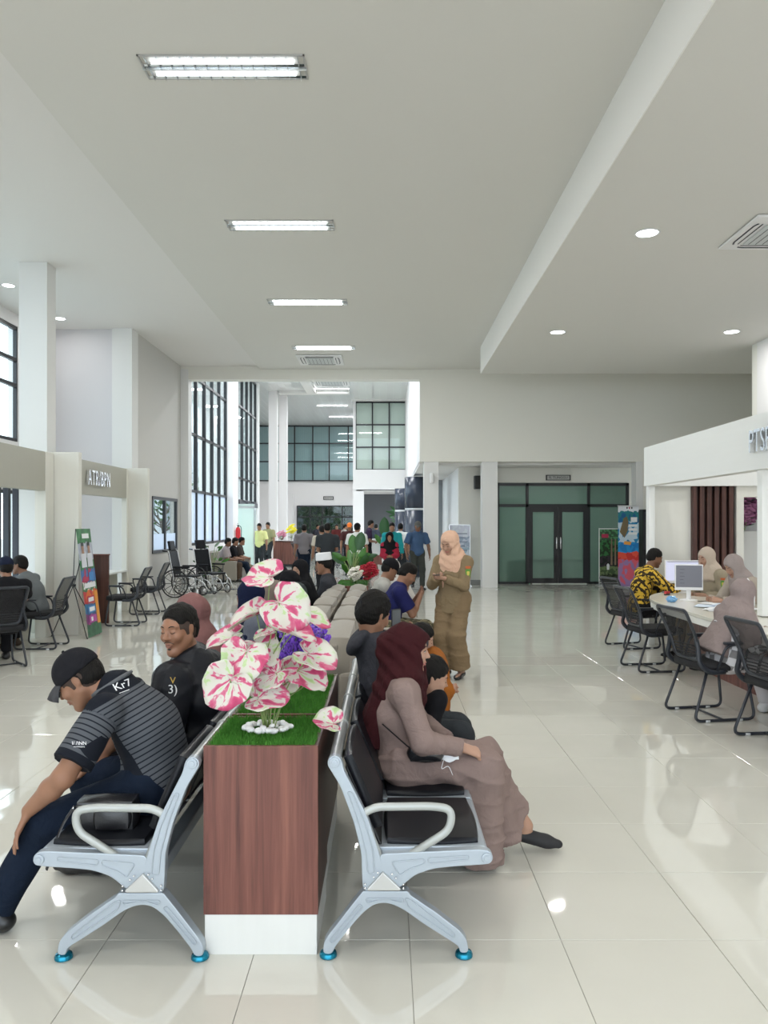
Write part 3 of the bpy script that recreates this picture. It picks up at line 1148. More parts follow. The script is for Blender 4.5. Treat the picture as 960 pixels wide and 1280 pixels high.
# ------------------------------------------------------------------ planters
def wood_mat(name, c1, c2, c3, vert=True, scale=1.0):
    m = mat(name, c2, .42, spec=.4)
    N, L, b = nodes_of(m)
    t = N.new('ShaderNodeTexCoord')
    mp = N.new('ShaderNodeMapping')
    mp.inputs['Scale'].default_value = (14 * scale, 14 * scale, .45) if vert else (.5, 14 * scale, 14 * scale)
    L.new(t.outputs['Object'], mp.inputs[0])
    n = N.new('ShaderNodeTexNoise'); n.inputs['Scale'].default_value = 1.6; n.inputs['Detail'].default_value = 8; n.inputs['Roughness'].default_value = .65
    n.inputs['Distortion'].default_value = .35
    L.new(mp.outputs[0], n.inputs['Vector'])
    r = N.new('ShaderNodeValToRGB')
    r.color_ramp.elements[0].position = .33; r.color_ramp.elements[0].color = (*lin(c1), 1)
    r.color_ramp.elements[1].position = .68; r.color_ramp.elements[1].color = (*lin(c3), 1)
    e = r.color_ramp.elements.new(.5); e.color = (*lin(c2), 1)
    L.new(n.outputs['Fac'], r.inputs[0])
    L.new(r.outputs[0], b.inputs['Base Color'])
    return m


M_wood = wood_mat('walnut_laminate', (80, 47, 41), (110, 68, 59), (132, 86, 73))
M_wood_d = wood_mat('dark_walnut', (52, 32, 28), (74, 45, 38), (92, 58, 48))
M_plinth = mat('white_laminate', (.68, .69, .67), .4, noise=.04, nscale=6, stretch=(4, 4, .5))
M_grass = mat('artificial_grass', (.075, .25, .035), .75, noise=.75, nscale=28, spec=.2)
M_soil = mat('grass_backing', (.03, .10, .02), .9)


def blades(x0, y0, x1, y1, z, n, h=.016, w=.0022, seed=1):
    r = np.random.default_rng(seed)
    x = r.uniform(x0, x1, n); y = r.uniform(y0, y1, n)
    a = r.uniform(0, 2 * PI, n); hh = h * r.uniform(.6, 1.3, n); le = r.uniform(.0, .013, n); la = r.uniform(0, 2 * PI, n)
    V = []
    F = []
    for i in range(n):
        ux, uy = math.cos(a[i]) * w / 2, math.sin(a[i]) * w / 2
        tx, ty = x[i] + math.cos(la[i]) * le[i], y[i] + math.sin(la[i]) * le[i]
        k = len(V)
        V += [(x[i] - ux, y[i] - uy, z), (x[i] + ux, y[i] + uy, z), (tx + ux * .4, ty + uy * .4, z + hh[i]), (tx - ux * .4, ty - uy * .4, z + hh[i])]
        F.append((k, k + 1, k + 2, k + 3))
    mb = MB(); mb.V = [Vector(v) for v in V]; mb.F = F
    return mb


def planter(label, x0, y0, x1, y1, h=.80, nbl=7000, seed=1, inset=True):
    cx, cy = (x0 + x1) / 2, (y0 + y1) / 2
    t = thing('planter_box', label, 'planter', (cx, cy, 0), 0, 'walnut planter boxes between the benches')
    hx, hy = (x1 - x0) / 2, (y1 - y0) / 2
    MB().box(-hx + .004, -hy + .004, 0, hx - .004, hy - .004, .155).build('plinth', M_plinth, t, bevel=.002)
    MB().box(-hx, -hy, .155, hx, -hy + .018, h).build('front_panel', M_wood, t, bevel=.001)
    MB().box(-hx, hy - .018, .155, hx, hy, h).build('back_panel', M_wood, t, bevel=.001)
    MB().box(-hx, -hy + .0185, .157, -hx + .018, hy - .0185, h).build('side_panel', M_wood_d, t, bevel=.001)
    MB().box(hx - .018, -hy + .0185, .157, hx, hy - .0185, h).build('side_panel', M_wood_d, t, bevel=.001)
    MB().box(-hx + .018, -hy + .018, h - .05, hx - .018, hy - .018, h - .012).build('grass_mat', M_soil, t)
    g = blades(-hx + .012, -hy + .012, hx - .012, hy - .012, h - .014, nbl, .024, .003, seed).build('grass', M_grass, t)
    setp(g, kind='stuff')
    return t


planter('walnut planter box with white plinth and turf top, nearest the camera', -.70, 2.975, -.262, 3.44, .80, 9000, 1)
planter('second walnut planter box, with the purple flowers on its turf top', -.69, 3.475, -.275, 4.39, .80, 9000, 2)
planter('walnut planter box beyond the sofas, under the red and white flowers', -.72, 10.65, -.25, 11.9, .80, 1500, 3)


# ------------------------------------------------------------------ caladium plant with variegated pink leaves
def leaf_mat():
    m = mat('pink_white_leaf', (.80, .78, .72), .45, spec=.4)
    N, L, b = nodes_of(m)
    uv = N.new('ShaderNodeUVMap')
    sp = N.new('ShaderNodeSeparateXYZ')
    L.new(uv.outputs[0], sp.inputs[0])
    at = N.new('ShaderNodeObjectInfo')
    # polar coordinates about the stem point: u = radius (0..1), v = angle / 2pi
    mp = N.new('ShaderNodeCombineXYZ')
    mu = N.new('ShaderNodeMath'); mu.operation = 'MULTIPLY'; mu.inputs[1].default_value = 1.7
    mv = N.new('ShaderNodeMath'); mv.operation = 'MULTIPLY'; mv.inputs[1].default_value = 11.0
    L.new(sp.outputs['X'], mu.inputs[0]); L.new(sp.outputs['Y'], mv.inputs[0])
    ml = N.new('ShaderNodeMath'); ml.operation = 'MULTIPLY'; ml.inputs[1].default_value = 37.0
    L.new(at.outputs['Random'], ml.inputs[0])
    L.new(mu.outputs[0], mp.inputs[0]); L.new(mv.outputs[0], mp.inputs[1]); L.new(ml.outputs[0], mp.inputs[2])
    n = N.new('ShaderNodeTexNoise'); n.inputs['Scale'].default_value = 1.0; n.inputs['Detail'].default_value = 3; n.inputs['Distortion'].default_value = .6
    L.new(mp.outputs[0], n.inputs['Vector'])
    r = N.new('ShaderNodeValToRGB')
    el = r.color_ramp.elements
    el[0].position = .0; el[0].color = (.20, .42, .08, 1)
    el[1].position = .36; el[1].color = (.45, .58, .30, 1)
    for p, c_ in ((.39, (.58, .58, .49, 1)), (.525, (.60, .56, .51, 1)), (.555, (.56, .15, .24, 1)), (.62, (.52, .06, .16, 1)), (.72, (.42, .04, .12, 1))):
        e = el.new(p); e.color = c_
    L.new(n.outputs['Fac'], r.inputs[0])
    L.new(r.outputs[0], b.inputs['Base Color'])
    b.inputs['Subsurface Weight'].default_value = 0.0
    return m


M_leaf = leaf_mat()
M_leaf_back = mat('leaf_stem_green', (.22, .30, .10), .5)


def heart_leaf(parent, centre, size, normal, tip, cup=.18, seed=0, fold=0.0):
    """leaf whose stem joins at `centre`; tip direction and face normal"""
    n = Vector(normal).normalized()
    t = Vector(tip); t = (t - n * t.dot(n)).normalized()
    s = n.cross(t)
    NR, NA = 7, 36
    r_ = random.Random(seed)
    ph = r_.uniform(0, 6)
    V = [Vector(centre)]
    UV = [(0, 0)]
    F = []
    for i in range(1, NR + 1):
        f = i / NR
        for k in range(NA):
            a = 2 * PI * k / NA  # 0 = towards the tip
            ca, sa = math.cos(a), math.sin(a)
            R = .62 + .22 * ca + .18 * max(0, ca) ** 6 * 1.2 - .46 * max(0, -ca) ** 10 + .12 * abs(sa)
            R *= size * (1 + .03 * math.sin(9 * a + ph))
            x = f * R * ca
            y = f * R * sa
            z = cup * size * f * f * (.5 + .5 * abs(sa)) + .035 * size * math.sin(6 * a + ph) * f * f - .25 * size * max(0, ca) ** 3 * f * f
            z += fold * abs(y)
            V.append(Vector(centre) + t * x + s * y + n * z)
            UV.append((f, k / NA))
    for k in range(NA):
        F.append((0, 1 + k, 1 + (k + 1) % NA))
    for i in range(NR - 1):
        for k in range(NA):
            l = (k + 1) % NA
            F.append((1 + i * NA + k, 1 + (i + 1) * NA + k, 1 + (i + 1) * NA + l, 1 + i * NA + l))
    o = mesh_obj('leaf', V, F, M_leaf, parent, True)
    uvl = o.data.uv_layers.new(name='UVMap')
    for poly in o.data.polygons:
        vs = [UV[o.data.loops[li].vertex_index] for li in poly.loop_indices]
        mx = max(v[1] for v in vs)
        for li in poly.loop_indices:
            u, v = UV[o.data.loops[li].vertex_index]
            if mx > .8 and v < .2: v += 1
            uvl.data[li].uv = (u, v)
    md = o.modifiers.new('solid', 'SOLIDIFY'); md.thickness = .0012
    return o


flower_base = PX(336, 911, 3.21)
pl = thing('caladium_plant', 'potless artificial plant with big heart leaves splashed pink, white and green', 'plant', (flower_base.x, 3.21, .80))
LEAVES = [
    # px, py (stem point), depth, size, normal, tip
    (337, 722, 3.24, .105, (-.1, -.60, .75), (-.55, -.3, .7)),
    (349, 754, 3.14, .120, (.10, -.93, .35), (.75, -.25, -.45)),
    (322, 768, 3.22, .115, (-.35, -.25, .95), (-.95, -.2, .35)),
    (378, 772, 3.26, .105, (.15, -.25, .95), (.95, -.2, .15)),
    (354, 790, 3.10, .115, (.15, -.12, 1.0), (.98, -.2, .08)),
    (338, 792, 3.12, .060, (-.15, -.15, 1.0), (-.98, -.1, .2)),
    (292, 796, 3.22, .105, (-.2, -.30, .95), (-.95, -.2, .25)),
    (308, 815, 3.08, .110, (.15, -.80, .6), (-.1, -.8, -.5)),
    (320, 806, 3.14, .095, (.25, -.70, .65), (.7, -.5, -.3)),
    (290, 848, 3.02, .112, (.12, -.94, .30), (-.55, -.25, -.75)),
    (384, 818, 3.14, .110, (.15, -.50, .85), (.95, -.25, -.05)),
    (346, 842, 3.10, .085, (-.15, -.70, .70), (-.75, -.4, -.1)),
    (352, 838, 3.30, .095, (.0, -.7, .65), (.5, -.6, -.4)),
    (372, 838, 3.16, .112, (.20, -.55, .82), (.95, -.3, -.15)),
    (322, 874, 3.06, .105, (-.10, -.60, .75), (.75, -.3, .45)),
    (380, 852, 3.34, .085, (.2, -.35, .9), (.95, .1, -.25)),
]
for k, (px, py, Y, sz, nn, tp) in enumerate(LEAVES):
    p = PX(px, py, Y) - Vector(pl.location)
    lf = heart_leaf(pl, p, sz * 1.12, nn, tp, seed=k, fold=(.22 if k in (2, 4, 14) else .05))
    b0 = Vector((random.uniform(-.02, .02), random.uniform(-.02, .02), -.01))
    mid = Vector((b0.x * 1.5 + p.x * .35, b0.y + p.y * .35, p.z * .6))
    MB().tube(catmull([b0, mid, p + Vector((0, 0, -.02)), p], 6), .0028, 6).build('stem', M_leaf_back, lf, True)
t2 = thing('fallen_leaf', 'single pink and white leaf hanging over the back tube of the right bench', 'leaf', tuple(PX(417, 905, 3.12)))
heart_leaf(t2, (0, 0, 0), .080, (.3, -.6, .75), (-.8, -.2, .5), seed=31, fold=.3)
pc = PX(335, 912, 3.20)
for k in range(44):
    a = random.uniform(0, 2 * PI); rr = random.uniform(.02, 1) ** .5
    x_, y_ = pc.x + .092 * rr * math.cos(a), 3.2 + .075 * rr * math.sin(a)
    if k < 18:
        a = 2 * PI * k / 18
        x_, y_ = pc.x + .080 * math.cos(a), 3.2 + .062 * math.sin(a)
    s_ = random.uniform(.011, .017)
    R = Euler((random.uniform(-.3, .3), random.uniform(-.3, .3), random.uniform(0, 3))).to_matrix()
    o = MB().ball((0, 0, 0), (s_ * 1.2, s_, s_ * .8), 10, 7, R).build('pebble', mat('white_pebble', (.86, .86, .85), .5), None, True)
    o.location = (x_, y_, .804 + s_ * .75 + (.012 if k >= 30 and rr < .85 else 0))
    setp(o, 'smooth white pebble in the ring around the pink leaved plant', 'pebble', 'white pebbles around the pink leaved plant')

# purple flower bunch on the second planter
pf = thing('purple_flowers', 'bushy artificial purple lavender bunch on the second planter', 'plant', (-.47, 3.95, .79))
r_ = random.Random(5)
st = MB(); bl = MB(); bl2 = MB()
M_purp = mat('purple_petals', (.17, .06, .50), .6, noise=.4, nscale=30)
M_purp2 = mat('lilac_petals', (.34, .22, .62), .6)
for k in range(120):
    a = r_.uniform(0, 2 * PI); sp = .17 * r_.uniform(.0, 1) ** .6
    top = Vector((.05 + sp * math.cos(a) * .9, sp * math.sin(a) * .7, r_.uniform(.27, .40) - sp * .55))
    P = catmull([(0, 0, 0), (top.x * .25, top.y * .25, top.z * .55), tuple(top)], 4)
    st.tube(P, .0018, 4)
    n = r_.randint(8, 14)
    tgt = bl if k % 4 else bl2
    for j in range(n):
        f = j / n
        c_ = P[-1].lerp(P[-4], f * 1.0)
        for q in range(4):
            an = r_.uniform(0, 2 * PI)
            d = Vector((math.cos(an), math.sin(an), .4)) * r_.uniform(.008, .014) * (0.5 + f)
            tgt.ball(tuple(c_ + d), (.0055, .0055, .007), 5, 4)
st.build('stems', M_leaf_back, pf)
setp(bl.build('blossoms', M_purp, pf), kind='stuff')
setp(bl2.build('pale_blossoms', M_purp2, pf), kind='stuff')

# flowers and large leafed plants on the planter beyond the sofas
def pompon(label, px, py, Y, col, r, mname, name='flower_bunch', n=46):
    p = PX(px, py, Y)
    t = thing(name, label, 'flowers', (p.x, Y, .79))
    q = MB(); rr = random.Random(hash(mname) % 99)
    h = p.z - .79
    for k in range(n):
        d = Vector((rr.gauss(0, 1), rr.gauss(0, 1), rr.gauss(0, .8))).normalized() * r * rr.uniform(.6, 1)
        c_ = Vector((0, 0, h)) + d
        for j in range(5):
            a = 2 * PI * j / 5
            e = c_ + Vector((math.cos(a) * r * .2, math.sin(a) * r * .12, math.sin(a + 1) * r * .16))
            q.ball(tuple(e), (r * .17, r * .17, r * .09), 6, 4)
    setp(q.build('petals', mat(mname, col, .6), t, True), kind='stuff')
    s2 = MB()
    for k in range(6):
        s2.tube([(0, 0, 0), (rr.uniform(-.5, .5) * r, rr.uniform(-.5, .5) * r, h * .9)], .004, 5)
    s2.build('stems', M_leaf_back, t)
    lv = MB()
    for k in range(14):
        a = rr.uniform(0, 2 * PI)
        p0 = Vector((0, 0, h * rr.uniform(.1, .6)))
        dd_ = Vector((math.cos(a), math.sin(a), .4)) * r * rr.uniform(.7, 1.1)
        sd = Vector((-math.sin(a), math.cos(a), 0)) * r * .18
        lv.add([p0, p0 + dd_ * .5 + sd, p0 + dd_, p0 + dd_ * .5 - sd], [(0, 1, 2, 3)])
    setp(lv.build('foliage', mat('bunch_green', (.05, .16, .04), .6), t), kind='stuff')
    return t


pompon('bunch of white flowers on the planter beyond the sofas', 444, 717, 10.8, (.80, .76, .68), .10, 'white_petals')
pompon('bunch of deep red flowers on the planter beyond the sofas', 460, 713, 11.1, (.42, .01, .03), .13, 'red_petals')


def paddle_leaf(mb, base, tip, width, droop=.0, n=8):
    base = Vector(base); tip = Vector(tip)
    d = tip - base
    side = d.cross(Vector((0, 1, 0)))
    side = side.normalized() if side.length > 1e-4 else Vector((1, 0, 0))
    nrm = side.cross(d).normalized()
    rows = []
    for i in range(n + 1):
        f = i / n
        c_ = base + d * f + Vector((0, 0, -droop * f * f))
        wd = width * math.sin(PI * min(1, f * .92 + .08)) ** .7 * .5
        rows.append([c_ - side * wd + nrm * wd * .35, c_, c_ + side * wd + nrm * wd * .35])
    mb.grid(rows)


M_broad = mat('broad_leaf_green', (.05, .17, .025), .4, noise=.35, nscale=6)
M_broad2 = mat('dark_leaf_green', (.02, .085, .02), .4)


def big_plant(label, px, Y, zbase, leaves, name='potted_plant', pot=None, mleaf=None):
    x = (px - 483) * Y / FPX
    t = thing(name, label, 'plant', (x, Y, zbase))
    if pot:
        MB().lathe([(pot * .7, 0), (pot * .95, pot * 1.3), (pot, pot * 1.4), (pot * .9, pot * 1.4), (pot * .88, pot * 1.25)], 20).build('pot', mat('pale_pot', (.6, .6, .58), .4), t, True, autosmooth=40)
    for k, (lx, ly, lz, tx, ty, tz, wd) in enumerate(leaves):
        mb = MB()
        paddle_leaf(mb, (lx, ly, lz), (tx, ty, tz), wd, .03)
        lf = mb.build('leaf', (mleaf or M_broad) if k % 2 else (mleaf or M_broad2), t, True)
        MB().tube(catmull([(0, 0, .0 if not pot else pot * 1.2), (lx * .4, ly * .4, lz * .6), (lx, ly, lz)], 4), .007, 5).build('stalk', M_leaf_back, lf, True)
    return t


rr = random.Random(11)
LV = []
for k in range(22):
    a = rr.uniform(0, 2 * PI)
    r0 = rr.uniform(.05, .16); r1 = r0 + rr.uniform(.10, .24)
    z0 = rr.uniform(.15, .42)
    LV.append((r0 * math.cos(a), r0 * math.sin(a), z0, r1 * math.cos(a), r1 * math.sin(a), z0 + rr.uniform(.02, .30), rr.uniform(.07, .12)))
LV += [(.10, 0, .48, .14, 0, .78, .16), (.03, .05, .44, .0, .05, .74, .15), (.2, 0, .28, .28, 0, .44, .12)]
big_plant('bushy broad leaved green plant on the planter beyond the sofas', 440, 11.3, .79, LV)
LV = []
for k in range(26):
    a = rr.uniform(0, 2 * PI)
    r0 = rr.uniform(.1, .3); r1 = r0 + rr.uniform(.1, .3); z0 = rr.uniform(.3, 1.1)
    LV.append((r0 * math.cos(a), r0 * math.sin(a), z0, r1 * math.cos(a), r1 * math.sin(a), z0 + rr.uniform(-.05, .2), rr.uniform(.05, .09)))
big_plant('leafy green pot plant between the wheelchairs and the beige sofa', 264, 21.0, 0, LV, pot=.2)
LV = []
for k in range(22):
    a = rr.uniform(0, 2 * PI)
    z0 = rr.uniform(.9, 2.4); r1 = rr.uniform(.3, .6)
    LV.append((.05 * math.cos(a), .05 * math.sin(a), z0, r1 * math.cos(a), r1 * math.sin(a), z0 + rr.uniform(-.1, .3), .09))
big_plant('tall leafy plant behind the hall reception desk', 500, 29.0, 0, LV, pot=.25, mleaf=M_broad2)
big_plant('single tall paddle leaf plant by the hall reception desk', 480, 25.6, 0, [(0, 0, 1.25, .02, 0, 1.92, .34), (-.1, 0, 1.0, -.3, 0, 1.35, .16), (.1, 0, 1.0, .35, 0, 1.3, .16)], pot=.22)

# ------------------------------------------------------------------ sofas back to back
M_sofa = mat('taupe_fabric', (.27, .245, .205), .85, bump=.15, bscale=400, sheen=.2)
M_sofa2 = mat('taupe_fabric_side', (.25, .225, .19), .85, bump=.15, bscale=400)


def sofa(label, xback, y0, y1, facing, group='beige sofas', ncush=2, ztop=.80, cat='sofa', depth=.88):
    """xback = plane of the back; facing +1 / -1 in X"""
    L = y1 - y0
    t = thing('sofa', label, cat, (xback, y0, 0), 0, group)
    S = facing

    def bx(x0, y_0, z0, x1, y_1, z1): return MB().box(min(S * x0, S * x1), y_0, z0, max(S * x0, S * x1), y_1, z1)
    bx(.01, .02, .06, depth, L - .02, .26).build('base', M_sofa, t, bevel=.012)
    bx(.0, 0, .06, .14, L, ztop).build('back_frame', M_sofa2, t, bevel=.012)
    for a in (0, L - .15):
        bx(.141, a, .06, depth + .01, a + .15, .60).build('arm', M_sofa, t, bevel=.02)
    w_ = (L - .30) / ncush
    for k in range(ncush):
        a = .15 + k * w_
        x0, x1 = (.15, depth) if S > 0 else (-depth, -.15)
        cushion(x0, a + .006, .255, x1, a + w_ - .006, .43, .02, edge=.35).build('seat_cushion', M_sofa, t, True)
    wb_ = L / ncush
    for k in range(ncush):
        x0, x1 = (.015, .23) if S > 0 else (-.23, -.015)
        cushion(x0, k * wb_ + .01, .50, x1, (k + 1) * wb_ - .01, ztop + .06, .025, edge=.75).build('back_cushion', M_sofa, t, True)
    for a in (.06, L - .06):
        for x_ in (.06, depth - .08):
            MB().cyl((S * x_, a, 0), (S * x_, a, .06), .02, n=10).build('foot', M_black, t)
    return t


sofa('beige sofa facing right, its cushioned back toward the purple flowers', -.482, 5.45, 7.72, 1, 'sofas standing back to back', 2)
sofa('beige sofa facing right, farther one, with the man in the navy shirt', -.482, 7.76, 10.3, 1, 'sofas standing back to back', 3)
sofa('beige sofa facing left, nearer one, with the navy headscarf woman', -.518, 5.45, 7.72, -1, 'sofas standing back to back', 2)
sofa('beige sofa facing left, farther one, with the man in the white cap', -.518, 7.76, 10.3, -1, 'sofas standing back to back', 3)
sofa('beige sofa against the left glazing with three seated people', -5.12, 21.9, 24.3, 1, None, 2)

# ------------------------------------------------------------------ service booths, left
M_booth = mat('booth_board', (.40, .395, .34), .5, noise=.03, nscale=3, stretch=(8, 8, .4))
M_boothw = mat('booth_board_pale', (.70, .69, .63), .5, noise=.03, nscale=3, stretch=(8, 8, .4))
bt = thing('service_booth', 'pale board booth frame with projecting fins along the left, lettered in silver', 'booth', (-4.95, 11.6, 0))


def rel(mb, o):
    mb.V = [v - Vector(o.location) for v in mb.V]
    return mb


rel(MB().box(-5.07, 6.9, 2.13, -4.95, 11.28, 2.70), bt).build('fascia', M_booth, bt, bevel=.003)
rel(MB().box(-5.07, 11.72, 2.14, -4.95, 14.88, 2.70), bt).build('fascia', M_booth, bt, bevel=.003)
rel(MB().box(-5.10, 11.28, 0, -4.94, 11.55, 2.70), bt).build('post', M_boothw, bt, bevel=.003)
rel(MB().box(-5.04, 14.80, 0, -4.94, 14.9, 2.69), bt).build('post', M_boothw, bt, bevel=.003)
rel(MB().box(-5.07, 11.56, 0, -4.575, 11.68, 2.72), bt).build('fin', M_boothw, bt, bevel=.003)
rel(MB().box(-5.07, 14.9, 0, -4.575, 15.02, 2.72), bt).build('fin', M_boothw, bt, bevel=.003)
text_mesh('lettering', 'ATR/BPN', .36, mat('polished_letters', (.80, .81, .84), .18, .9), bt, (-4.915 + 4.95, 13.28 - 11.6, 2.41), (PI / 2, 0, PI / 2), .022, xs=.60)
setp(MB().box(-5.72, 12.1, 0, -5.28, 12.42, ZL).build('trim_9', M_pillar, bevel=.004), kind='structure')
# worktops behind the fascia
for y0, y1, lb in ((11.75, 14.85, 'pale counter top on board legs in the lettered booth'), (7.6, 11.2, 'pale counter top where the two seated men lean, left edge')):
    t = thing('service_counter', lb, 'counter', (-5.25, (y0 + y1) / 2, 0), 0, 'booth counters on the left')
    h = (y1 - y0) / 2
    MB().box(-.33, -h, .74, .32, h, .775).build('worktop', M_plinth, t, bevel=.004)
    MB().box(.1, -h + .05, 0, .13, h - .05, .74).build('front_panel', M_booth, t)
    for s in (-1, 1): MB().box(-.3, s * h - .03 * (s > 0), 0, .1, s * h + .03 * (s < 0), .74).build('end_panel', M_booth, t)
t = thing('booth_partition', 'brown walnut partition panel behind the promotional stand', 'partition', (-4.77, 12.95, 0))
MB().box(-.145, -.02, 0, .15, .02, 1.13).build('panel', M_wood_d, t, bevel=.004)
MB().box(-.15, -.03, 1.13, .16, .03, 1.15).build('cap', M_wood, t)
# dark vertical slats left
t = thing('slat_screen', 'dark vertical slat screen at the far left edge behind the counter', 'screen', (-5.78, 12.26, 0))
for k in range(9):
    MB().box(-1.3 + k * .15, -.04, 0, -1.3 + k * .15 + .09, .04, 2.5).build('slat', M_dark, t, bevel=.003)
MB().box(-1.32, -.03, 2.42, .02, .03, 2.5).box(-1.32, -.03, 0, .02, .03, .06).build('rail', M_dark, t)

# ------------------------------------------------------------------ service booth, right
bt = thing('service_booth', 'white board canopy with silver letters over the curved counter on the right', 'booth', (3.6, 9.0, 0))
M_white_b = mat('white_board', (.80, .81, .79), .45, noise=.02, nscale=3, stretch=(8, .4, 8))
rel(MB().box(3.55, 3.6, 2.17, 3.68, 10.72, 2.70), bt).build('fascia', M_white_b, bt, bevel=.003)
rel(MB().box(3.68, 10.62, 2.17, 6.9, 10.72, 2.70), bt).build('fascia', M_white_b, bt, bevel=.003)
rel(MB().box(3.58, 10.60, 0, 3.66, 10.72, 2.17), bt).build('post', M_white_b, bt, bevel=.003)
rel(MB().box(3.575, 7.40, .77, 3.665, 7.50, 2.17), bt).build('post', M_white_b, bt, bevel=.003)
rel(MB().box(3.665, 10.73, 0, 4.20, 10.80, 2.6), bt).build('end_panel', M_boothw, bt)
for k in range(6):
    rel(MB().box(4.20 + k * .10, 10.66, 0, 4.26 + k * .10, 10.73, 2.6), bt).build('slat', M_wood_d, bt, bevel=.004)
rel(MB().box(4.20, 10.735, 0, 4.80, 10.80, 2.6), bt).build('slat_backing', mat('dark_brown_back', (.05, .028, .024), .6), bt)
rel(MB().box(4.80, 10.66, 0, 4.90, 10.80, 2.6), bt).build('end_panel', M_boothw, bt)
rel(MB().box(4.90, 10.66, 2.02, 6.9, 10.80, 2.6), bt).build('header', M_boothw, bt)
text_mesh('lettering', 'PTSP', .31, mat('polished_letters', (.80, .81, .84), .18, .9), bt, (3.52 - 3.6, 7.52 - 9.0, 2.43), (PI / 2, 0, -PI / 2), .022, align='LEFT', xs=.68)
# display cabinet with flowers
t = thing('display_cabinet', 'grey framed glass display cabinet behind the counter women', 'cabinet', (5.35, 11.0, 0))
MB().box(-.46, .30, 0, .7, .33, 2.0).build('back', mat('cab_grey', (.40, .40, .39), .5), t)
MB().box(-.46, -.02, 0, -.05, .30, 1.55).build('side_unit', mat('cab_pale', (.55, .55, .53), .5), t, bevel=.01)
f = MB()
f.box(-.48, -.04, 1.97, .7, .0, 2.0); f.box(-.48, -.04, 1.5, -.46, .0, 1.97)
f.build('frame', M_black, t)
for z_ in (.8, 1.12, 1.45): MB().box(-.05, 0, z_, .7, .3, z_ + .012).build('shelf', M_white_metal, t)
MB().box(-.04, .28, .1, .7, .30, 1.45).build('inner_back', mat('cab_dark', (.08, .08, .08), .5), t)
for k in range(5):
    x_ = .02 + (k % 3) * .15
    z_ = 1.132 if k < 3 else .812
    q = MB().lathe([(.03, 0), (.035, .02), (.012, .05), (.012, .09), (.045, .14), (.05, .19)], 12).build('trophy_cup', mat('glassware_gold', (.45, .40, .25), .3, .5), None, True)
    q.location = (5.35 + x_, 11.12, z_)
    setp(q, ['small gilt cup at the left of the upper cabinet shelf', 'small gilt cup in the middle of the upper cabinet shelf', 'small gilt cup at the right of the upper cabinet shelf', 'small gilt cup at the left of the lower cabinet shelf', 'small gilt cup in the middle of the lower cabinet shelf'][k], 'cup', 'cups in the display cabinet')
tf = pompon('large purple and pink artificial flower arrangement on top of the cabinet', 931, 636, 11.05, (.28, .10, .20), .24, 'mauve_petals', n=70)
tf.location.z = 1.56
for ch in tf.children: ch.location.z = .79 - 1.56 + .0
for ch in tf.children:
    if ch.name.startswith('stems') or ch.name.startswith('foliage'):
        ch.scale = (1, 1, .4); ch.location.z = 0

# curved counter
M_top = mat('cream_counter_top', (.66, .64, .56), .22, spec=.6)
M_topw = mat('white_counter_edge', (.80, .80, .77), .35)
ct = thing('reception_counter', 'long counter with rounded end, cream top, white edge and walnut base', 'counter', (3.6, 7.0, 0))


def counter_outline(inset, yn=3.6):
    """plan of the outer edge: straight along X=3.07 rounding away at the far end"""
    x0 = 3.07 + inset
    P = [(x0, yn)]
    P.append((x0, 8.6))
    for k in range(1, 15):
        a = k / 14 * PI / 2
        P.append((x0 + (1.0 - inset * .4) * (1 - math.cos(a)) * 1.0, 8.6 + (1.75 - inset) * math.sin(a)))
    return P


oo = counter_outline(0)
inner = [(4.12, 10.35 - .02), (4.12, 3.6)]
MB().prism([(x - 3.6, y - 7) for x, y in oo + inner], .725, .76, 'z').build('top', M_top, ct, bevel=.004)
o1 = counter_outline(.012)
MB().prism([(x - 3.6, y - 7) for x, y in o1 + inner], .655, .7245, 'z').build('edge_band', M_topw, ct, bevel=.003)
P = [(3.56, 3.6), (3.56, 8.8)] + [(3.56 + .5 * (1 - math.cos(k / 8 * PI / 2)), 8.8 + 1.0 * math.sin(k / 8 * PI / 2)) for k in range(1, 9)] + [(4.06, 9.8), (4.06, 3.6)]
MB().prism([(x - 3.6, y - 7) for x, y in P], .0, .654, 'z').build('base', M_wood, ct)


# ------------------------------------------------------------------ mesh back visitor chairs
M_mesh = None


def mesh_fabric():
    m = bpy.data.materials.new('chair_mesh')
    m.use_nodes = True
    nt = m.node_tree
    b = nt.nodes['Principled BSDF']
    b.inputs['Base Color'].default_value = (.012, .012, .014, 1)
    b.inputs['Roughness'].default_value = .8
    b.inputs['Alpha'].default_value = .72
    return m


M_mesh = mesh_fabric()
M_plast = mat('black_plastic', (.022, .026, .034), .38)
M_seatf = mat('black_seat_fabric', (.012, .012, .014), .85, bump=.1, bscale=300)


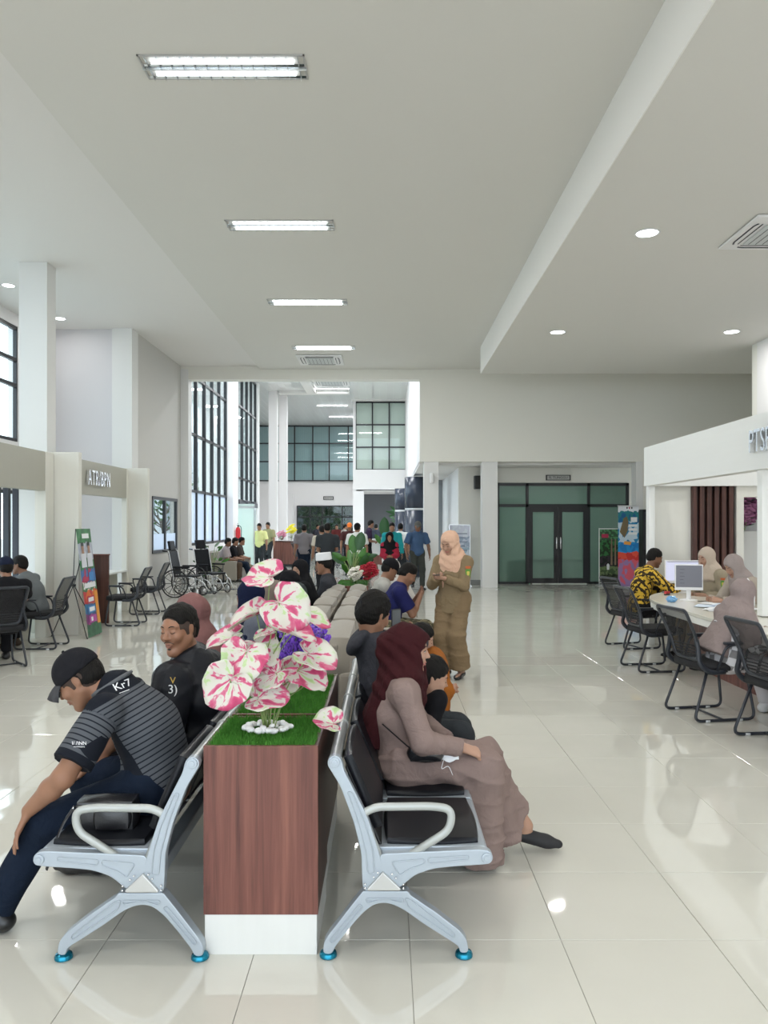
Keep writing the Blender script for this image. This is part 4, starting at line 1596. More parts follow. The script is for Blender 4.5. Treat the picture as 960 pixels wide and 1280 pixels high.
def make_chair(label, loc, rz, group):
    """faces local +x"""
    t = thing('visitor_chair', label, 'chair', loc, rz, group)
    cushion(-.22, -.235, .42, .25, .235, .49, .015, edge=.35).build('seat', M_seatf, t, True)
    # back frame: rounded outline loop leaning back
    def bp(u, v):  # u across, v height 0..1
        x = -.20 - .02 - .16 * v - .05 * math.sin(v * PI) * -1 * .6
        return Vector((x, u, .50 + .44 * v))
    loop = [bp(-.17, .02), bp(-.21, .45), bp(-.225, .98), bp(.225, .98), bp(.21, .45), bp(.17, .02)]
    MB().tube(fillet(loop, [.05, .1, .035, .035, .1, .05], 5, closed=True), .014, 8, closed=True, flat=1.3).build('back_frame', M_plast, t, True)
    rows = []
    for i in range(9):
        v = .02 + .96 * i / 8
        hw = .17 + (.05 * min(1, v * 2.2) if v < .45 else .05 + .0 * v)
        rows.append([bp(hw * (j / 4 - 1), v) + Vector((-.012 * (1 - (j / 4 - 1) ** 2), 0, 0)) for j in range(9)])
    MB().grid(rows).build('mesh_back', M_mesh, t, True)
    lb = MB()
    for v in (.10, .16, .22, .28):
        lb.tube([bp(-.17, v), bp(-.09, v) + Vector((.012, 0, 0)), bp(.09, v) + Vector((.012, 0, 0)), bp(.17, v)], .006, 5)
    lb.build('lumbar_bars', M_plast, t, True)
    # curved side brackets joining back, arm and seat
    for s in (-1, 1):
        P = catmull([bp(s * .20, .42), bp(s * .225, .2) + Vector((-.02, 0, 0)), Vector((-.255, s * .245, .50)), Vector((-.17, s * .25, .425)), Vector((-.02, s * .24, .42))], 5)
        MB().tube(P, .016, 8, flat=1.4).build('side_bracket', M_plast, t, True)
        P = fillet([(-.10, s * .25, .43), (-.03, s * .27, .64), (.19, s * .27, .655), (.13, s * .25, .43)], [0, .06, .05, 0], 6)
        arm = MB().tube(P, .011, 8).build('armrest', M_plast, t, True)
        MB().box(-.05, s * .27 - .022, .648, .19, s * .27 + .022, .67).build('arm_pad', M_plast, arm, bevel=.008)
        # sled leg: one bent tube each side
        P = fillet([(.20, s * .20, .42), (.26, s * .235, .015), (-.30, s * .235, .015), (-.16, s * .20, .42)], [0, .07, .07, 0], 6)
        MB().tube(P, .0125, 10).build('leg', M_plast, t, True)
        for x_ in (.12, -.18):
            MB().cyl((x_ - .02, s * .235, .0135), (x_ + .02, s * .235, .0135), .0135, n=10).build('glide', mat('pale_glide', (.55, .57, .58), .5), t, True)
    MB().tube([(-.03, -.235, .018), (-.03, .235, .018)], .009, 8).build('cross_bar', M_plast, t, True)
    MB().box(-.16, -.21, .405, .22, .21, .425).build('seat_pan', M_plast, t, bevel=.006)
    return t


GR = 'mesh backed visitor chairs at the right counter'
GL = 'mesh backed visitor chairs at the left booths'
ch0 = make_chair('mesh backed chair of the man in the yellow batik shirt', (3.32, 10.45, 0), .25, GR)
dup(ch0, (3.04, 8.85, 0), .12, 'empty mesh backed chair between the batik man and the nearer chairs', GR)
dup(ch0, (2.80, 6.72, 0), .18, 'mesh backed chair under the woman in the mauve headscarf', GR)
dup(ch0, (3.02, 5.85, 0), .12, 'mesh backed chair cut by the right edge of the picture', GR)
dup(ch0, (-4.62, 10.40, 0), PI + .05, 'mesh backed chair of the man in the grey shirt at the left', GL)
dup(ch0, (-4.50, 9.0, 0), PI - .85, 'mesh backed chair cut by the left edge of the picture', GL)
dup(ch0, (-4.28, 12.75, 0), PI + .05, 'empty mesh backed chair just right of the promotional stand', GL)
dup(ch0, (-4.42, 14.35, 0), PI + .05, 'empty mesh backed chair, farther one, before the pale fin', GL)

# ------------------------------------------------------------------ monitors, papers and small things on the counter
def monitor(label, loc, rz, mscreen, wd=.52, ht=.31, mback=None, z=.76):
    t = thing('monitor', label, 'monitor', (loc[0], loc[1], z), rz)
    MB().box(-wd / 2, -.012, .12, wd / 2, .012, .12 + ht).build('housing', mback or M_white_metal, t, bevel=.005)
    MB().box(-wd / 2 + .012, -.0145, .155, wd / 2 - .012, -.012, .12 + ht - .012).build('screen', mscreen, t)
    MB().box(-.025, .012, .02, .025, .03, .22).build('neck', M_white_metal, t, bevel=.004)
    MB().lathe([(.10, 0), (.10, .008), (.03, .016), (.028, .03)], 20, (0, .02, 0)).build('foot', M_white_metal, t, True, autosmooth=40)
    return t


M_scr = mat('lit_screen', (.05, .05, .06), .3, emit=(.66, .68, .86), estr=.75)
M_scr2 = mat('dark_grey_screen', (.17, .17, .20), .35)
p = PX(849, 0, 10.2)
mo = monitor('silver monitor with a lit pale blue screen, at the far end of the counter', (3.86, 10.1), .05, M_scr, .50, .30)
MB().box(-.22, -.0155, .395, .22, -.0145, .405).build('toolbar', mat('toolbar_grey', (.3, .3, .33), .5), mo)
mo = monitor('white edged monitor with a dull grey screen, nearer on the counter', (3.52, 9.05), -.22, M_scr2, .31, .30)
tx = MB()
for k in range(5): tx.box(-.10, -.0155, .20 + k * .04, -.05 - .01 * (k % 2), -.0148, .204 + k * .04)
tx.build('icons', mat('icon_grey', (.05, .05, .07), .5), mo)
lp = thing('laptop', 'dark laptop lid standing open at the right edge of the counter', 'laptop', (3.80, 7.55, .76), -.3)
MB().box(-.16, -.11, 0, .16, .11, .015).build('keyboard_base', M_dark, lp, bevel=.004)
MB().box(-.16, .10, .015, .16, .11, .22).build('lid', mat('slate_lid', (.09, .10, .11), .4), lp, bevel=.004)
M_paper = mat('paper', (.80, .81, .82), .8)
M_paper2 = mat('bluish_paper', (.62, .70, .80), .8)
r_ = random.Random(4)
for k in range(11):
    x_ = 3.52 + r_.uniform(-.17, .25); y_ = 8.35 + r_.uniform(-.38, .38)
    o = MB().box(-.105, -.148, 0, .105, .148, .0015).build('paper_sheet', M_paper if k % 3 else M_paper2)
    o.location = (x_, y_, .762 + k * .0022)
    o.rotation_euler = (0, 0, r_.uniform(-1.2, 1.2))
    setp(o, 'loose sheet in the spread of papers before the two counter women', 'paper', 'loose papers on the counter')
t = thing('pen', 'dark pen lying across the loose papers on the counter', 'pen', (3.50, 8.62, .795), .5)
MB().tube([(-.07, 0, 0), (.07, 0, 0)], .004, 6).build('barrel', M_black, t, True)
# crumpled blue plastic
t = thing('plastic_wrap', 'crumpled clear blue plastic on the counter in front of the monitor', 'plastic wrap', (3.25, 8.85, .76))
mb = MB().ball((0, 0, .035), (.06, .05, .035), 18, 12)
mb.V = [v + Vector((r_.uniform(-.012, .012), r_.uniform(-.012, .012), r_.uniform(-.008, .008) if v.z > .01 else 0)) for v in mb.V]
mb.build('wrap', mat('blue_plastic', (.22, .45, .72), .2), t)
t = thing('paper_cup', 'small white cup on the near part of the counter', 'cup', (3.16, 7.42, .76))
MB().lathe([(.028, 0), (.036, .08), (.038, .08), (.034, .078), (.026, .004)], 16).build('cup', M_paper2, t, True, autosmooth=40)
t = thing('stapler', 'small red stapler by the far monitor', 'stapler', (3.52, 9.75, .76), .8)
MB().box(-.06, -.015, 0, .06, .015, .015).build('foot', M_black, t, bevel=.003)
MB().prism([(-.06, .018), (.06, .018), (.05, .045), (-.05, .05)], -.014, .014).build('arm', mat('red_plastic', (.6, .03, .04), .4), t, bevel=.003)

# hall reception desk and little tables
t = thing('hall_desk', 'white topped reception desk with walnut base in the far hall', 'desk', (-.28, 26.0, 0))
MB().box(-.30, -.3, .62, .62, .3, 1.12).build('upper_front', M_white_metal, t, bevel=.01)
MB().box(-.24, -.26, 0, .58, .28, .62).build('base', wood_mat('pinkish_wood', (120, 78, 68), (140, 95, 84), (158, 112, 100)), t)
MB().box(-.33, -.34, 1.12, .65, .34, 1.15).build('top', M_white_metal, t, bevel=.005)
for k, (px, Y) in enumerate(((352, 31.0), (364, 30.2))):
    t = thing('side_table', ['low brown cabinet below the pink flowers in the far hall', 'low brown cabinet below the yellow flowers in the far hall'][k], 'cabinet', ((px - 483) * Y / FPX, Y, 0), 0, 'low cabinets in the far hall')
    MB().box(-.3, -.25, .1, .3, .25, .95).build('body', M_wood, t, bevel=.01)
    MB().box(-.33, -.28, .95, .33, .28, .98).build('top', M_wood_d, t)
    MB().box(-.28, -.22, 0, .28, .22, .1).build('plinth', M_black, t)
fl = pompon('bunch of pink flowers on a low cabinet in the far hall', 356, 666, 30.9, (.75, .30, .42), .20, 'pink_petals', n=24); fl.location = ((352 - 483) * 31 / FPX, 31.0, .98)
fl2 = pompon('bunch of yellow flowers on a low cabinet in the far hall', 363, 659, 30.1, (.85, .75, .03), .20, 'yellow_petals', n=24); fl2.location = ((364 - 483) * 30.2 / FPX, 30.2, .98)
for f_ in (fl, fl2):
    for ch in f_.children:
        ch.location.z = -.28 if ch.name.startswith('petals') else 0
        if not ch.name.startswith('petals'): ch.scale = (1, 1, .5)
GH = 'chairs in the far hall'
for k, (px, Y, rz) in enumerate(((377, 29.5, .3), (424, 31, 2.8), (405, 33, 0), (432, 29, 2.5))):
    dup(ch0, ((px - 483) * Y / FPX, Y, 0), rz, ['black chair beside the yellow flowers in the far hall', 'black chair left of the orange cap person, far hall', 'black chair behind the dark shirt man, far hall', 'black chair by the block pillar, far hall'][k], GH)

# curved dark columns right of the hall
for k, (px, Y, r0, z1) in enumerate(((520, 24.5, .36, 3.12), (504, 27.5, .30, 2.9))):
    t = thing('dark_column', ['thick glossy navy round column with white ring, behind the blue shirt man', 'slimmer navy round column with white ring, left of its twin'][k], 'column', ((px - 483) * Y / FPX, Y, 0), 0, 'navy round columns')
    MB().lathe([(r0, 0), (r0, 2.08)], 28).build('lower_drum', mat('navy_gloss', (.035, .045, .07), .25), t, True)
    MB().lathe([(r0 * .97, 2.08), (r0 * .97, 2.15)], 28).build('white_ring', M_white_metal, t, True)
    MB().lathe([(r0, 2.15), (r0, z1)], 28).build('upper_drum', mat('navy_gloss', (.035, .045, .07), .25), t, True)

# ------------------------------------------------------------------ banners and stands
def banner_print(name, bands, scale=9, seed=0.0):
    """flat printed artwork: colour bands along local v with blotchy shapes"""
    m = mat(name, (.5, .5, .5), .35)
    N, L, b = nodes_of(m)
    uv = N.new('ShaderNodeUVMap')
    sp = N.new('ShaderNodeSeparateXYZ'); L.new(uv.outputs[0], sp.inputs[0])
    n = N.new('ShaderNodeTexNoise'); n.inputs['Scale'].default_value = scale; n.inputs['Detail'].default_value = 3
    mp = N.new('ShaderNodeMapping'); mp.inputs['Location'].default_value = (seed, seed, 0); mp.inputs['Scale'].default_value = (1, 2.6, 1)
    L.new(uv.outputs[0], mp.inputs[0]); L.new(mp.outputs[0], n.inputs['Vector'])
    md = N.new('ShaderNodeMath'); md.operation = 'MULTIPLY_ADD'; md.inputs[1].default_value = .10; md.inputs[2].default_value = -.05
    L.new(n.outputs['Fac'], md.inputs[0])
    ad = N.new('ShaderNodeMath'); ad.operation = 'ADD'; L.new(sp.outputs['Y'], ad.inputs[0]); L.new(md.outputs[0], ad.inputs[1])
    r = N.new('ShaderNodeValToRGB'); r.color_ramp.interpolation = 'CONSTANT'
    r2 = N.new('ShaderNodeValToRGB'); r2.color_ramp.interpolation = 'CONSTANT'
    for rr_, idx in ((r, 1), (r2, 2)):
        rr_.color_ramp.elements[0].position = 0; rr_.color_ramp.elements[0].color = (*lin(bands[0][idx]), 1)
        rr_.color_ramp.elements[1].position = bands[1][0]; rr_.color_ramp.elements[1].color = (*lin(bands[1][idx]), 1)
        for bb in bands[2:]:
            e = rr_.color_ramp.elements.new(bb[0]); e.color = (*lin(bb[idx]), 1)
        L.new(ad.outputs[0], rr_.inputs[0])
    n3 = N.new('ShaderNodeTexVoronoi'); n3.inputs['Scale'].default_value = scale * 1.3
    L.new(mp.outputs[0], n3.inputs['Vector'])
    st_ = N.new('ShaderNodeMath'); st_.operation = 'GREATER_THAN'; st_.inputs[1].default_value = .45
    L.new(n3.outputs['Color'], st_.inputs[0])
    mx = N.new('ShaderNodeMix'); mx.data_type = 'RGBA'
    L.new(st_.outputs[0], mx.inputs[0]); L.new(r.outputs[0], mx.inputs[6]); L.new(r2.outputs[0], mx.inputs[7])
    L.new(mx.outputs[2], b.inputs['Base Color'])
    return m


def sheet(name, m, wd, ht, parent, z0=0, y=0, lean=0.0, thick=.004):
    """upright sheet in local xz facing -y, with UVs"""
    o = mesh_obj(name, [(-wd / 2, y, z0), (wd / 2, y, z0), (wd / 2, y + lean, z0 + ht), (-wd / 2, y + lean, z0 + ht)], [(0, 1, 2, 3)], m, parent)
    u = o.data.uv_layers.new(name='UVMap')
    for i, c_ in enumerate(((0, 0), (1, 0), (1, 1), (0, 1))): u.data[i].uv = c_
    md = o.modifiers.new('solid', 'SOLIDIFY'); md.thickness = thick; md.offset = -1
    return o


# X stand on the left : printed side faces +X
xb = thing('promotional_stand', 'tall leaning green printed banner on a black wire stand, left of the cap man', 'banner stand', (-4.29, 11.42, 0), PI / 2 + .05)
pr = banner_print('green_print', [(0, (40, 88, 62), (60, 110, 80)), (.12, (176, 60, 140), (120, 50, 110)), (.2, (40, 110, 150), (50, 90, 140)), (.3, (190, 50, 60), (220, 120, 60)), (.42, (70, 120, 80), (230, 230, 225)), (.5, (60, 110, 170), (170, 40, 80)), (.62, (50, 120, 70), (40, 100, 55)), (.72, (190, 195, 205), (170, 175, 190)), (.86, (52, 128, 68), (40, 105, 55))], 5, 3.0)
sheet('print', pr, .60, 1.56, xb, .02, -.02, .18)
# the print's blocks as raised paper-flat shapes: portraits and boxes
def decal(parent, x0, z0, x1, z1, m, wd=.6, base=(.02, -.02, .18, 1.56), off=.006, name='print_block'):
    z_b, yb, ln, ht = base
    f0 = yb + ln * (z0 - z_b) / ht - off
    f1 = yb + ln * (z1 - z_b) / ht - off
    return mesh_obj(name, [(x0, f0, z0), (x1, f0, z0), (x1, f1, z1), (x0, f1, z1)], [(0, 1, 2, 3)], m, parent)


Mw = mat('print_white', (.78, .80, .82), .4)
decal(xb, -.12, 1.44, .18, 1.51, Mw)
for k, x_ in enumerate((-.14, .12)):
    decal(xb, x_ - .11, 1.02, x_ + .11, 1.22, mat('print_uniform', (.66, .68, .74), .4))
    decal(xb, x_ - .05, 1.22, x_ + .05, 1.33, mat('print_skin', (.36, .20, .13), .4))
    decal(xb, x_ - .055, 1.33, x_ + .055, 1.38, M_black)
decal(xb, -.26, .82, -.02, .88, mat('print_red', (.5, .04, .10), .4)); decal(xb, -.24, .72, .24, .80, Mw)
decal(xb, 0, .82, .20, .94, mat('print_blue', (.06, .25, .55), .4))
decal(xb, -.2, .50, .12, .60, mat('print_red', (.5, .04, .10), .4)); decal(xb, -.15, .52, .08, .58, Mw, off=.008)
decal(xb, -.2, .36, .12, .46, mat('print_blue', (.06, .25, .55), .4)); decal(xb, -.15, .38, .08, .44, Mw, off=.008)
decal(xb, -.2, .22, .12, .32, mat('print_pink', (.45, .08, .35), .4)); decal(xb, -.12, .24, -.04, .30, Mw, off=.008)
decal(xb, .14, .18, .27, .66, mat('print_orange', (.75, .33, .05), .4))
text_mesh('lettering', 'MELAYANI', .105, mat('print_ink', (.03, .03, .05), .5), xb, (0, .063, .76), (PI / 2 + .0, 0, 0), .0005)
pw = MB()
pw.tube([(-.28, .01, 0), (-.02, .30, .75), (-.29, .17, 1.58)], .007, 6)
pw.tube([(.28, .01, 0), (.02, .30, .75), (.29, .17, 1.58)], .007, 6)
pw.tube([(0, .30, .75), (.0, .62, 0)], .007, 6)
pw.tube([(-.28, .01, 0), (-.28, .00, .02)], .007, 6)
pw.build('wire_frame', M_black, xb, True)
MB().cyl((0, .27, .75), (0, .33, .75), .02, n=10).build('hub', M_black, xb)

# roll-up and poster stand on the right
t = thing('roll_up_banner', 'tall blue printed roll up banner beside the tinted office front', 'banner stand', (6.10, 19.6, 0), 0)
pr = banner_print('blue_print', [(0, (210, 90, 110), (150, 120, 170)), (.33, (200, 50, 45), (220, 80, 60)), (.42, (20, 120, 190), (30, 140, 205)), (.55, (30, 130, 180), (190, 210, 225)), (.8, (20, 90, 140), (30, 120, 130)), (.93, (225, 228, 235), (220, 224, 232))], 5, 7.0)
sheet('print', pr, .52, 2.02, t, .08, 0, 0)
ob = MB(); ob.box(-.28, -.1, 0, .28, .1, .08)
ob.build('base', M_steel, t, bevel=.01)
MB().box(-.27, -.012, 2.09, .27, .015, 2.12).build('top_rail', M_steel, t)
MB().box(-.01, .02, .06, .01, .035, 2.1).build('pole', M_steel, t)


def decal2(parent, pts, m, y=-.003, name='print_block'):
    return mesh_obj(name, [(x, y, z) for x, z in pts], [tuple(range(len(pts)))], m, parent)


decal2(t, [(-.22, 1.45), (-.12, 1.80), (-.04, 1.84), (.0, 1.70), (-.02, 1.48), (-.10, 1.30)], mat('print_brown', (.16, .12, .06), .5))
for z_ in (1.38, 1.48, 1.58): decal2(t, [(0, z_), (.22, z_), (.22, z_ + .06), (0, z_ + .06)], Mw)
decal2(t, [(.06, 1.70), (.22, 1.70), (.22, 1.82), (.06, 1.82)], Mw)
decal2(t, [(-.12, 1.14), (.05, 1.12), (.08, 1.2), (-.10, 1.22)], mat('print_orange', (.75, .33, .05), .4))
for k in range(3): decal2(t, [(-.05 + .06 * k, 2.03), (-.02 + .06 * k, 2.03), (-.02 + .06 * k, 2.08), (-.05 + .06 * k, 2.08)], [M_black, mat('print_red', (.5, .04, .10), .4), M_black][k], -.004)

t = thing('poster_stand', 'white framed garden picture poster on a stand before the tinted glass', 'poster stand', (5.98, 20.9, 0), 0)
pr = banner_print('garden_print', [(0, (30, 36, 28), (60, 70, 50)), (.15, (70, 90, 60), (110, 130, 90)), (.3, (30, 36, 34), (60, 50, 60)), (.5, (60, 120, 70), (40, 60, 40)), (.8, (90, 150, 100), (60, 90, 66))], 7, 1.0)
sheet('print', pr, .52, 1.42, t, .08, -.02, 0)
f = MB()
for x_ in (-.275, .26): f.box(x_, -.03, .03, x_ + .018, -.005, 1.54)
for z_ in (.06, 1.51): f.box(-.275, -.03, z_, .278, -.005, z_ + .022)
f.build('frame', M_white_metal, t)
MB().box(-.34, -.3, 0, .34, .12, .03).build('base', M_steel, t, bevel=.006)
decal2(t, [(-.2, 1.28), (-.02, 1.28), (-.02, 1.38), (-.2, 1.38)], mat('print_red', (.5, .04, .10), .4), -.026)
for x_ in (.04, .14): decal2(t, [(x_, .55), (x_ + .05, .55), (x_ + .04, 1.25), (x_ + .01, 1.25)], mat('print_trunk', (.28, .2, .13), .5), -.026)
decal2(t, [(-.06, .42), (.0, .42), (.01, .55), (-.03, .60), (-.07, .55)], Mw, -.027)

t = thing('notice_board', 'pale blue notice panel standing behind the peach headscarf woman', 'notice board', (1.95, 20.7, 0), 0)
pr = banner_print('notice_print', [(0, (170, 190, 205), (190, 200, 215)), (.3, (150, 175, 190), (200, 210, 220)), (.6, (185, 195, 210), (150, 165, 185)), (.8, (205, 212, 222), (195, 200, 215))], 6, 5.0)
sheet('print', pr, .54, 1.5, t, .12, 0, 0)
f = MB()
for x_ in (-.285, .27): f.box(x_, -.015, 0, x_ + .015, .02, 1.64)
f.box(-.285, -.015, 1.62, .285, .02, 1.635)
f.build('frame', M_steel, t)
MB().box(-.3, -.2, 0, .3, .2, .025).build('base', M_steel, t)
tx = MB()
for k in range(9): tx.box(-.15 + .01 * (k % 3), -.006, .5 + k * .11, .2 - .05 * (k % 2), -.005, .525 + k * .11)
setp(tx.build('text_lines', mat('notice_ink', (.18, .22, .30), .5), t), kind='stuff')
t = thing('dark_cabinet', 'tall black cabinet edge just right of the roll up banner', 'cabinet', (6.62, 19.85, 0))
MB().box(-.13, -.16, 0, .5, .16, 2.02).build('body', M_black, t, bevel=.005)
MB().box(-.1, -.166, 1.0, .47, -.16, 1.96).build('door', M_dark, t)

# ------------------------------------------------------------------ wheelchairs
M_tyre = mat('tyre_black', (.015, .015, .016), .6)


def wheelchair(label, loc, rz):
    """faces local +x"""
    t = thing('wheelchair', label, 'wheelchair', loc, rz, 'folded parked wheelchairs')
    for s in (-1, 1):
        P = [(.0 + .31 * math.cos(a), s * .29, .31 + .31 * math.sin(a)) for a in [2 * PI * k / 28 for k in range(28)]]
        wl = MB().tube(P, .016, 6, closed=True).build('rear_wheel', M_tyre, t, True)
        P = [(.0 + .25 * math.cos(a), s * .325, .31 + .25 * math.sin(a)) for a in [2 * PI * k / 24 for k in range(24)]]
        MB().tube(P, .008, 6, closed=True).build('push_rim', M_black, wl, True)
        sp = MB()
        for k in range(12):
            a = 2 * PI * k / 12
            sp.tube([(0, s * .29, .31), (.30 * math.cos(a), s * .29, .31 + .30 * math.sin(a))], .006, 4)
        sp.build('spokes', M_black, wl)
        MB().cyl((0, s * .25, .31), (0, s * .34, .31), .03, n=12).build('hub', M_steel, wl, True)
        P = [(.48 + .10 * math.cos(a), s * .22, .115 + .10 * math.sin(a)) for a in [2 * PI * k / 16 for k in range(16)]]
        cs = MB().tube(P, .015, 6, closed=True).build('caster', M_tyre, t, True)
        MB().tube([(.48, s * .22, .115), (.45, s * .24, .30)], .012, 6).cyl((.48, s * .21, .115), (.48, s * .23, .115), .06, n=10).build('caster_fork', M_steel, cs, True)
        fr = MB()
        fr.tube(fillet([(-.05, s * .25, .10), (-.05, s * .25, .50), (-.16, s * .25, 1.05), (-.28, s * .25, 1.06)], [.0, .05, .05, 0], 4), .012, 8)
        fr.tube(fillet([(-.05, s * .25, .45), (.42, s * .25, .45), (.50, s * .24, .20)], .06, 4), .012, 8)
        fr.tube([(-.05, s * .25, .20), (.42, s * .25, .22)], .012, 8)
        fr.build('side_frame', M_steel, t, True)
        MB().box(-.04, s * .27 - .03, .66, .34, s * .27 + .03, .70).build('arm_pad', M_vinyl, t, bevel=.012)
        MB().tube([(.0, s * .26, .45), (.0, s * .27, .66)], .01, 6).tube([(.30, s * .26, .45), (.30, s * .27, .66)], .01, 6).build('arm_post', M_black, t, True)
        lr = MB().tube(fillet([(.44, s * .17, .42), (.62, s * .16, .34), (.74, s * .15, .12)], .04, 4), .012, 8).build('leg_rest', M_steel, t, True)
        MB().box(.66, s * .15 - .07, .09, .84, s * .15 + .07, .11).build('foot_plate', M_black, lr, bevel=.01).rotation_euler = (0, 0, 0)
        MB().tube([(-.18, s * .25, 1.04), (-.30, s * .25, 1.045)], .018, 8).build('grip', M_black, t, True)
    MB().box(-.05, -.24, .44, .42, .24, .49).build('seat', M_vinyl, t, bevel=.02)
    R = Matrix.Rotation(-.2, 4, 'Y')
    mb = MB().box(-.025, -.24, .0, .02, .24, .55); R.translation = Vector((-.06, 0, .50)); mb.V = [R @ v for v in mb.V]
    mb.build('backrest', M_vinyl, t, bevel=.02)
    mb = MB().box(-.03, -.15, .56, .03, .15, .78); mb.V = [R @ v for v in mb.V]
    mb.build('headrest', M_vinyl, t, bevel=.02)
    return t


wc = wheelchair('black wheelchair with headrest parked in front, wheel toward the camera', (-4.72, 17.75, 0), -.12)
dup(wc, (-4.35, 18.75, 0), -.55, 'black wheelchair parked behind the front one, back toward the glazing')

# outside: trees and a grey building seen through the left glazing
M_bark = mat('bark', (.10, .08, .06), .9)
M_fol = mat('tree_leaves', (.05, .11, .03), .7)
r_ = random.Random(21)
for k, (x_, y_, h_) in enumerate(((-11.9, 52, 5.2), (-12.2, 64, 9), (-12.3, 76, 9), (-11.8, 41, 2.8))):
    t = thing('tree', ['leafy tree outside the first tall glazing of the hall', 'leafy tree outside the second tall glazing of the hall', 'leafy tree outside beyond the side door', 'leafy tree outside, farthest'][k], 'tree', (x_, y_, -.1), 0, 'trees outside the hall')
    MB().tube(catmull([(0, 0, 0), (.1, 0, h_ * .3), (0, .1, h_ * .7)]), .12, 8).build('trunk', M_bark, t, True)
    br = MB(); fo = MB()
    for q in range(16):
        a = r_.uniform(0, 2 * PI); z0 = h_ * r_.uniform(.3, .7); e = Vector((math.cos(a) * r_.uniform(1, 2), math.sin(a) * r_.uniform(1, 2), z0 + r_.uniform(.6, 2)))
        br.tube([(0, 0, z0), tuple(e)], .03, 5)
        for w_ in range(26):
            c_ = e + Vector((r_.gauss(0, .6), r_.gauss(0, .6), r_.gauss(0, .5)))
            u = Vector((r_.gauss(0, 1), r_.gauss(0, 1), r_.gauss(0, 1))).normalized() * .12
            v = u.cross(Vector((r_.gauss(0, 1), r_.gauss(0, 1), r_.gauss(0, 1)))).normalized() * .09
            fo.add([c_ - u, c_ + v, c_ + u, c_ - v], [(0, 1, 2, 3)])
    br.build('branches', M_bark, t)
    setp(fo.build('foliage', M_fol, t), kind='stuff')
t = thing('building', 'pale grey building with dark framed windows outside the hall glazing', 'building', (-16.0, 60, 0))
MB().box(-2, -22, -.1, 0, 36, 14).build('wall', mat('outer_wall', (.55, .57, .60), .8), t)
for k in range(11):
    for j in range(3):
        y_ = -18 + k * 4.6
        f = MB().box(0, y_, 1.2 + j * 3.6, .06, y_ + 2.4, 3.4 + j * 3.6).build('window', mat('outer_frame', (.25, .26, .28), .5), t)
        MB().box(.06, y_ + .12, 1.3 + j * 3.6, .07, y_ + 2.28, 3.3 + j * 3.6).build('pane', mat('window_grey', (.30, .33, .36), .15), f)
t = thing('building', 'low dull building added to block the sky behind the far entrance glass', 'building', (-3, 72, 0))  # added block that keeps bright sky out of the entrance panes
MB().box(-9, -2, -.1, 10, 2, 7).build('wall', mat('far_wall_grey', (.20, .21, .22), .8), t)
for k in range(5): MB().box(-8 + k * 3.6, -2.06, .8, -6 + k * 3.6, -2, 3.2).build('window', M_dark, t)
r_ = random.Random(33)
for k, (x_, y_, h_) in enumerate(((-4.6, 54, 6), (-1.6, 63, 6.5), (-9.8, 62, 7))):
    t = thing('tree', ['dark tree outside the middle of the far entrance', 'dark tree outside the right of the far entrance', 'dark tree outside the left of the far entrance'][k], 'tree', (x_, y_, -.1), 0, 'trees beyond the far entrance')
    MB().tube(catmull([(0, 0, 0), (.1, 0, h_ * .3), (0, .1, h_ * .7)]), .14, 8).build('trunk', M_bark, t, True)
    fo = MB()
    for q in range(900):
        c_ = Vector((r_.gauss(0, 1.3), r_.gauss(0, .9), h_ * .55 + r_.gauss(0, 1.5)))
        u = Vector((r_.gauss(0, 1), r_.gauss(0, 1), r_.gauss(0, 1))).normalized() * .22
        v = u.cross(Vector((r_.gauss(0, 1), r_.gauss(0, 1), r_.gauss(0, 1)))).normalized() * .16
        fo.add([c_ - u, c_ + v, c_ + u, c_ - v], [(0, 1, 2, 3)])
    setp(fo.build('foliage', M_fol, t), kind='stuff')
# ------------------------------------------------------------------ people: bodies as one continuous surface
def V3(*a): return np.array(a, float)


def nrm(v):
    v = np.asarray(v, float)
    l = np.linalg.norm(v)
    return v / l if l > 1e-9 else v


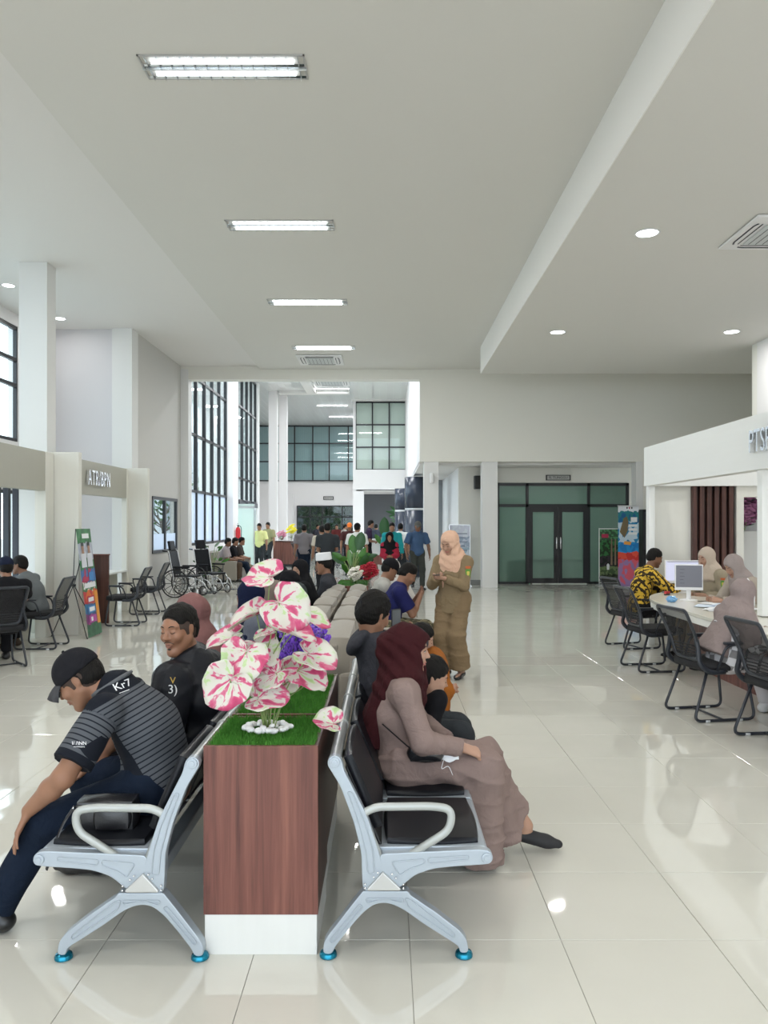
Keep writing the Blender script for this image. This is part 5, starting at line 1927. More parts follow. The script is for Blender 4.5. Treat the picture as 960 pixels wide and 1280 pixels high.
class SDF:
    """list of soft shapes polygonised by surface nets"""

    def __init__(s):
        s.ops = []

    def cone(s, a, b, ra, rb=None, k=.02, flat=None, f=1.0, op='+', cap=None, capa=None):
        """round cone; flat = direction along which the section is thinned to factor f; cap = flat end at b; capa = flat end at a"""
        a = np.asarray(a, float); b = np.asarray(b, float)
        rb = ra if rb is None else rb
        m = max(ra, rb) * max(1, f)
        s.ops.append(('c', op, k, (a, b, ra, rb, None if flat is None else nrm(flat), f, cap, capa), np.minimum(a, b) - m, np.maximum(a, b) + m))
        return s

    def ell(s, c, r, R=None, k=.02, op='+'):
        c = np.asarray(c, float)
        r = np.asarray(r if hasattr(r, '__len__') else (r, r, r), float)
        m = r.max()
        s.ops.append(('e', op, k, (c, r, None if R is None else np.asarray(R, float)), c - m, c + m))
        return s

    def plane(s, p, n, k=.004):
        """cut everything on the +n side"""
        s.ops.append(('p', '&', k, (np.asarray(p, float), nrm(n)), None, None))
        return s

    def disp(s, fn):
        s.ops.append(('d', 'd', 0, fn, None, None))
        return s

    def mesh(s, res):
        lo = np.min([o[4] for o in s.ops if o[4] is not None and o[1] == '+'], axis=0) - res * 3
        hi = np.max([o[5] for o in s.ops if o[4] is not None and o[1] == '+'], axis=0) + res * 3
        n = np.ceil((hi - lo) / res).astype(int) + 1
        ax = [lo[i] + res * np.arange(n[i]) for i in range(3)]
        F = np.full(n, .5, np.float32)
        for (ty, op, k, prm, blo, bhi) in s.ops:
            if ty == 'p':
                p, nn = prm
                D = ((ax[0] - p[0])[:, None, None] * nn[0] + (ax[1] - p[1])[None, :, None] * nn[1] + (ax[2] - p[2])[None, None, :] * nn[2]).astype(np.float32)
                np.maximum(F, D, out=F)
                continue
            if ty == 'd':
                msk = np.abs(F) < .05
                idx = np.argwhere(msk)
                P = np.stack([ax[0][idx[:, 0]], ax[1][idx[:, 1]], ax[2][idx[:, 2]]], 1)
                F[msk] += prm(P).astype(np.float32)
                continue
            mg = k + res * 3
            i0 = np.maximum(0, np.floor((blo - mg - lo) / res).astype(int))
            i1 = np.minimum(n, np.ceil((bhi + mg - lo) / res).astype(int) + 1)
            if np.any(i1 <= i0): continue
            X = ax[0][i0[0]:i1[0]][:, None, None]
            Y = ax[1][i0[1]:i1[1]][None, :, None]
            Z = ax[2][i0[2]:i1[2]][None, None, :]
            if ty == 'c':
                a, b, ra, rb, fl, f, cap, capa = prm
                d = b - a
                L2 = max(d @ d, 1e-12)
                px, py, pz = X - a[0], Y - a[1], Z - a[2]
                t = (px * d[0] + py * d[1] + pz * d[2]) / L2
                tc_ = np.clip(t, 0, 1)
                qx, qy, qz = px - tc_ * d[0], py - tc_ * d[1], pz - tc_ * d[2]
                q2 = qx * qx + qy * qy + qz * qz
                if fl is not None:
                    w_ = qx * fl[0] + qy * fl[1] + qz * fl[2]
                    q2 = q2 + w_ * w_ * (1 / (f * f) - 1)
                r = ra + (rb - ra) * tc_
                q = np.sqrt(q2)
                D = q - r
                if fl is not None and f < 1:
                    # soften the distance where the section is thin
                    D = D * (1 - .35 * (1 - f))
                L = math.sqrt(L2)
                if cap is not None: D = np.maximum(D, (t - 1) * L - cap)
                if capa is not None: D = np.maximum(D, -t * L - capa)
            else:
                c_, r, R = prm
                px, py, pz = X - c_[0], Y - c_[1], Z - c_[2]
                if R is not None:
                    # local = R^T p
                    lx = px * R[0, 0] + py * R[1, 0] + pz * R[2, 0]
                    ly = px * R[0, 1] + py * R[1, 1] + pz * R[2, 1]
                    lz = px * R[0, 2] + py * R[1, 2] + pz * R[2, 2]
                else:
                    lx, ly, lz = px, py, pz
                k0 = np.sqrt((lx / r[0]) ** 2 + (ly / r[1]) ** 2 + (lz / r[2]) ** 2)
                k1 = np.sqrt((lx / r[0] ** 2) ** 2 + (ly / r[1] ** 2) ** 2 + (lz / r[2] ** 2) ** 2) + 1e-9
                D = k0 * (k0 - 1) / k1
            D = D.astype(np.float32)
            G = F[i0[0]:i1[0], i0[1]:i1[1], i0[2]:i1[2]]
            kk = max(k, 1e-5)
            if op == '+':
                h = np.clip(.5 + .5 * (G - D) / kk, 0, 1)
                G[...] = G * (1 - h) + D * h - kk * h * (1 - h)
            else:
                D = -D
                h = np.clip(.5 - .5 * (G - D) / kk, 0, 1)
                G[...] = G * (1 - h) + D * h + kk * h * (1 - h)
        return surface_nets(F, lo, res)


def surface_nets(F, lo, res):
    S = F < 0
    n = np.array(F.shape)
    c = np.zeros(n - 1, np.int8)
    for dx in (0, 1):
        for dy in (0, 1):
            for dz in (0, 1):
                c += S[dx:n[0] - 1 + dx, dy:n[1] - 1 + dy, dz:n[2] - 1 + dz]
    cells = np.argwhere((c > 0) & (c < 8))
    if len(cells) == 0: return np.zeros((0, 3)), np.zeros((0, 4), int)
    idx = np.full(n - 1, -1, np.int32)
    idx[cells[:, 0], cells[:, 1], cells[:, 2]] = np.arange(len(cells))
    corners = [(dx, dy, dz) for dx in (0, 1) for dy in (0, 1) for dz in (0, 1)]
    val = {q: F[cells[:, 0] + q[0], cells[:, 1] + q[1], cells[:, 2] + q[2]] for q in corners}
    acc = np.zeros((len(cells), 3)); cnt = np.zeros(len(cells))
    for q in corners:
        for a in range(3):
            if q[a] == 0:
                p = list(q); p[a] = 1; p = tuple(p)
                f0, f1 = val[q], val[p]
                m = (f0 < 0) != (f1 < 0)
                t = np.where(m, f0 / np.where(m, f0 - f1, 1), 0)
                pt = np.zeros((len(cells), 3)) + np.array(q)
                pt[:, a] += t
                acc += pt * m[:, None]
                cnt += m
    V = lo + res * (cells + acc / cnt[:, None])
    faces = []
    for a in range(3):
        b, c_ = (a + 1) % 3, (a + 2) % 3
        s0 = [slice(None)] * 3; s1 = [slice(None)] * 3
        s0[a] = slice(0, n[a] - 1); s1[a] = slice(1, n[a])
        for q in (b, c_):
            s0[q] = slice(1, n[q] - 1); s1[q] = slice(1, n[q] - 1)
        A, B = S[tuple(s0)], S[tuple(s1)]
        E = np.argwhere(A != B)
        if len(E) == 0: continue
        fl = A[E[:, 0], E[:, 1], E[:, 2]]
        E = E.copy()
        E[:, b] += 1; E[:, c_] += 1

        def g(db, dc):
            q = E.copy(); q[:, b] -= db; q[:, c_] -= dc
            return idx[q[:, 0], q[:, 1], q[:, 2]]
        Q = np.stack([g(1, 1), g(0, 1), g(0, 0), g(1, 0)], 1)
        Q[~fl] = Q[~fl][:, ::-1]
        faces.append(Q)
    Fq = np.concatenate(faces)
    Fq = Fq[(Fq >= 0).all(1)]
    return V, Fq


def np_obj(name, V, F, m, parent, smooth=True, attr=None):
    me = bpy.data.meshes.new(name)
    me.vertices.add(len(V)); me.vertices.foreach_set('co', np.asarray(V, np.float32).ravel())
    me.loops.add(len(F) * 4); me.loops.foreach_set('vertex_index', np.asarray(F, np.int32).ravel())
    me.polygons.add(len(F)); me.polygons.foreach_set('loop_start', np.arange(0, len(F) * 4, 4, dtype=np.int32))
    me.update(calc_edges=True)
    me.validate()
    if smooth: me.polygons.foreach_set('use_smooth', [True] * len(me.polygons))
    me.materials.append(m)
    if attr is not None:
        for nm_, arr in attr.items():
            at = me.attributes.new(nm_, 'FLOAT_VECTOR', 'POINT')
            at.data.foreach_set('vector', np.asarray(arr, np.float32).ravel())
    o = bpy.data.objects.new(name, me)
    COL.objects.link(o)
    if parent: o.parent = parent
    return o


def rotm(yaw=0, pitch=0, roll=0):
    """columns forward, left, up. yaw about z, pitch>0 looks down, roll>0 leans to the right ear"""
    cy, sy = math.cos(yaw), math.sin(yaw)
    Rz = np.array([[cy, -sy, 0], [sy, cy, 0], [0, 0, 1]])
    cp, sp = math.cos(pitch), math.sin(pitch)
    Ry = np.array([[cp, 0, sp], [0, 1, 0], [-sp, 0, cp]])
    cr, sr = math.cos(roll), math.sin(roll)
    Rx = np.array([[1, 0, 0], [0, cr, -sr], [0, sr, cr]])
    return Rz @ Ry @ Rx


def ik(a, c, l1, l2, pole):
    a = np.asarray(a, float); c = np.asarray(c, float)
    d = c - a
    L = np.linalg.norm(d)
    if L > (l1 + l2) * .999:
        s_ = L / ((l1 + l2) * .999); l1 *= s_; l2 *= s_
    u = d / L
    x = (l1 * l1 - l2 * l2 + L * L) / (2 * L)
    h = math.sqrt(max(0, l1 * l1 - x * x))
    p = np.asarray(pole, float); p = p - u * (p @ u); p = nrm(p)
    return a + u * x + p * h


def hand(sd, wrist, d, nrm_palm, side, curl=.5, s=1.0, thumb=.5, spread=.12, curls=None, k=.004):
    """d fingers direction, nrm_palm the palm's facing, side the thumb side"""
    d = nrm(d); n = np.asarray(nrm_palm, float); n = nrm(n - d * (n @ d))
    t = np.cross(n, d)
    if t @ np.asarray(side, float) < 0: t = -t
    w = np.asarray(wrist, float)
    palm_end = w + d * .085 * s
    for q, o in ((-.024, 0), (.0, .004), (.022, 0)):
        sd.cone(w + t * q * .55 * s, palm_end + t * q * s + d * o, .0175 * s, .0150 * s, .012, n, .78)
    lens = (.036, .041, .038, .030)
    cu = curls or [curl] * 4
    tips = []
    for i, q in enumerate((.030, .010, -.010, -.029)):
        base = palm_end + t * q * s - d * (.003 if i in (1, 2) else .010) * s
        dd = nrm(d + t * spread * (1.5 - i) * .6)
        p = base
        a = 0.0
        L = lens[i] * s
        r = (.0088, .0090, .0086, .0076)[i] * s
        for j, f in enumerate((1.0, .68, .55)):
            a += cu[i] * (1.0, 1.15, .8)[j]
            e = p + (dd * math.cos(a) + n * math.sin(a)) * L * f
            sd.cone(p, e, r * (1 - .10 * j), r * (1 - .10 * (j + 1)), k)
            p = e
        tips.append(p)
    tb = w + d * .028 * s + t * .020 * s + n * .006
    e1 = tb + nrm(t * .8 + d * .75 + n * .35 * (1 + thumb)) * .042 * s
    e2 = e1 + nrm(t * .25 + d * 1.0 + n * .7 * thumb) * .030 * s
    e3 = e2 + nrm(t * .0 + d * 1.0 + n * .9 * thumb) * .022 * s
    sd.cone(tb, e1, .0145 * s, .0112 * s, .010).cone(e1, e2, .0105 * s, .0095 * s, k).cone(e2, e3, .0092 * s, .0078 * s, k)
    return tips


def head_sdf(sd, H, R, s=1.0, female=False, face=True, ears=True, wide=1.0):
    def P(x, y, z): return H + R @ (np.array([x, y * wide, z]) * s)
    def E(c, r, k=.02, op='+'): sd.ell(P(*c), np.array(r) * s, R, k * s, op)
    def Cn(a, b, ra, rb, k=.012, op='+'): sd.cone(P(*a), P(*b), ra * s, rb * s, k * s, op=op)
    E((-.014, 0, .030), (.092, .073 * wide, .084))
    E((.026, 0, -.022), (.062, .060 * wide, .082), .03)
    for y in (-1, 1):
        Cn((.0, y * .052, -.045), (.058, y * .016, -.100), .020, .017, .03)
        if face:
            E((.066, y * .040, -.026), (.020, .020, .020), .02)  # cheek
    E((.066, 0, -.100), (.022, .021, .018), .025)
    if face:
        for y in (-1, 1):
            Cn((.078, y * .012, .026), (.070, y * .046, .024), .009, .007, .014)
            E((.094, y * .031, .006), (.016, .018, .011), .012, '-')
            E((.0735, y * .031, .004), (.0125, .0155, .0105), .004)
        Cn((.082, 0, .012), (.101, 0, -.022), .008, .0105, .010)
        E((.1045, 0, -.026), (.0095, .0105, .0085), .008)
        for y in (-1, 1): E((.092, y * .0125, -.029), (.010, .0075, .0065), .005)
        E((.080, 0, -.056), (.014, .024, .018), .012)
        E((.0915, 0, -.0540), (.0065, .019, .0048), .003)
        E((.0895, 0, -.0655), (.0070, .016, .0052), .003)
        E((.100, 0, -.0598), (.010, .020, .0014), .002, '-')
    if ears:
        for y in (-1, 1):
            E((-.010, y * .072, .000), (.016, .0085, .028), .006)
            E((-.008, y * .081, .004), (.008, .005, .015), .004, '-')


def folds(amp, freq=(30, 22, 16), seed=0):
    """wandering creases: broad waves plus narrower ridges"""
    r = np.random.default_rng(seed)
    A = r.normal(0, 1, (6, 3)) * np.array(freq)
    ph = r.uniform(0, 6.28, 6)
    def f(P):
        v = 0
        for i in range(3):
            v = v + np.sin(P @ A[i] + ph[i] + 1.6 * np.sin(P @ A[(i + 2) % 5] * .37))
        w_ = 0
        for i in range(3, 6):
            q = P @ A[i] * 1.1 + ph[i] + 2.2 * np.sin(P @ A[i - 3] * .30 + ph[i - 2])
            w_ = w_ + (1 - np.abs(np.sin(q * .5))) ** 3
        return -amp * (v / 4 + w_ * .9 - .5)
    return f


# cloth and skin
def cloth(name, col, rough=.85, bump=.12, noise=.06, sheen=.15):
    m = mat(name, col, rough, noise=noise, nscale=7, bump=bump, bscale=240, spec=.12 if max(col) < .06 else .2)
    if not m.get('wrinkled'):
        m['wrinkled'] = 1
        N, L, b = nodes_of(m)
        old = b.inputs['Normal'].links[0].from_node if b.inputs['Normal'].links else None
        t_ = N.new('ShaderNodeTexCoord')
        n_ = N.new('ShaderNodeTexNoise'); n_.inputs['Scale'].default_value = 13; n_.inputs['Detail'].default_value = 3; n_.inputs['Distortion'].default_value = 1.2
        L.new(t_.outputs['Object'], n_.inputs['Vector'])
        bp = N.new('ShaderNodeBump'); bp.inputs['Strength'].default_value = .5; bp.inputs['Distance'].default_value = .02
        L.new(n_.outputs['Fac'], bp.inputs['Height'])
        if old: L.new(bp.outputs[0], old.inputs['Normal'])
        else: L.new(bp.outputs[0], b.inputs['Normal'])
    return m


M_skin = mat('skin_tan', (.285, .145, .088), .50, noise=.07, nscale=14, bump=.04, bscale=220, spec=.4)
M_skin_l = mat('skin_light', (.42, .245, .170), .50, noise=.05, nscale=14, spec=.4)
M_skin_d = mat('skin_brown', (.20, .098, .058), .50, noise=.07, nscale=14, spec=.4)
for m_ in (M_skin, M_skin_l, M_skin_d):
    b_ = nodes_of(m_)[2]
    b_.inputs['Subsurface Weight'].default_value = 0.08
    b_.inputs['Subsurface Radius'].default_value = (.012, .005, .003)
    b_.inputs['Subsurface Scale'].default_value = 1.0
M_hair = mat('black_hair', (.009, .008, .007), .6, noise=.5, nscale=60, bump=.6, bscale=170, stretch=(1, 1, .25), spec=.15)
M_lip = mat('lip_brown', (.27, .105, .085), .45)
M_lip_r = mat('lip_rose', (.42, .12, .11), .4)
M_eye = mat('eye_dark', (.015, .010, .008), .2)
M_eyew = mat('eye_white', (.55, .52, .48), .3)


def eyes_etc(parent, H, R, s=1.0, lip=None, brows=True, look_down=True, moustache=False, wide=1.0, base=None):
    """small facial features as parts of their own"""
    off = np.zeros(3) if base is None else base
    def P(x, y, z): return Vector(H + R @ (np.array([x, y * wide, z]) * s) - off)
    MR = Matrix([list(r) for r in R])
    for y in (-1, 1):
        if look_down:
            MB().tube(catmull([P(.0822, y * .018, .000), P(.0868, y * .027, -.0026), P(.0852, y * .036, -.0026), P(.0780, y * .046, .001)], 4), .0014 * s, 5).build('eyelash', M_eye, parent, True)
        else:
            e = MB().ball(P(.0765, y * .031, .003), (.0105 * s, .0125 * s, .0060 * s), 12, 8, MR).build('eye', M_eyew, parent, True)
            MB().ball(P(.0845, y * .031, .003), (.0030 * s, .0052 * s, .0052 * s), 10, 6, MR).build('iris', M_eye, e, True)
            MB().tube(catmull([P(.0822, y * .018, .005), P(.0872, y * .029, .0088), P(.0840, y * .038, .008), P(.0770, y * .047, .003)], 4), .0016 * s, 5).build('eyelash', M_eye, parent, True)
        if brows:
            MB().tube(catmull([P(.0865, y * .014, .0245), P(.0850, y * .028, .0300), P(.0790, y * .041, .0285), P(.0705, y * .051, .022)], 4), [.0022 * s, .0030 * s, .0034 * s, .0034 * s, .0034 * s, .0034 * s, .0034 * s, .003 * s, .0026 * s, .002 * s, .0016 * s, .0012 * s, .001 * s][:13], 6, flat=.7).build('eyebrow', M_hair, parent, True)
    lp = MB()
    lp.tube(catmull([P(.079, -.025, -.0600), P(.0930, -.011, -.0548), P(.0955, 0, -.0560), P(.0930, .011, -.0548), P(.079, .025, -.0600)], 4), [.0008 * s] + [.0034 * s] * 15 + [.0008 * s], 6)
    lp.tube(catmull([P(.079, -.022, -.0615), P(.0905, -.011, -.0660), P(.0935, 0, -.0670), P(.0905, .011, -.0660), P(.079, .022, -.0615)], 4), [.0008 * s] + [.0040 * s] * 15 + [.0008 * s], 6)
    lp.build('lips', lip or M_lip, parent, True)
    if moustache:
        mo = MB()
        mo.tube(catmull([P(.078, -.030, -.056), P(.0900, -.016, -.0455), P(.0935, 0, -.0430), P(.0900, .016, -.0455), P(.078, .030, -.056)], 4), [.001 * s] + [.0042 * s] * 15 + [.001 * s], 6, flat=.5)
        mo.build('moustache', mat('thin_hair', (.045, .030, .024), .7), parent, True)
        MB().ball(P(.0845, 0, -.0800), (.005 * s, .011 * s, .006 * s), 10, 6, MR).build('goatee', mat('thin_hair', (.045, .030, .024), .7), parent, True)


class Pose:
    pass


def person(label, J, wear, res=.012, group=None, skin=None, hd=None, female=False, seed=0, fat=1.0, hands=None, feet=True, face=True, lip=None, look_down=True, moustache=False, wide=1.0, hs=1.0, barefoot=False):
    """J: world joints: pel, che, nek, H (head centre), HR (3x3), shoulders sL sR, elbows eL eR, wrists wL wR, hips hL hR, knees kL kR, ankles aL aR, tL tR toe directions, fw chest forward, pf pelvis forward"""
    base = np.array([J.pel[0], J.pel[1], 0.0])
    t = thing('person', label, 'person', tuple(base), 0, group)
    g = {k: (np.asarray(v, float) - base if k not in ('HR', 'fw', 'pf', 'tL', 'tR') and v is not None else v) for k, v in J.__dict__.items()}
    J = Pose(); J.__dict__.update(g)
    skin = skin or M_skin
    f = fat
    S = wear.get('scale', 1.0)
    up = nrm(J.nek - J.che)
    # ---- body
    b = SDF()
    hw = np.linalg.norm(J.sL - J.sR)
    b.cone(J.hL * .8 + J.hR * .2, J.hR * .8 + J.hL * .2, .115 * f * S, .115 * f * S, .05, J.pf, .85)
    b.cone(J.pel, J.che, .125 * f * S, .130 * f * S, .06, J.fw, .78)
    b.cone(J.che, J.nek - up * .07, .130 * f * S, .105 * S, .06, J.fw, .72)
    b.cone(J.sL, J.sR, .055 * S, .055 * S, .05)
    hb = J.H - J.HR[:, 2] * .06 * hs - J.HR[:, 0] * .022 * hs
    b.cone(J.nek - up * .03, hb, .060 * S * (.88 if female else 1) * (1 + .35 * (f - 1)), .054 * S * (.88 if female else 1), .03)
    head_sdf(b, J.H, J.HR, hs, female, face and res < .014, ears=not wear.get('veil'), wide=wide)
    for sd_, s_, e_, w_ in (('L', J.sL, J.eL, J.wL), ('R', J.sR, J.eR, J.wR)):
        af = (.9 if female else 1.0) * S * (1 + .4 * (f - 1))
        b.cone(s_, e_, .050 * af, .040 * af, .03)
        b.cone(e_, e_ + (w_ - e_) * .35, .040 * af, .040 * af, .02)
        b.cone(e_ + (w_ - e_) * .35, w_, .040 * af, .026 * af, .02)
        h = (hands or {}).get(sd_)
        fd = nrm(w_ - e_)
        if h:
            hand(b, w_, **h)
        else:
            n_ = np.cross(fd, np.array([0, 0, 1.]) if abs(fd[2]) < .9 else np.array([0, 1., 0]))
            inw = (J.che - w_)
            if n_ @ inw < 0: n_ = -n_
            hand(b, w_, fd, n_, J.fw, curl=.35, s=S * .95)
    for h_, k_, a_, td in ((J.hL, J.kL, J.aL, J.tL), (J.hR, J.kR, J.aR, J.tR)):
        b.cone(h_, k_, .082 * f ** .5 * S, .056 * S, .04)
        b.cone(k_, k_ + (a_ - k_) * .35, .054 * S, .054 * S, .02)
        b.cone(k_ + (a_ - k_) * .35, a_, .054 * S, .036 * S, .02)
        td = nrm(td)
        hl = a_ - td * .035 * S + np.array([0, 0, -.045]) * S
        tb = a_ + td * .115 * S + np.array([0, 0, -.058]) * S
        b.cone(a_, hl, .036 * S, .030 * S, .02).cone(hl, tb, .030 * S, .026 * S, .02).cone(tb, tb + td * .055 * S, .026 * S, .018 * S, .02)
    V, F = b.mesh(res)
    np_obj('body', V, F, skin, t)
    eyes_face = face and res < .016
    if eyes_face:
        eyes_etc(t, J.H, J.HR, hs, lip, not wear.get('nobrow'), look_down, moustache, wide)

    def torso(sd, add, hem=.0, k=.05):
        sd.cone(J.hL * .82 + J.hR * .18, J.hR * .82 + J.hL * .18, (.118 * f + add) * S, (.118 * f + add) * S, k, J.pf, .88)
        sd.cone(J.pel, J.che, (.130 * f + add) * S, (.135 * f + add) * S, .06, J.fw, .80)
        sd.cone(J.che, J.nek - up * .065, (.135 * f + add) * S, (.108 + add) * S, .06, J.fw, .74)
        sd.cone(J.sL, J.sR, (.058 + add * .8) * S, (.058 + add * .8) * S, .05)

    # ---- upper garment
    u = wear.get('top')
    if u:
        sd = SDF()
        add = u.get('add', .010)
        torso(sd, add)
        sl = u.get('sleeve', 1.0)
        for s_, e_, w_ in ((J.sL, J.eL, J.wL), (J.sR, J.eR, J.wR)):
            af = (.92 if female else 1.0) * S * (1 + .4 * (f - 1))
            if sl <= 1:
                en = s_ + (e_ - s_) * sl
                if sl >= .99: en = e_
                sd.cone(s_, en, (.056 + add) * af, (.050 + add * 1.3 + (.010 if sl < .99 else 0)) * af, .03, cap=(.0 if sl < .99 else None))
            if sl > 1:
                sd.cone(s_, e_, (.056 + add) * af, (.046 + add) * af, .03)
                en = e_ + (w_ - e_) * min(1.0, sl - 1)
                sd.cone(e_, en, (.046 + add) * af, (.034 + add) * af, .02, cap=.0)
        if u.get('collar', True):
            sd.cone(J.nek - up * .045, J.nek + up * .012, (.070 + add) * S, (.060 + add * .5) * S, .02, cap=.0)
        if u.get('hood'):
            hbk = J.nek - J.fw * .085 + up * .0
            R_ = np.stack([J.fw, np.cross(up, J.fw), up], 1)
            sd.ell(hbk - up * .02, (.055, .115, .062), R_, .025)
            for q in (-1, 1):
                sd.cone(J.nek - J.fw * .06 + R_[:, 1] * .09 * q, J.nek + J.fw * .05 + R_[:, 1] * .05 * q - up * .02, .030, .022, .02)
            sd.ell(J.H - J.HR[:, 2] * .02, (.105, .090, .12), J.HR, .01, op='-')
        if u.get('hem'):
            sd.plane(J.pel - nrm(J.che - J.pel) * u['hem'], -(nrm(J.che - J.pel)))
        if u.get('skirt'):
            # flared lower edge of a long top
            sd.cone(J.pel + up * .05, J.pel - np.array([0, 0, 1]) * u['skirt'], (.13 + add) * S, (.175 + add) * S, .05, J.pf, .8, cap=0)
        if u.get('fold', .003): sd.disp(folds(u.get('fold', .003), seed=seed))
        V, F = sd.mesh(u.get('res', res))
        # garment coordinates: (along spine or sleeve, side, region)
        fw = J.fw; lf = np.cross(up, fw)
        dT = np.full(len(V), 9.)
        A = np.zeros((len(V), 3))
        for ri, (a_, c_, rr) in enumerate(((J.pel, J.nek, .14 * f), (J.sL, J.eL, .055), (J.sR, J.eR, .055))):
            d = c_ - a_
            L = np.linalg.norm(d)
            tt = ((V - a_) @ d) / (L * L)
            q = V - (a_ + np.clip(tt, 0, 1)[:, None] * d)
            dist = np.linalg.norm(q, axis=1) - rr - (.02 if ri else 0) * 0
            if ri:
                dist = np.where(tt < .12, 9, dist)
            m = dist < dT
            dT[m] = dist[m]
            A[m, 0] = (tt * L)[m]
            A[m, 1] = (q @ (lf if ri == 0 else up))[m]
            A[m, 2] = ri
        A2 = np.stack([(V - J.pel) @ fw, (V - J.pel) @ lf, (V - J.pel) @ nrm(J.nek - J.pel)], 1)
        np_obj(u.get('name', 'shirt'), V, F, u['mat'], t, attr={'garment': A, 'torso': A2})
    # ---- lower garment
    l = wear.get('bottom')
    if l:
        sd = SDF()
        add = l.get('add', .008)
        sd.cone(J.hL * .85 + J.hR * .15, J.hR * .85 + J.hL * .15, (.116 * f + add) * S, (.116 * f + add) * S, .05, J.pf, .88)
        en = l.get('len', .97)
        fl = l.get('flare', 0)
        for h_, k_, a_ in ((J.hL, J.kL, J.aL), (J.hR, J.kR, J.aR)):
            sd.cone(h_, k_, (.086 * f ** .5 + add) * S, (.060 + add + fl * .4) * S, .04)
            e_ = k_ + (a_ - k_) * en
            if en > .05: sd.cone(k_, e_, (.060 + add + fl * .4) * S, (.046 + add + fl) * S, .03, cap=.0)
        if l.get('skirt'):
            # cloth bridging the two legs
            for q in (.25, .5, .75):
                k_ = J.kL * (1 - q) + J.kR * q; h_ = J.hL * (1 - q) + J.hR * q; a_ = J.aL * (1 - q) + J.aR * q
                sd.cone(h_, k_, (.085 + add) * S, (.072 + add) * S, .06)
                sd.cone(k_, k_ + (a_ - k_) * en, (.072 + add) * S, (.06 + add + fl) * S, .06, cap=0)
        for (ea, eb, r0_, r1_) in l.get('extra', ()):
            sd.cone(np.asarray(ea) - base, np.asarray(eb) - base, r0_, r1_, .05, cap=.0)
        if l.get('waist'): sd.plane(J.pel + np.array([0, 0, 1]) * l['waist'], (0, 0, 1))
        sd.disp(folds(l.get('fold', .004), (14, 14, 30), seed + 5))
        V, F = sd.mesh(l.get('res', res))
        np_obj(l.get('name', 'trousers'), V, F, l['mat'], t, attr={'torso': V.copy()})
    # ---- shoes
    sh = wear.get('shoes')
    if sh:
        for a_, td in ((J.aL, J.tL), (J.aR, J.tR)):
            td = nrm(td)
            dn = np.array([0, 0, -1.0]); dn = nrm(dn - td * (dn @ td))
            sd = SDF()
            hl = a_ - td * .035 * S + dn * .045 * S
            tb = a_ + td * .115 * S + dn * .056 * S
            lw = np.cross(td, dn)
            sd.cone(hl, tb, .040 * S, .040 * S, .02, dn, .85)
            sd.cone(tb, tb + td * .060 * S, .038 * S, .026 * S, .02, dn, .8)
            if sh.get('high', True): sd.cone(hl + td * .01, a_, .040 * S, .041 * S, .02)
            else: sd.plane(a_ + dn * sh.get('cut', .028) * S + td * 0, -dn + td * .12)
            sd.plane(a_ + dn * .082 * S, dn)
            V, F = sd.mesh(max(res * .75, .005))
            np_obj('shoe', V, F, sh['mat'], t)
    # ---- hair
    hr = wear.get('hair')
    if hr:
        sd = SDF()
        ad = hr.get('vol', .012)
        def P(x, y, z): return J.H + J.HR @ (np.array([x, y * wide, z]) * hs)
        sd.ell(P(-.014, 0, .046), np.array([.0935 + ad * .45, (.0750 + ad * .35) * wide, .076 + ad]) * hs, J.HR, .01)
        sd.ell(P(-.036, 0, .002), np.array([.077 + ad * .4, .0735 * wide + ad * .25, .084]) * hs, J.HR, .02)
        hl_ = hr.get('line', .052)
        # open the face below the hairline, round the temples
        sd.ell(P(.105, 0, hl_ - .085), np.array([.062, .088, .090]) * hs, J.HR, .022, op='-')
        for q in (-1, 1):
            sd.ell(P(.034, q * .085, -.034), np.array([.022, .030, .034]) * hs, J.HR, .006, op='-')
            sd.ell(P(-.008, q * .092, -.004), np.array([.018, .020, .030]) * hs, J.HR, .004, op='-')
        sd.plane(P(-.020, 0, hr.get('low', -.034)), J.HR @ nrm(np.array([.45, 0, -.89])))
        sd.disp(folds(hr.get('rough', .0025), (90, 90, 70), seed + 9))
        V, F = sd.mesh(max(res * .6, .005) if res < .02 else res * .7)
        np_obj('hair', V, F, hr.get('mat', M_hair), t)
    if hr and hr.get('fade'):
        # clipped hair at the hairline and sideburns, close to the skin
        sd = SDF()
        def P(x, y, z): return J.H + J.HR @ (np.array([x, y * wide, z]) * hs)
        sd.ell(P(-.014, 0, .030), np.array([.0932, .0742 * wide, .0852]) * hs, J.HR, .02)
        sd.ell(P(.010, 0, -.010), np.array([.0640, .0690 * wide, .0700]) * hs, J.HR, .03)
        sd.ell(P(-.036, 0, .000), np.array([.0735, .0712 * wide, .0850]) * hs, J.HR, .02)
        sd.ell(P(.112, 0, hr.get('line', .052) - .090), np.array([.070, .082, .092]) * hs, J.HR, .004, op='-')
        for q in (-1, 1):
            sd.ell(P(.046, q * .085, -.034), np.array([.026, .040, .050]) * hs, J.HR, .004, op='-')
            sd.ell(P(-.010, q * .078, -.004), np.array([.019, .022, .031]) * hs, J.HR, .004, op='-')
        sd.plane(P(-.020, 0, -.046), J.HR @ nrm(np.array([.30, 0, -.95])))
        V, F = sd.mesh(.0045)
        np_obj('clipped_hair', V, F, mat('clipped_hair', (.050, .030, .022), .8, noise=.5, nscale=200), t)
    # ---- veil (headscarf)
    v = wear.get('veil')
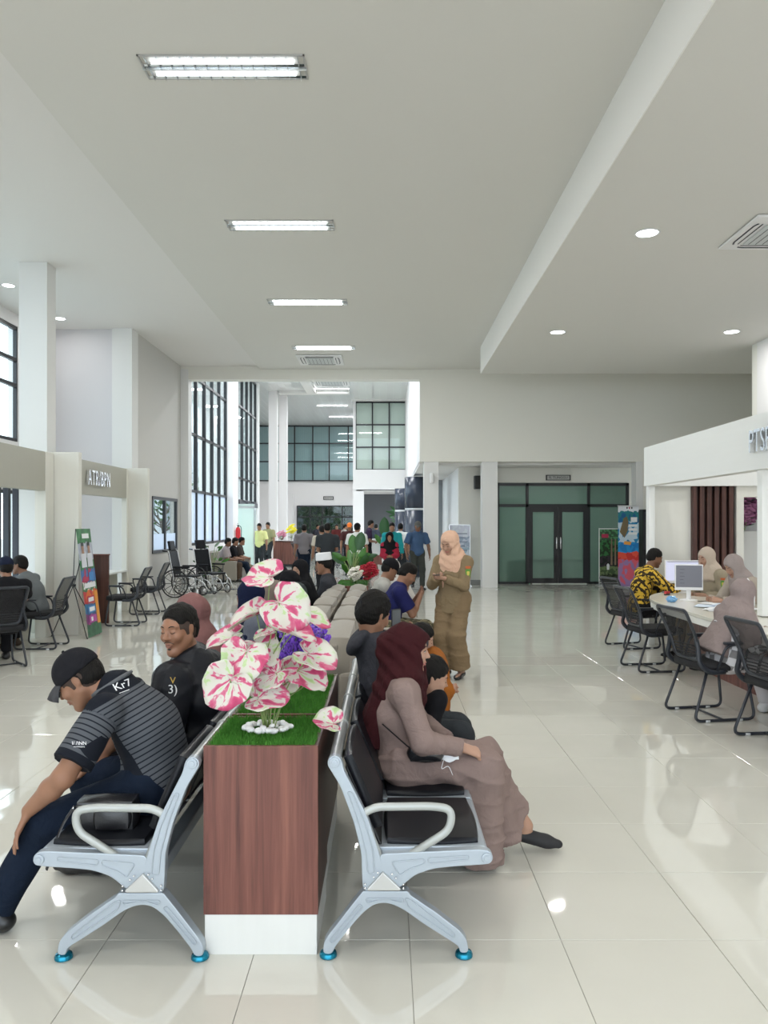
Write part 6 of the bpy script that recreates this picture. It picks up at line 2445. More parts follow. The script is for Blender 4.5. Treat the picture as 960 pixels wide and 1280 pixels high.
    if v:
        sd = SDF()
        def P(x, y, z): return J.H + J.HR @ (np.array([x, y, z]) * hs)
        a = v.get('add', .016)
        sd.ell(P(-.018, 0, .030), np.array([.098 + a * .7, .080 + a, .088 + a]) * hs, J.HR, .02)
        sd.ell(P(.000, 0, -.040), np.array([.082 + a * .6, .074 + a, .095 + a]) * hs, J.HR, .03)
        sd.cone(P(.0, 0, -.075), J.nek + J.fw * .01, .085 * hs, .100 * S, .04)
        if v.get('bun'): sd.ell(P(-.095, 0, -.010), np.array([.075, .070, .075]) * hs, J.HR, .05)
        dl = v.get('drop', .16)
        fr = v.get('front', dl)
        # drape over shoulders: front and back tongues
        sd.cone(J.nek + up * .0, J.nek - up * .06, .095 * S, .150 * S, .05, J.fw, .8)
        sd.cone(J.nek * .45 + J.sL * .55 + up * .02, J.nek * .45 + J.sR * .55 + up * .02, (.068 + v.get('sb', 0)) * S, (.068 + v.get('sb', 0)) * S, .05)
        wd = v.get('w', .125)
        ff = nrm(J.fw + up * .0)
        sd.cone(J.nek + ff * .060 - up * .02, J.che * v.get('ft', .0) + (J.nek - up * fr) * (1 - v.get('ft', .0)) + ff * v.get('fo', .085) * f, .105 * S, wd * S * v.get('fw', 1.0), .05, ff, .50, cap=v.get('fcap', .02))
        sd.cone(J.nek - ff * .045 - up * .02, J.nek - up * dl - ff * v.get('bo', .075) * f, .110 * S, wd * S * 1.15, .05, ff, .55, cap=v.get('bcap', .02))
        if v.get('sides'):
            for s_, e_ in ((J.sL, J.eL), (J.sR, J.eR)):
                sd.cone(s_, s_ + (e_ - s_) * v['sides'], (.075 + v.get('sb', 0)) * S, (.078 + v.get('sb', 0)) * S, .04, cap=.01)
        # opening for the face
        if not v.get('closed'):
            sd.ell(P(.108, 0, -.022), np.array([.072, .066, .084]) * hs * v.get('open', 1.0), J.HR, .012, op='-')
        sd.disp(folds(v.get('fold', .005), (26, 26, 13), seed + 3))
        if v.get('gather'):
            c0 = J.nek
            sd.disp(lambda P_: .005 * np.sin(((P_ - c0) @ up) * 75 + ((P_ - c0) @ J.fw) * 55 + 2 * np.sin(((P_ - c0) @ np.cross(up, J.fw)) * 14)) * (np.abs((P_ - c0) @ up - .02) < .14))
        V, F = sd.mesh(v.get('res', res))
        np_obj('headscarf', V, F, v['mat'], t)
        if v.get('band'):
            pass
    cp = wear.get('cap')
    if cp:
        sd = SDF()
        def P(x, y, z): return J.H + J.HR @ (np.array([x, y, z]) * hs)
        sd.ell(P(-.014, 0, .040), np.array([.106, .088, .096]) * hs, J.HR, .01)
        sd.plane(P(0, 0, cp.get('low', .034)), J.HR @ nrm(np.array([-.10, 0, -1.])))
        if cp.get('flat'):
            sd = SDF()
            sd.cone(P(-.014, 0, .055), P(-.014, 0, .152), .104 * hs, .096 * hs, .01, J.HR[:, 1], .88, cap=0, capa=0)
        V, F = sd.mesh(min(res, .008) if res < .02 else res * .6)
        c_ = np_obj('cap', V, F, cp['mat'], t)
        if not cp.get('flat'):
            rows = []
            for i in range(9):
                a = (i / 8 - .5) * 2.0
                x0, y0 = .088 * math.cos(a * .9) - .010, .082 * math.sin(a * .9)
                row = []
                for j in range(5):
                    q = j / 4
                    L = .078 * (math.cos(a * .75) ** .6)
                    row.append(Vector(P(x0 + L * q, y0 * (1 - .08 * q), .040 - .028 * q * q - .055 * (y0 / .08) ** 2 * q - .012 * (y0 / .08) ** 2)))
                rows.append(row)
            br = MB().grid(rows).build('brim', cp.get('brim', cp['mat']), c_, True)
            md = br.modifiers.new('solid', 'SOLIDIFY'); md.thickness = .004
            MB().ball(Vector(P(-.014, 0, .137)), .007 * hs, 8, 6).build('button', cp['mat'], c_, True)
    return t, J, base


def body_pose(pel, face, lean=0.0, twist=0.0, side=0.0, curve=.1, tall=1.0, head_yaw=0.0, head_pitch=.1, head_roll=0.0, shw=.19, hipw=.085, female=False, seat=True, neckf=.0):
    """upper body joints from a few numbers. face = heading angle (0 = +X, pi/2 = +Y)"""
    J = Pose()
    T_ = tall * (.94 if female else 1.0)
    if female: shw *= .87
    f = np.array([math.cos(face), math.sin(face), 0.]); l = np.array([-f[1], f[0], 0.]); z = np.array([0, 0, 1.])
    J.pel = np.asarray(pel, float)
    d1 = nrm(f * math.sin(lean * .6 - curve * .3) + z * math.cos(lean * .6 - curve * .3) + l * side)
    J.che = J.pel + d1 * .245 * T_
    d2 = nrm(f * math.sin(lean + curve) + z * math.cos(lean + curve) + l * side)
    J.nek = J.che + d2 * .215 * T_
    ft = face + twist
    fl = np.array([math.cos(ft), math.sin(ft), 0.]); ll = np.array([-fl[1], fl[0], 0.])
    J.fw = nrm(fl - d2 * (fl @ d2))
    J.pf = f
    lat = nrm(np.cross(d2, J.fw))
    sc = J.nek - d2 * .065 * T_
    J.sL = sc + lat * shw * T_
    J.sR = sc - lat * shw * T_
    J.hL = J.pel + l * hipw * T_ + z * -.02
    J.hR = J.pel - l * hipw * T_ + z * -.02
    HR = rotm(face + head_yaw, head_pitch, head_roll)
    J.HR = HR
    nd = nrm(d2 * .7 + z * .5 + f * .25)
    J.H = J.nek + nd * .115 * T_ + HR[:, 0] * (.02 + neckf) + HR[:, 2] * .045
    J.f = f; J.l = l
    return J


def finish(J, face, T_, wL, wR, aL, aR, poleL=None, poleR=None, kpole=None, toeL=None, toeR=None, arm=(.275, .245), leg=(.42, .40)):
    z = np.array([0, 0, 1.])
    f, l = J.f, J.l
    def W(p):  # local (f, l, z) offsets from pelvis column
        return np.array([J.pel[0], J.pel[1], 0.]) + f * p[0] + l * p[1] + z * p[2]
    J.wL, J.wR, J.aL, J.aR = W(wL), W(wR), W(aL), W(aR)
    J.eL = ik(J.sL, J.wL, arm[0] * T_, arm[1] * T_, (l * .6 - f * .5 - z * .7) if poleL is None else f * poleL[0] + l * poleL[1] + z * poleL[2])
    J.eR = ik(J.sR, J.wR, arm[0] * T_, arm[1] * T_, (-l * .6 - f * .5 - z * .7) if poleR is None else f * poleR[0] + l * poleR[1] + z * poleR[2])
    kp = (f * 1.0 + z * .9) if kpole is None else f * kpole[0] + l * kpole[1] + z * kpole[2]
    J.kL = ik(J.hL, J.aL, leg[0] * T_, leg[1] * T_, kp)
    J.kR = ik(J.hR, J.aR, leg[0] * T_, leg[1] * T_, kp)
    J.tL = f * (toeL[0] if toeL else 1) + l * (toeL[1] if toeL else .15)
    J.tR = f * (toeR[0] if toeR else 1) + l * (toeR[1] if toeR else -.15)
    return J


def seated(x, y, face, seat=.45, lean=.05, arms='lap', female=False, tall=1.0, knees=.5, legsplay=.11, **kw):
    """arms: lap / desk / phone / ((wL),(wR)) in local f,l,z"""
    T_ = tall * (.94 if female else 1.0)
    J = body_pose((x, y, seat + .072), face, lean=lean, tall=tall, female=female, **kw)
    A = {'lap': ((.30, .05, .62), (.30, -.05, .62)), 'desk': ((.48, .16, .80), (.48, -.16, .80)), 'phone': ((.34, .05, .86), (.34, -.05, .84)), 'knees': ((.40, .14, .60), (.40, -.14, .60))}
    w_ = A[arms] if isinstance(arms, str) else arms
    dz = seat - .45
    wL, wR = [(a[0] * T_, a[1], (a[2] + dz)) for a in w_]
    ax_ = knees
    finish(J, face, T_, wL, wR, (ax_ * T_, legsplay, .085), (ax_ * T_, -legsplay, .085))
    return J


def standing(x, y, face, lean=.02, arms='down', female=False, tall=1.0, stride=0.0, **kw):
    tall = tall * 1.035
    T_ = tall * (.94 if female else 1.0)
    J = body_pose((x, y, .895 * T_), face, lean=lean, curve=.04, tall=tall, female=female, **kw)
    A = {'down': ((.06, .27, .78), (.0, -.27, .78)), 'phone': ((.26, .07, 1.10), (.28, -.05, 1.12)), 'front': ((.22, .05, .98), (.22, -.05, .98)), 'walk': ((.22, .26, .84), (-.16, -.27, .82))}
    w_ = A[arms] if isinstance(arms, str) else arms
    wL, wR = [(a[0] * T_, a[1] * T_, a[2] * T_) for a in w_]
    finish(J, face, T_, wL, wR, (.5 * stride, .09, .085 + .0), (-.5 * stride, -.09, .085 + (.05 if stride > .2 else 0)), kpole=(1, 0, .1))
    return J
# ------------------------------------------------------------------ garments
def attr_mat(name, base, build):
    m = mat(name, base, .85, bump=.35, bscale=16, spec=.15)
    N, L, b = nodes_of(m)
    at = N.new('ShaderNodeAttribute'); at.attribute_name = 'garment'
    a2 = N.new('ShaderNodeAttribute'); a2.attribute_name = 'torso'
    s1 = N.new('ShaderNodeSeparateXYZ'); L.new(at.outputs['Vector'], s1.inputs[0])
    s2 = N.new('ShaderNodeSeparateXYZ'); L.new(a2.outputs['Vector'], s2.inputs[0])
    out = build(N, L, s1, s2)
    L.new(out, b.inputs['Base Color'])
    return m


def M2(N, L, op, a, b_=None, c_=None):
    n = N.new('ShaderNodeMath'); n.operation = op
    for i, v in enumerate((a, b_, c_)):
        if v is None: continue
        if isinstance(v, (int, float)): n.inputs[i].default_value = v
        else: L.new(v, n.inputs[i])
    return n.outputs[0]


def MIX(N, L, fac, c1, c2):
    n = N.new('ShaderNodeMix'); n.data_type = 'RGBA'
    L.new(fac, n.inputs[0])
    for i, c_ in ((6, c1), (7, c2)):
        if isinstance(c_, tuple): n.inputs[i].default_value = (*c_, 1)
        else: L.new(c_, n.inputs[i])
    return n.outputs[2]


def polo_build(N, L, g, tz):
    grey, blk = (.085, .092, .105), (.010, .012, .018)
    u = g.outputs['X']
    fr = M2(N, L, 'FRACT', M2(N, L, 'MULTIPLY', u, 44.0))
    line = M2(N, L, 'LESS_THAN', fr, .24)
    c1 = MIX(N, L, line, grey, blk)
    # black yoke over the shoulders (torso region only, high), side panel
    yoke = M2(N, L, 'MULTIPLY', M2(N, L, 'GREATER_THAN', tz.outputs['Z'], .405), M2(N, L, 'LESS_THAN', g.outputs['Z'], .5))
    side = M2(N, L, 'MULTIPLY', M2(N, L, 'LESS_THAN', M2(N, L, 'ABSOLUTE', M2(N, L, 'ADD', tz.outputs['X'], -.02)), .035), M2(N, L, 'MULTIPLY', M2(N, L, 'GREATER_THAN', M2(N, L, 'ABSOLUTE', tz.outputs['Y']), .11), M2(N, L, 'LESS_THAN', tz.outputs['Z'], .30)))
    cuff = M2(N, L, 'MULTIPLY', M2(N, L, 'GREATER_THAN', g.outputs['Z'], .5), M2(N, L, 'GREATER_THAN', g.outputs['X'], .203))
    al = M2(N, L, 'MAXIMUM', M2(N, L, 'MAXIMUM', yoke, side), cuff)
    return MIX(N, L, al, c1, blk)


M_polo = attr_mat('striped_polo', (.1, .1, .12), polo_build)


def batik_build(N, L, g, tz):
    v = N.new('ShaderNodeCombineXYZ')
    for i, k_ in enumerate('XYZ'): L.new(tz.outputs[k_], v.inputs[i])
    w1 = N.new('ShaderNodeTexWave'); w1.inputs['Scale'].default_value = 6.5; w1.inputs['Distortion'].default_value = 5; w1.inputs['Detail'].default_value = 2; w1.bands_direction = 'DIAGONAL'
    L.new(v.outputs[0], w1.inputs['Vector'])
    vo = N.new('ShaderNodeTexVoronoi'); vo.inputs['Scale'].default_value = 26; L.new(v.outputs[0], vo.inputs['Vector'])
    a = M2(N, L, 'GREATER_THAN', w1.outputs['Fac'], .70)
    b_ = M2(N, L, 'GREATER_THAN', vo.outputs['Distance'], .62)
    return MIX(N, L, M2(N, L, 'MAXIMUM', a, b_), (.62, .40, .05), (.035, .025, .015))


M_batik = attr_mat('yellow_batik', (.6, .4, .05), batik_build)


def check_build(N, L, g, tz):
    v = N.new('ShaderNodeCombineXYZ')
    for i, k_ in enumerate('XYZ'): L.new(tz.outputs[k_], v.inputs[i])
    ch = N.new('ShaderNodeTexChecker'); ch.inputs['Scale'].default_value = 15; ch.inputs[1].default_value = (.62, .62, .64, 1); ch.inputs[2].default_value = (.22, .215, .22, 1)
    L.new(v.outputs[0], ch.inputs[0])
    return ch.outputs[0]


M_check = attr_mat('checked_cloth', (.5, .5, .5), check_build)


def camo_build(N, L, g, tz):
    v = N.new('ShaderNodeCombineXYZ')
    for i, k_ in enumerate('XYZ'): L.new(tz.outputs[k_], v.inputs[i])
    n = N.new('ShaderNodeTexNoise'); n.inputs['Scale'].default_value = 22; L.new(v.outputs[0], n.inputs['Vector'])
    return MIX(N, L, M2(N, L, 'GREATER_THAN', n.outputs['Fac'], .52), (.10, .095, .06), (.26, .23, .14))


M_camo = attr_mat('patterned_olive', (.2, .2, .1), camo_build)
M_navy = cloth('navy_trousers', (.008, .014, .028))
M_blackc = cloth('black_cloth', (.010, .010, .012))
M_jacket = mat('black_nylon', (.009, .010, .014), .5, bump=.5, bscale=18, spec=.25)
M_maroon = cloth('maroon_scarf', (.040, .009, .011))
M_mauve = cloth('mauve_dress', (.235, .17, .152), noise=.03)
M_char = cloth('charcoal_hoodie', (.045, .046, .055))
M_dgrey = cloth('dark_grey_trousers', (.030, .034, .038))
M_orange = cloth('orange_shirt', (.30, .095, .012))
M_peach = cloth('peach_scarf', (.66, .42, .30), noise=.03)
M_khaki = cloth('khaki_uniform', (.225, .165, .095), noise=.04)
M_shoe = mat('black_shoe', (.012, .012, .013), .35)
M_staff = cloth('beige_uniform', (.33, .28, .20))
M_lilac = cloth('lilac_grey_scarf', (.33, .275, .26), noise=.03)
M_beigesc = cloth('beige_scarf', (.52, .43, .35), noise=.03)


def wv(J, p): return np.asarray(p, float)


# ================= the man in the black cap =================
def px3(px, py, Y): return np.array(PX(px, py, Y))


J = Pose()
J.pel = np.array([-.985, 3.42, .545])
J.che = np.array([-1.055, 3.42, .76])
J.nek = np.array([-1.205, 3.42, .945])
J.fw = nrm(np.array([-.80, -.02, -.60])); J.pf = np.array([-1., 0, 0])
J.sR = np.array([-1.185, 3.61, .865]); J.sL = np.array([-1.175, 3.235, .870])
J.H = px3(99, 849, 3.40)
J.HR = rotm(PI - .12 + .22, .62, .0)
J.eL = np.array([-1.275, 3.07, .650]); J.wL = np.array([-1.435, 3.12, .500])
J.eR = np.array([-1.27, 3.72, .66]); J.wR = np.array([-1.36, 3.58, .545])
J.hL = np.array([-1.02, 3.32, .52]); J.hR = np.array([-1.02, 3.53, .52])
J.kL = np.array([-1.40, 3.20, .425]); J.aL = np.array([-1.575, 3.14, .09])
J.kR = np.array([-1.40, 3.62, .475]); J.aR = np.array([-1.375, 3.66, .09])
J.tL = np.array([-1, -.1, 0]); J.tR = np.array([-1, .1, 0])
hn = {'L': dict(d=(-.38, -.25, -.90), nrm_palm=(.85, .25, -.45), side=(.2, 1, 0), curl=.16, spread=.35, s=1.0, thumb=.2, curls=[.12, .14, .18, .22]),
      'R': dict(d=(-.9, -.25, -.25), nrm_palm=(0, 0, -1), side=(0, -1, 0), curl=.25, s=.95)}
pm, Jc, bc = person('man in a black cap and grey striped polo bending forward on the left bench', J, {
    'top': dict(mat=M_polo, sleeve=.80, add=.012, name='polo_shirt', hem=.06, fold=.0035, res=.0065),
    'bottom': dict(mat=M_navy, add=.012, name='trousers', fold=.0045, flare=.006),
    'shoes': dict(mat=M_shoe), 'hair': dict(vol=.006, line=.05, fade=1), 'cap': dict(mat=cloth('cap_black', (.014, .014, .017)), brim=cloth('cap_brim', (.06, .06, .065)), low=.022)},
    res=.0068, fat=1.16, hands=hn, skin=M_skin, seed=2)
# collar
cl = MB()
up = nrm(Jc.nek - Jc.che)
ring = []
side_ = np.cross(up, Jc.fw)
for k in range(20):
    a = 2 * PI * k / 20
    ring.append(Vector(Jc.nek + up * (.004 + .008 * math.cos(a)) + (Jc.fw * math.cos(a) * .078 + side_ * math.sin(a) * .080)))
cl.tube(ring, .011, 6, closed=True, flat=2.2, up=tuple(up)).build('collar', mat('grey_collar', (.10, .105, .115), .8), pm, True)


def on_surface_text(parent, base, body, size, P, right, upv, m, name='lettering'):
    """text laid on clothing: P local point, right and up directions"""
    r_ = Vector(right).normalized(); u_ = Vector(upv); u_ = (u_ - r_ * u_.dot(r_)).normalized(); n_ = r_.cross(u_)
    o = text_mesh(name, body, size, m, parent, (0, 0, 0), (0, 0, 0), .0006)
    M = Matrix((r_, u_, n_)).transposed().to_4x4(); M.translation = Vector(P)
    o['M'] = [x for r in M for x in r]
    return o


def snap_text(o, target, dirv, off=.002):
    """drape the lettering over a garment mesh by shrinking each vertex onto it"""
    from mathutils.bvhtree import BVHTree
    me = target.data
    bv = BVHTree.FromPolygons([v.co for v in me.vertices], [p.vertices for p in me.polygons])
    M = Matrix([list(o['M'])[i * 4:i * 4 + 4] for i in range(4)])
    del o['M']
    d = Vector(dirv).normalized()
    vs = [M @ v.co for v in o.data.vertices]
    for v, p in zip(o.data.vertices, vs):
        h, n_, i_, ds = bv.ray_cast(p - d * .25, d)
        if h is not None: v.co = h - d * off
        else: v.co = p


M_print = mat('white_print', (.75, .76, .78), .6)


def child_named(t, s):
    return [c for c in t.children if c.name.startswith(s)][0]


polo = child_named(pm, 'polo_shirt')
view = Vector((-.30, .92, -.2))
P0 = px3(153, 856, 3.3) - bc
o = on_surface_text(pm, bc, 'Kr7', .052, P0, (.93, .0, .36), (0, -.35, .9), M_print); snap_text(o, polo, (P0[0] + bc[0], 3.3, -.75))
P0 = px3(153, 860, 3.3) - bc
o = on_surface_text(pm, bc, '__', .045, P0, (.93, .0, .36), (0, -.35, .9), M_print, 'underline'); snap_text(o, polo, (P0[0] + bc[0], 3.3, -.75))
for q_, tx_ in ((0, 'I/ /\\NN'), (1, '-------')):
    P0 = px3(99, 929 + 4 * q_, 3.1) - bc
    o = on_surface_text(pm, bc, tx_, .020, P0, (1, 0, -.02), (0, -.2, 1), M_print, 'sleeve_print'); snap_text(o, polo, (P0[0] + bc[0], 3.1, -.85))
# his clutch bag
bg_ = thing('clutch_bag', 'black leather wrist bag lying on the near seat of the left bench', 'bag', (-1.12, 3.13, .425), .06)
cushion(-.115, -.05, 0, .115, .05, .125, .012, edge=.4).build('body', mat('black_leather', (.014, .014, .016), .30, bump=.12, bscale=180, spec=.6), bg_, True)
cushion(-.035, -.068, .02, .10, -.04, .10, .008, edge=.4).build('front_pocket', mat('black_leather', (.014, .014, .016), .30, bump=.12, bscale=180, spec=.6), bg_, True)
MB().tube(fillet([(-.11, -.052, .11), (.11, -.052, .11)], 0), .004, 5).build('zip', M_steel, bg_, True)
sp_ = MB().tube(catmull([(-.115, -.05, .11), (-.15, -.08, .05), (-.175, -.105, -.03), (-.20, -.115, -.11)], 6), .011, 6, flat=.35).build('wrist_strap', mat('black_leather', (.014, .014, .016), .30, bump=.12, bscale=180, spec=.6), bg_, True)
MB().ball((-.118, -.055, .10), (.006, .006, .010), 8, 6).build('strap_ring', M_chrome, sp_, True)

# ================= the man in the black jacket, head turned to us =================
J = body_pose((-1.0, 4.06, .52), PI, lean=.10, twist=.25, curve=.10, tall=.96)
J.nek = np.array([-1.02, 4.06, .955]); J.che = np.array([-.98, 4.06, .75])
J.sL = np.array([-1.06, 3.86, .865]); J.sR = np.array([-.98, 4.25, .865])
finish(J, PI, 1.0, (.26, .14, .66), (.24, -.10, .64), (.42, .16, .085), (.44, -.14, .085))
J.H = px3(224, 786, 4.0); J.HR = rotm(math.atan2(-.80, -.60), .16, -.08)
yaw = math.atan2(-.90, -.44)
J.HR = rotm(yaw, .12, .06)
pj, Jj, bj = person('man in a black nylon jacket with thin moustache turning his head, left bench', J, {
    'top': dict(mat=M_jacket, sleeve=1.95, add=.040, name='jacket', fold=.008, res=.0075),
    'bottom': dict(mat=M_blackc, add=.012), 'shoes': dict(mat=M_shoe), 'hair': dict(vol=.005, line=.076, fade=1)},
    res=.0065, skin=mat('skin_tan2', (.30, .145, .085), .42, noise=.06, nscale=14, spec=.45), seed=4, face=True, look_down=True, moustache=True, fat=1.15, hs=1.06, wide=.94)
cl = MB(); up = nrm(Jj.nek - Jj.che); side_ = np.cross(up, Jj.fw)
ring = [Vector(Jj.nek + up * (.012 + .006 * math.cos(2 * PI * k / 20)) + (Jj.fw * math.cos(2 * PI * k / 20) * .074 + side_ * math.sin(2 * PI * k / 20) * .078)) for k in range(20)]
cl.tube(ring, .012, 6, closed=True, flat=2.2, up=tuple(up)).build('collar', mat('pale_grey_collar', (.38, .38, .37), .8), pj, True)
jk = child_named(pj, 'jacket')
P0 = px3(216, 862, 3.8) - bj
o = on_surface_text(pj, bj, '3)', .06, P0, (1, 0, 0), (0, 0, 1), M_print); snap_text(o, jk, (P0[0] + bj[0], 3.8, -.8), .003)
P0 = px3(216, 851, 3.8) - bj
o = on_surface_text(pj, bj, 'V', .045, P0, (1, 0, 0), (0, 0, 1), mat('gold_print', (.55, .35, .06), .5)); snap_text(o, jk, (P0[0] + bj[0], 3.8, -.8), .003)

# ================= mauve headscarf behind him =================
J = seated(-1.08, 4.72, PI, lean=.12, female=True)
person('woman in a dusty mauve headscarf beyond the black jacket man', J, {'top': dict(mat=M_dgrey, sleeve=1.95, name='blouse'), 'bottom': dict(mat=M_dgrey, skirt=1, name='skirt', flare=.02),
    'veil': dict(mat=cloth('dusty_mauve', (.20, .095, .09))), 'shoes': dict(mat=M_shoe, high=False)}, res=.013, skin=M_skin, female=True, seed=6)

# ================= woman in the maroon headscarf =================
J = Pose()
J.pel = np.array([.065, 3.76, .53]); J.che = np.array([.045, 3.76, .74]); J.nek = np.array([.075, 3.76, .925])
J.fw = nrm(np.array([.97, -.1, .05])); J.pf = np.array([1., 0, 0])
J.sL = np.array([.07, 3.92, .865]); J.sR = np.array([.085, 3.60, .865])
J.H = px3(511, 811, 3.76); J.HR = rotm(-.06, .14, .0)
J.eR = np.array([.165, 3.53, .655]); J.wR = np.array([.355, 3.60, .615])
J.eL = np.array([.15, 3.97, .66]); J.wL = np.array([.30, 3.74, .60])
J.hL = np.array([.08, 3.85, .51]); J.hR = np.array([.08, 3.67, .51])
J.kL = np.array([.49, 3.84, .50]); J.aL = np.array([.700, 3.93, .125])
J.kR = np.array([.47, 3.66, .50]); J.aR = np.array([.33, 3.76, .09])
J.tL = np.array([1, -.08, -.18]); J.tR = np.array([1, 0, 0])
hn = {'R': dict(d=(.85, .25, -.35), nrm_palm=(.1, .5, -.9), side=(.3, 1, .2), curl=.42, s=.9), 'L': dict(d=(.75, -.55, -.2), nrm_palm=(0, 0, -1), side=(1, 0, .2), curl=.5, s=.88)}
pw_, Jw, bw = person('woman in a maroon headscarf and mauve dress seated on the right bench', J, {
    'top': dict(mat=M_mauve, sleeve=1.93, add=.014, name='dress_top', fold=.004, hem=.02, res=.0068),
    'bottom': dict(mat=M_mauve, add=.012, skirt=0, name='dress_skirt', flare=.0, len=.3, fold=.010, res=.0075,
        extra=[((.12, 3.76, .53), (.46, 3.75, .52), .10, .075), ((.47, 3.67, .50), (.47, 3.72, .03), .078, .095), ((.44, 3.70, .48), (.36, 3.76, .05), .075, .078), ((.48, 3.78, .50), (.60, 3.86, .10), .070, .080), ((.49, 3.84, .50), (.665, 3.915, .19), .068, .060)]),
    'veil': dict(mat=M_maroon, drop=.30, front=.22, fo=.075, fold=.007, w=.115, add=.020, open=1.08, gather=1, bun=1, bo=.105, res=.0065, fw=.9, ),
    'shoes': dict(mat=mat('black_suede', (.014, .014, .016), .7), high=False, cut=.006)},
    res=.0066, skin=M_skin_l, female=True, seed=8, hands=hn, lip=M_lip_r, hs=.95, look_down=False, fat=.95)
# shoulder bag strap, handbag and a face mask in her hand
hb_ = thing('handbag', 'small glossy black handbag on the lap of the maroon headscarf woman', 'bag', tuple(px3(532, 942, 3.55)))
cushion(-.075, -.03, -.03, .075, .03, .035, .012, edge=.5).build('body', mat('glossy_black_leather', (.012, .012, .014), .15, spec=.7), hb_, True)
S0 = px3(478, 905, 3.58) - px3(532, 942, 3.55)
MB().tube(catmull([tuple(S0), tuple(S0 * .5 + np.array([0, -.03, -.012])), (-.07, -.02, .03)], 6), .006, 6, flat=.4).build('strap', M_blackc, hb_, True)
fm_ = thing('face_mask', 'white face mask with loops held in her hand over the lap', 'face mask', tuple(px3(560, 940, 3.56)))
mb = MB(); rows = []
for i in range(8):
    rows.append([(-.05 + .1 * i / 7, -.012 * math.sin(j * 1.3), .035 - .075 * j / 5 + .008 * math.sin(i * 1.2)) for j in range(6)])
mb.grid(rows).build('mask', mat('mask_white', (.75, .76, .78), .8), fm_, True, solid=.002)
MB().tube(catmull([(-.02, -.01, -.03), (-.03, -.02, -.07), (.0, -.02, -.06), (.02, -.02, -.10)], 5), .0016, 5).build('ear_loop', mat('mask_white', (.75, .76, .78), .8), fm_, True)

# ================= man in the charcoal hoodie =================
J = seated(-.01, 4.40, .0, lean=.18, arms=((.13, .20, .97), (.14, -.02, .95)), knees=.48)
J.H = px3(467, 768, 4.40); J.HR = rotm(.75, .30, .1)
J.nek = np.array([-.085, 4.40, .985])
person('man in a charcoal hoodie seen from behind on the right bench', J, {
    'top': dict(mat=M_char, sleeve=1.95, add=.034, name='hoodie', hood=1, fold=.005), 'bottom': dict(mat=M_dgrey, add=.016, fold=.005), 'shoes': dict(mat=M_shoe), 'hair': dict(vol=.020, line=.055, rough=.004, low=-.052)},
    res=.0085, skin=M_skin, seed=10, fat=1.15)
# child in orange beyond
J = seated(.27, 4.97, .0, lean=.05, tall=.62, arms=((.20, .06, .60), (.20, -.04, .60)), knees=.52, head_pitch=.35)
J.H = px3(527, 799, 4.97)
person('child in an orange shirt leaning forward at the far end of the right bench', J, {
    'top': dict(mat=M_orange, sleeve=1.9, add=.045, name='shirt'), 'bottom': dict(mat=M_dgrey, add=.014), 'shoes': dict(mat=M_shoe, high=False), 'hair': dict(vol=.014, line=.055, low=-.055), 'scale': .80},
    res=.011, skin=M_skin_l, seed=12, hs=.80, fat=1.15)
ph = thing('mobile_phone', 'black mobile phone held up beside the hoodie man', 'phone', tuple(px3(495, 776, 4.62)), .7)
MB().box(-.035, -.004, -.07, .035, .004, .07).build('case', M_black, ph, bevel=.004)
MB().box(-.032, -.0052, -.065, .032, -.0042, .065).build('screen', mat('phone_screen', (.10, .11, .12), .15), ph)
# small child with black hair
J = seated(.16, 4.10, .10, lean=.50, tall=.62, seat=.45, arms=((.16, .05, .50), (.16, -.05, .50)), knees=.30, head_pitch=.35)
J.H = px3(540, 846, 4.05); J.nek = J.H + np.array([-.06, .0, -.11])
person('small child with black hair in black clothes behind the maroon headscarf woman', J, {
    'top': dict(mat=M_blackc, sleeve=1.9, add=.014), 'bottom': dict(mat=M_blackc, add=.012), 'hair': dict(vol=.014, line=.05, low=-.066), 'shoes': dict(mat=M_shoe, high=False), 'scale': .68},
    res=.010, skin=M_skin_l, seed=13, hs=.86)

# ================= standing woman, peach headscarf =================
J = standing(.725, 8.40, -PI / 2 - .55, arms=((.28, .03, 1.12), (.28, -.07, 1.13)), female=True, tall=.99, head_pitch=.42, head_yaw=-.15, lean=.03)
ps, Js, bs = person('woman in a peach headscarf and khaki uniform standing and looking at a phone', J, {
    'top': dict(mat=M_khaki, sleeve=1.95, add=.018, name='uniform_jacket', skirt=.16, fold=.004), 'bottom': dict(mat=cloth('khaki_trousers', (.215, .150, .085), noise=.04), add=.022, flare=.045, len=.93, fold=.006, name='wide_trousers'),
    'veil': dict(mat=M_peach, front=.36, drop=.20, fold=.006, open=1.0, fw=.8, gather=1), 'shoes': dict(mat=M_shoe, high=False)}, res=.0095, skin=M_skin_l, female=True, seed=14, lip=M_lip_r, look_down=True,
    hands={'L': dict(d=nrm(-J.l + J.f * .5), nrm_palm=(0, 0, 1), side=J.f, curl=.55, s=.92), 'R': dict(d=nrm(J.l * .8 + J.f * .6), nrm_palm=(0, 0, 1), side=J.f, curl=.55, s=.92)})
q = (J.wL + J.wR) / 2 + J.f * .04 + np.array([0, 0, .035])
ph = thing('mobile_phone', 'black mobile phone in the hands of the peach headscarf woman', 'phone', tuple(q), -.5)
MB().box(-.037, -.075, -.004, .037, .075, .004).build('case', M_black, ph, bevel=.004)
MB().box(-.033, -.07, .004, .033, .07, .005).build('screen', mat('phone_screen', (.10, .11, .12), .15), ph)
# sleeve badge
M_badge = mat('badge_green', (.10, .28, .04), .6); M_badge_r = mat('badge_red', (.55, .12, .03), .6)


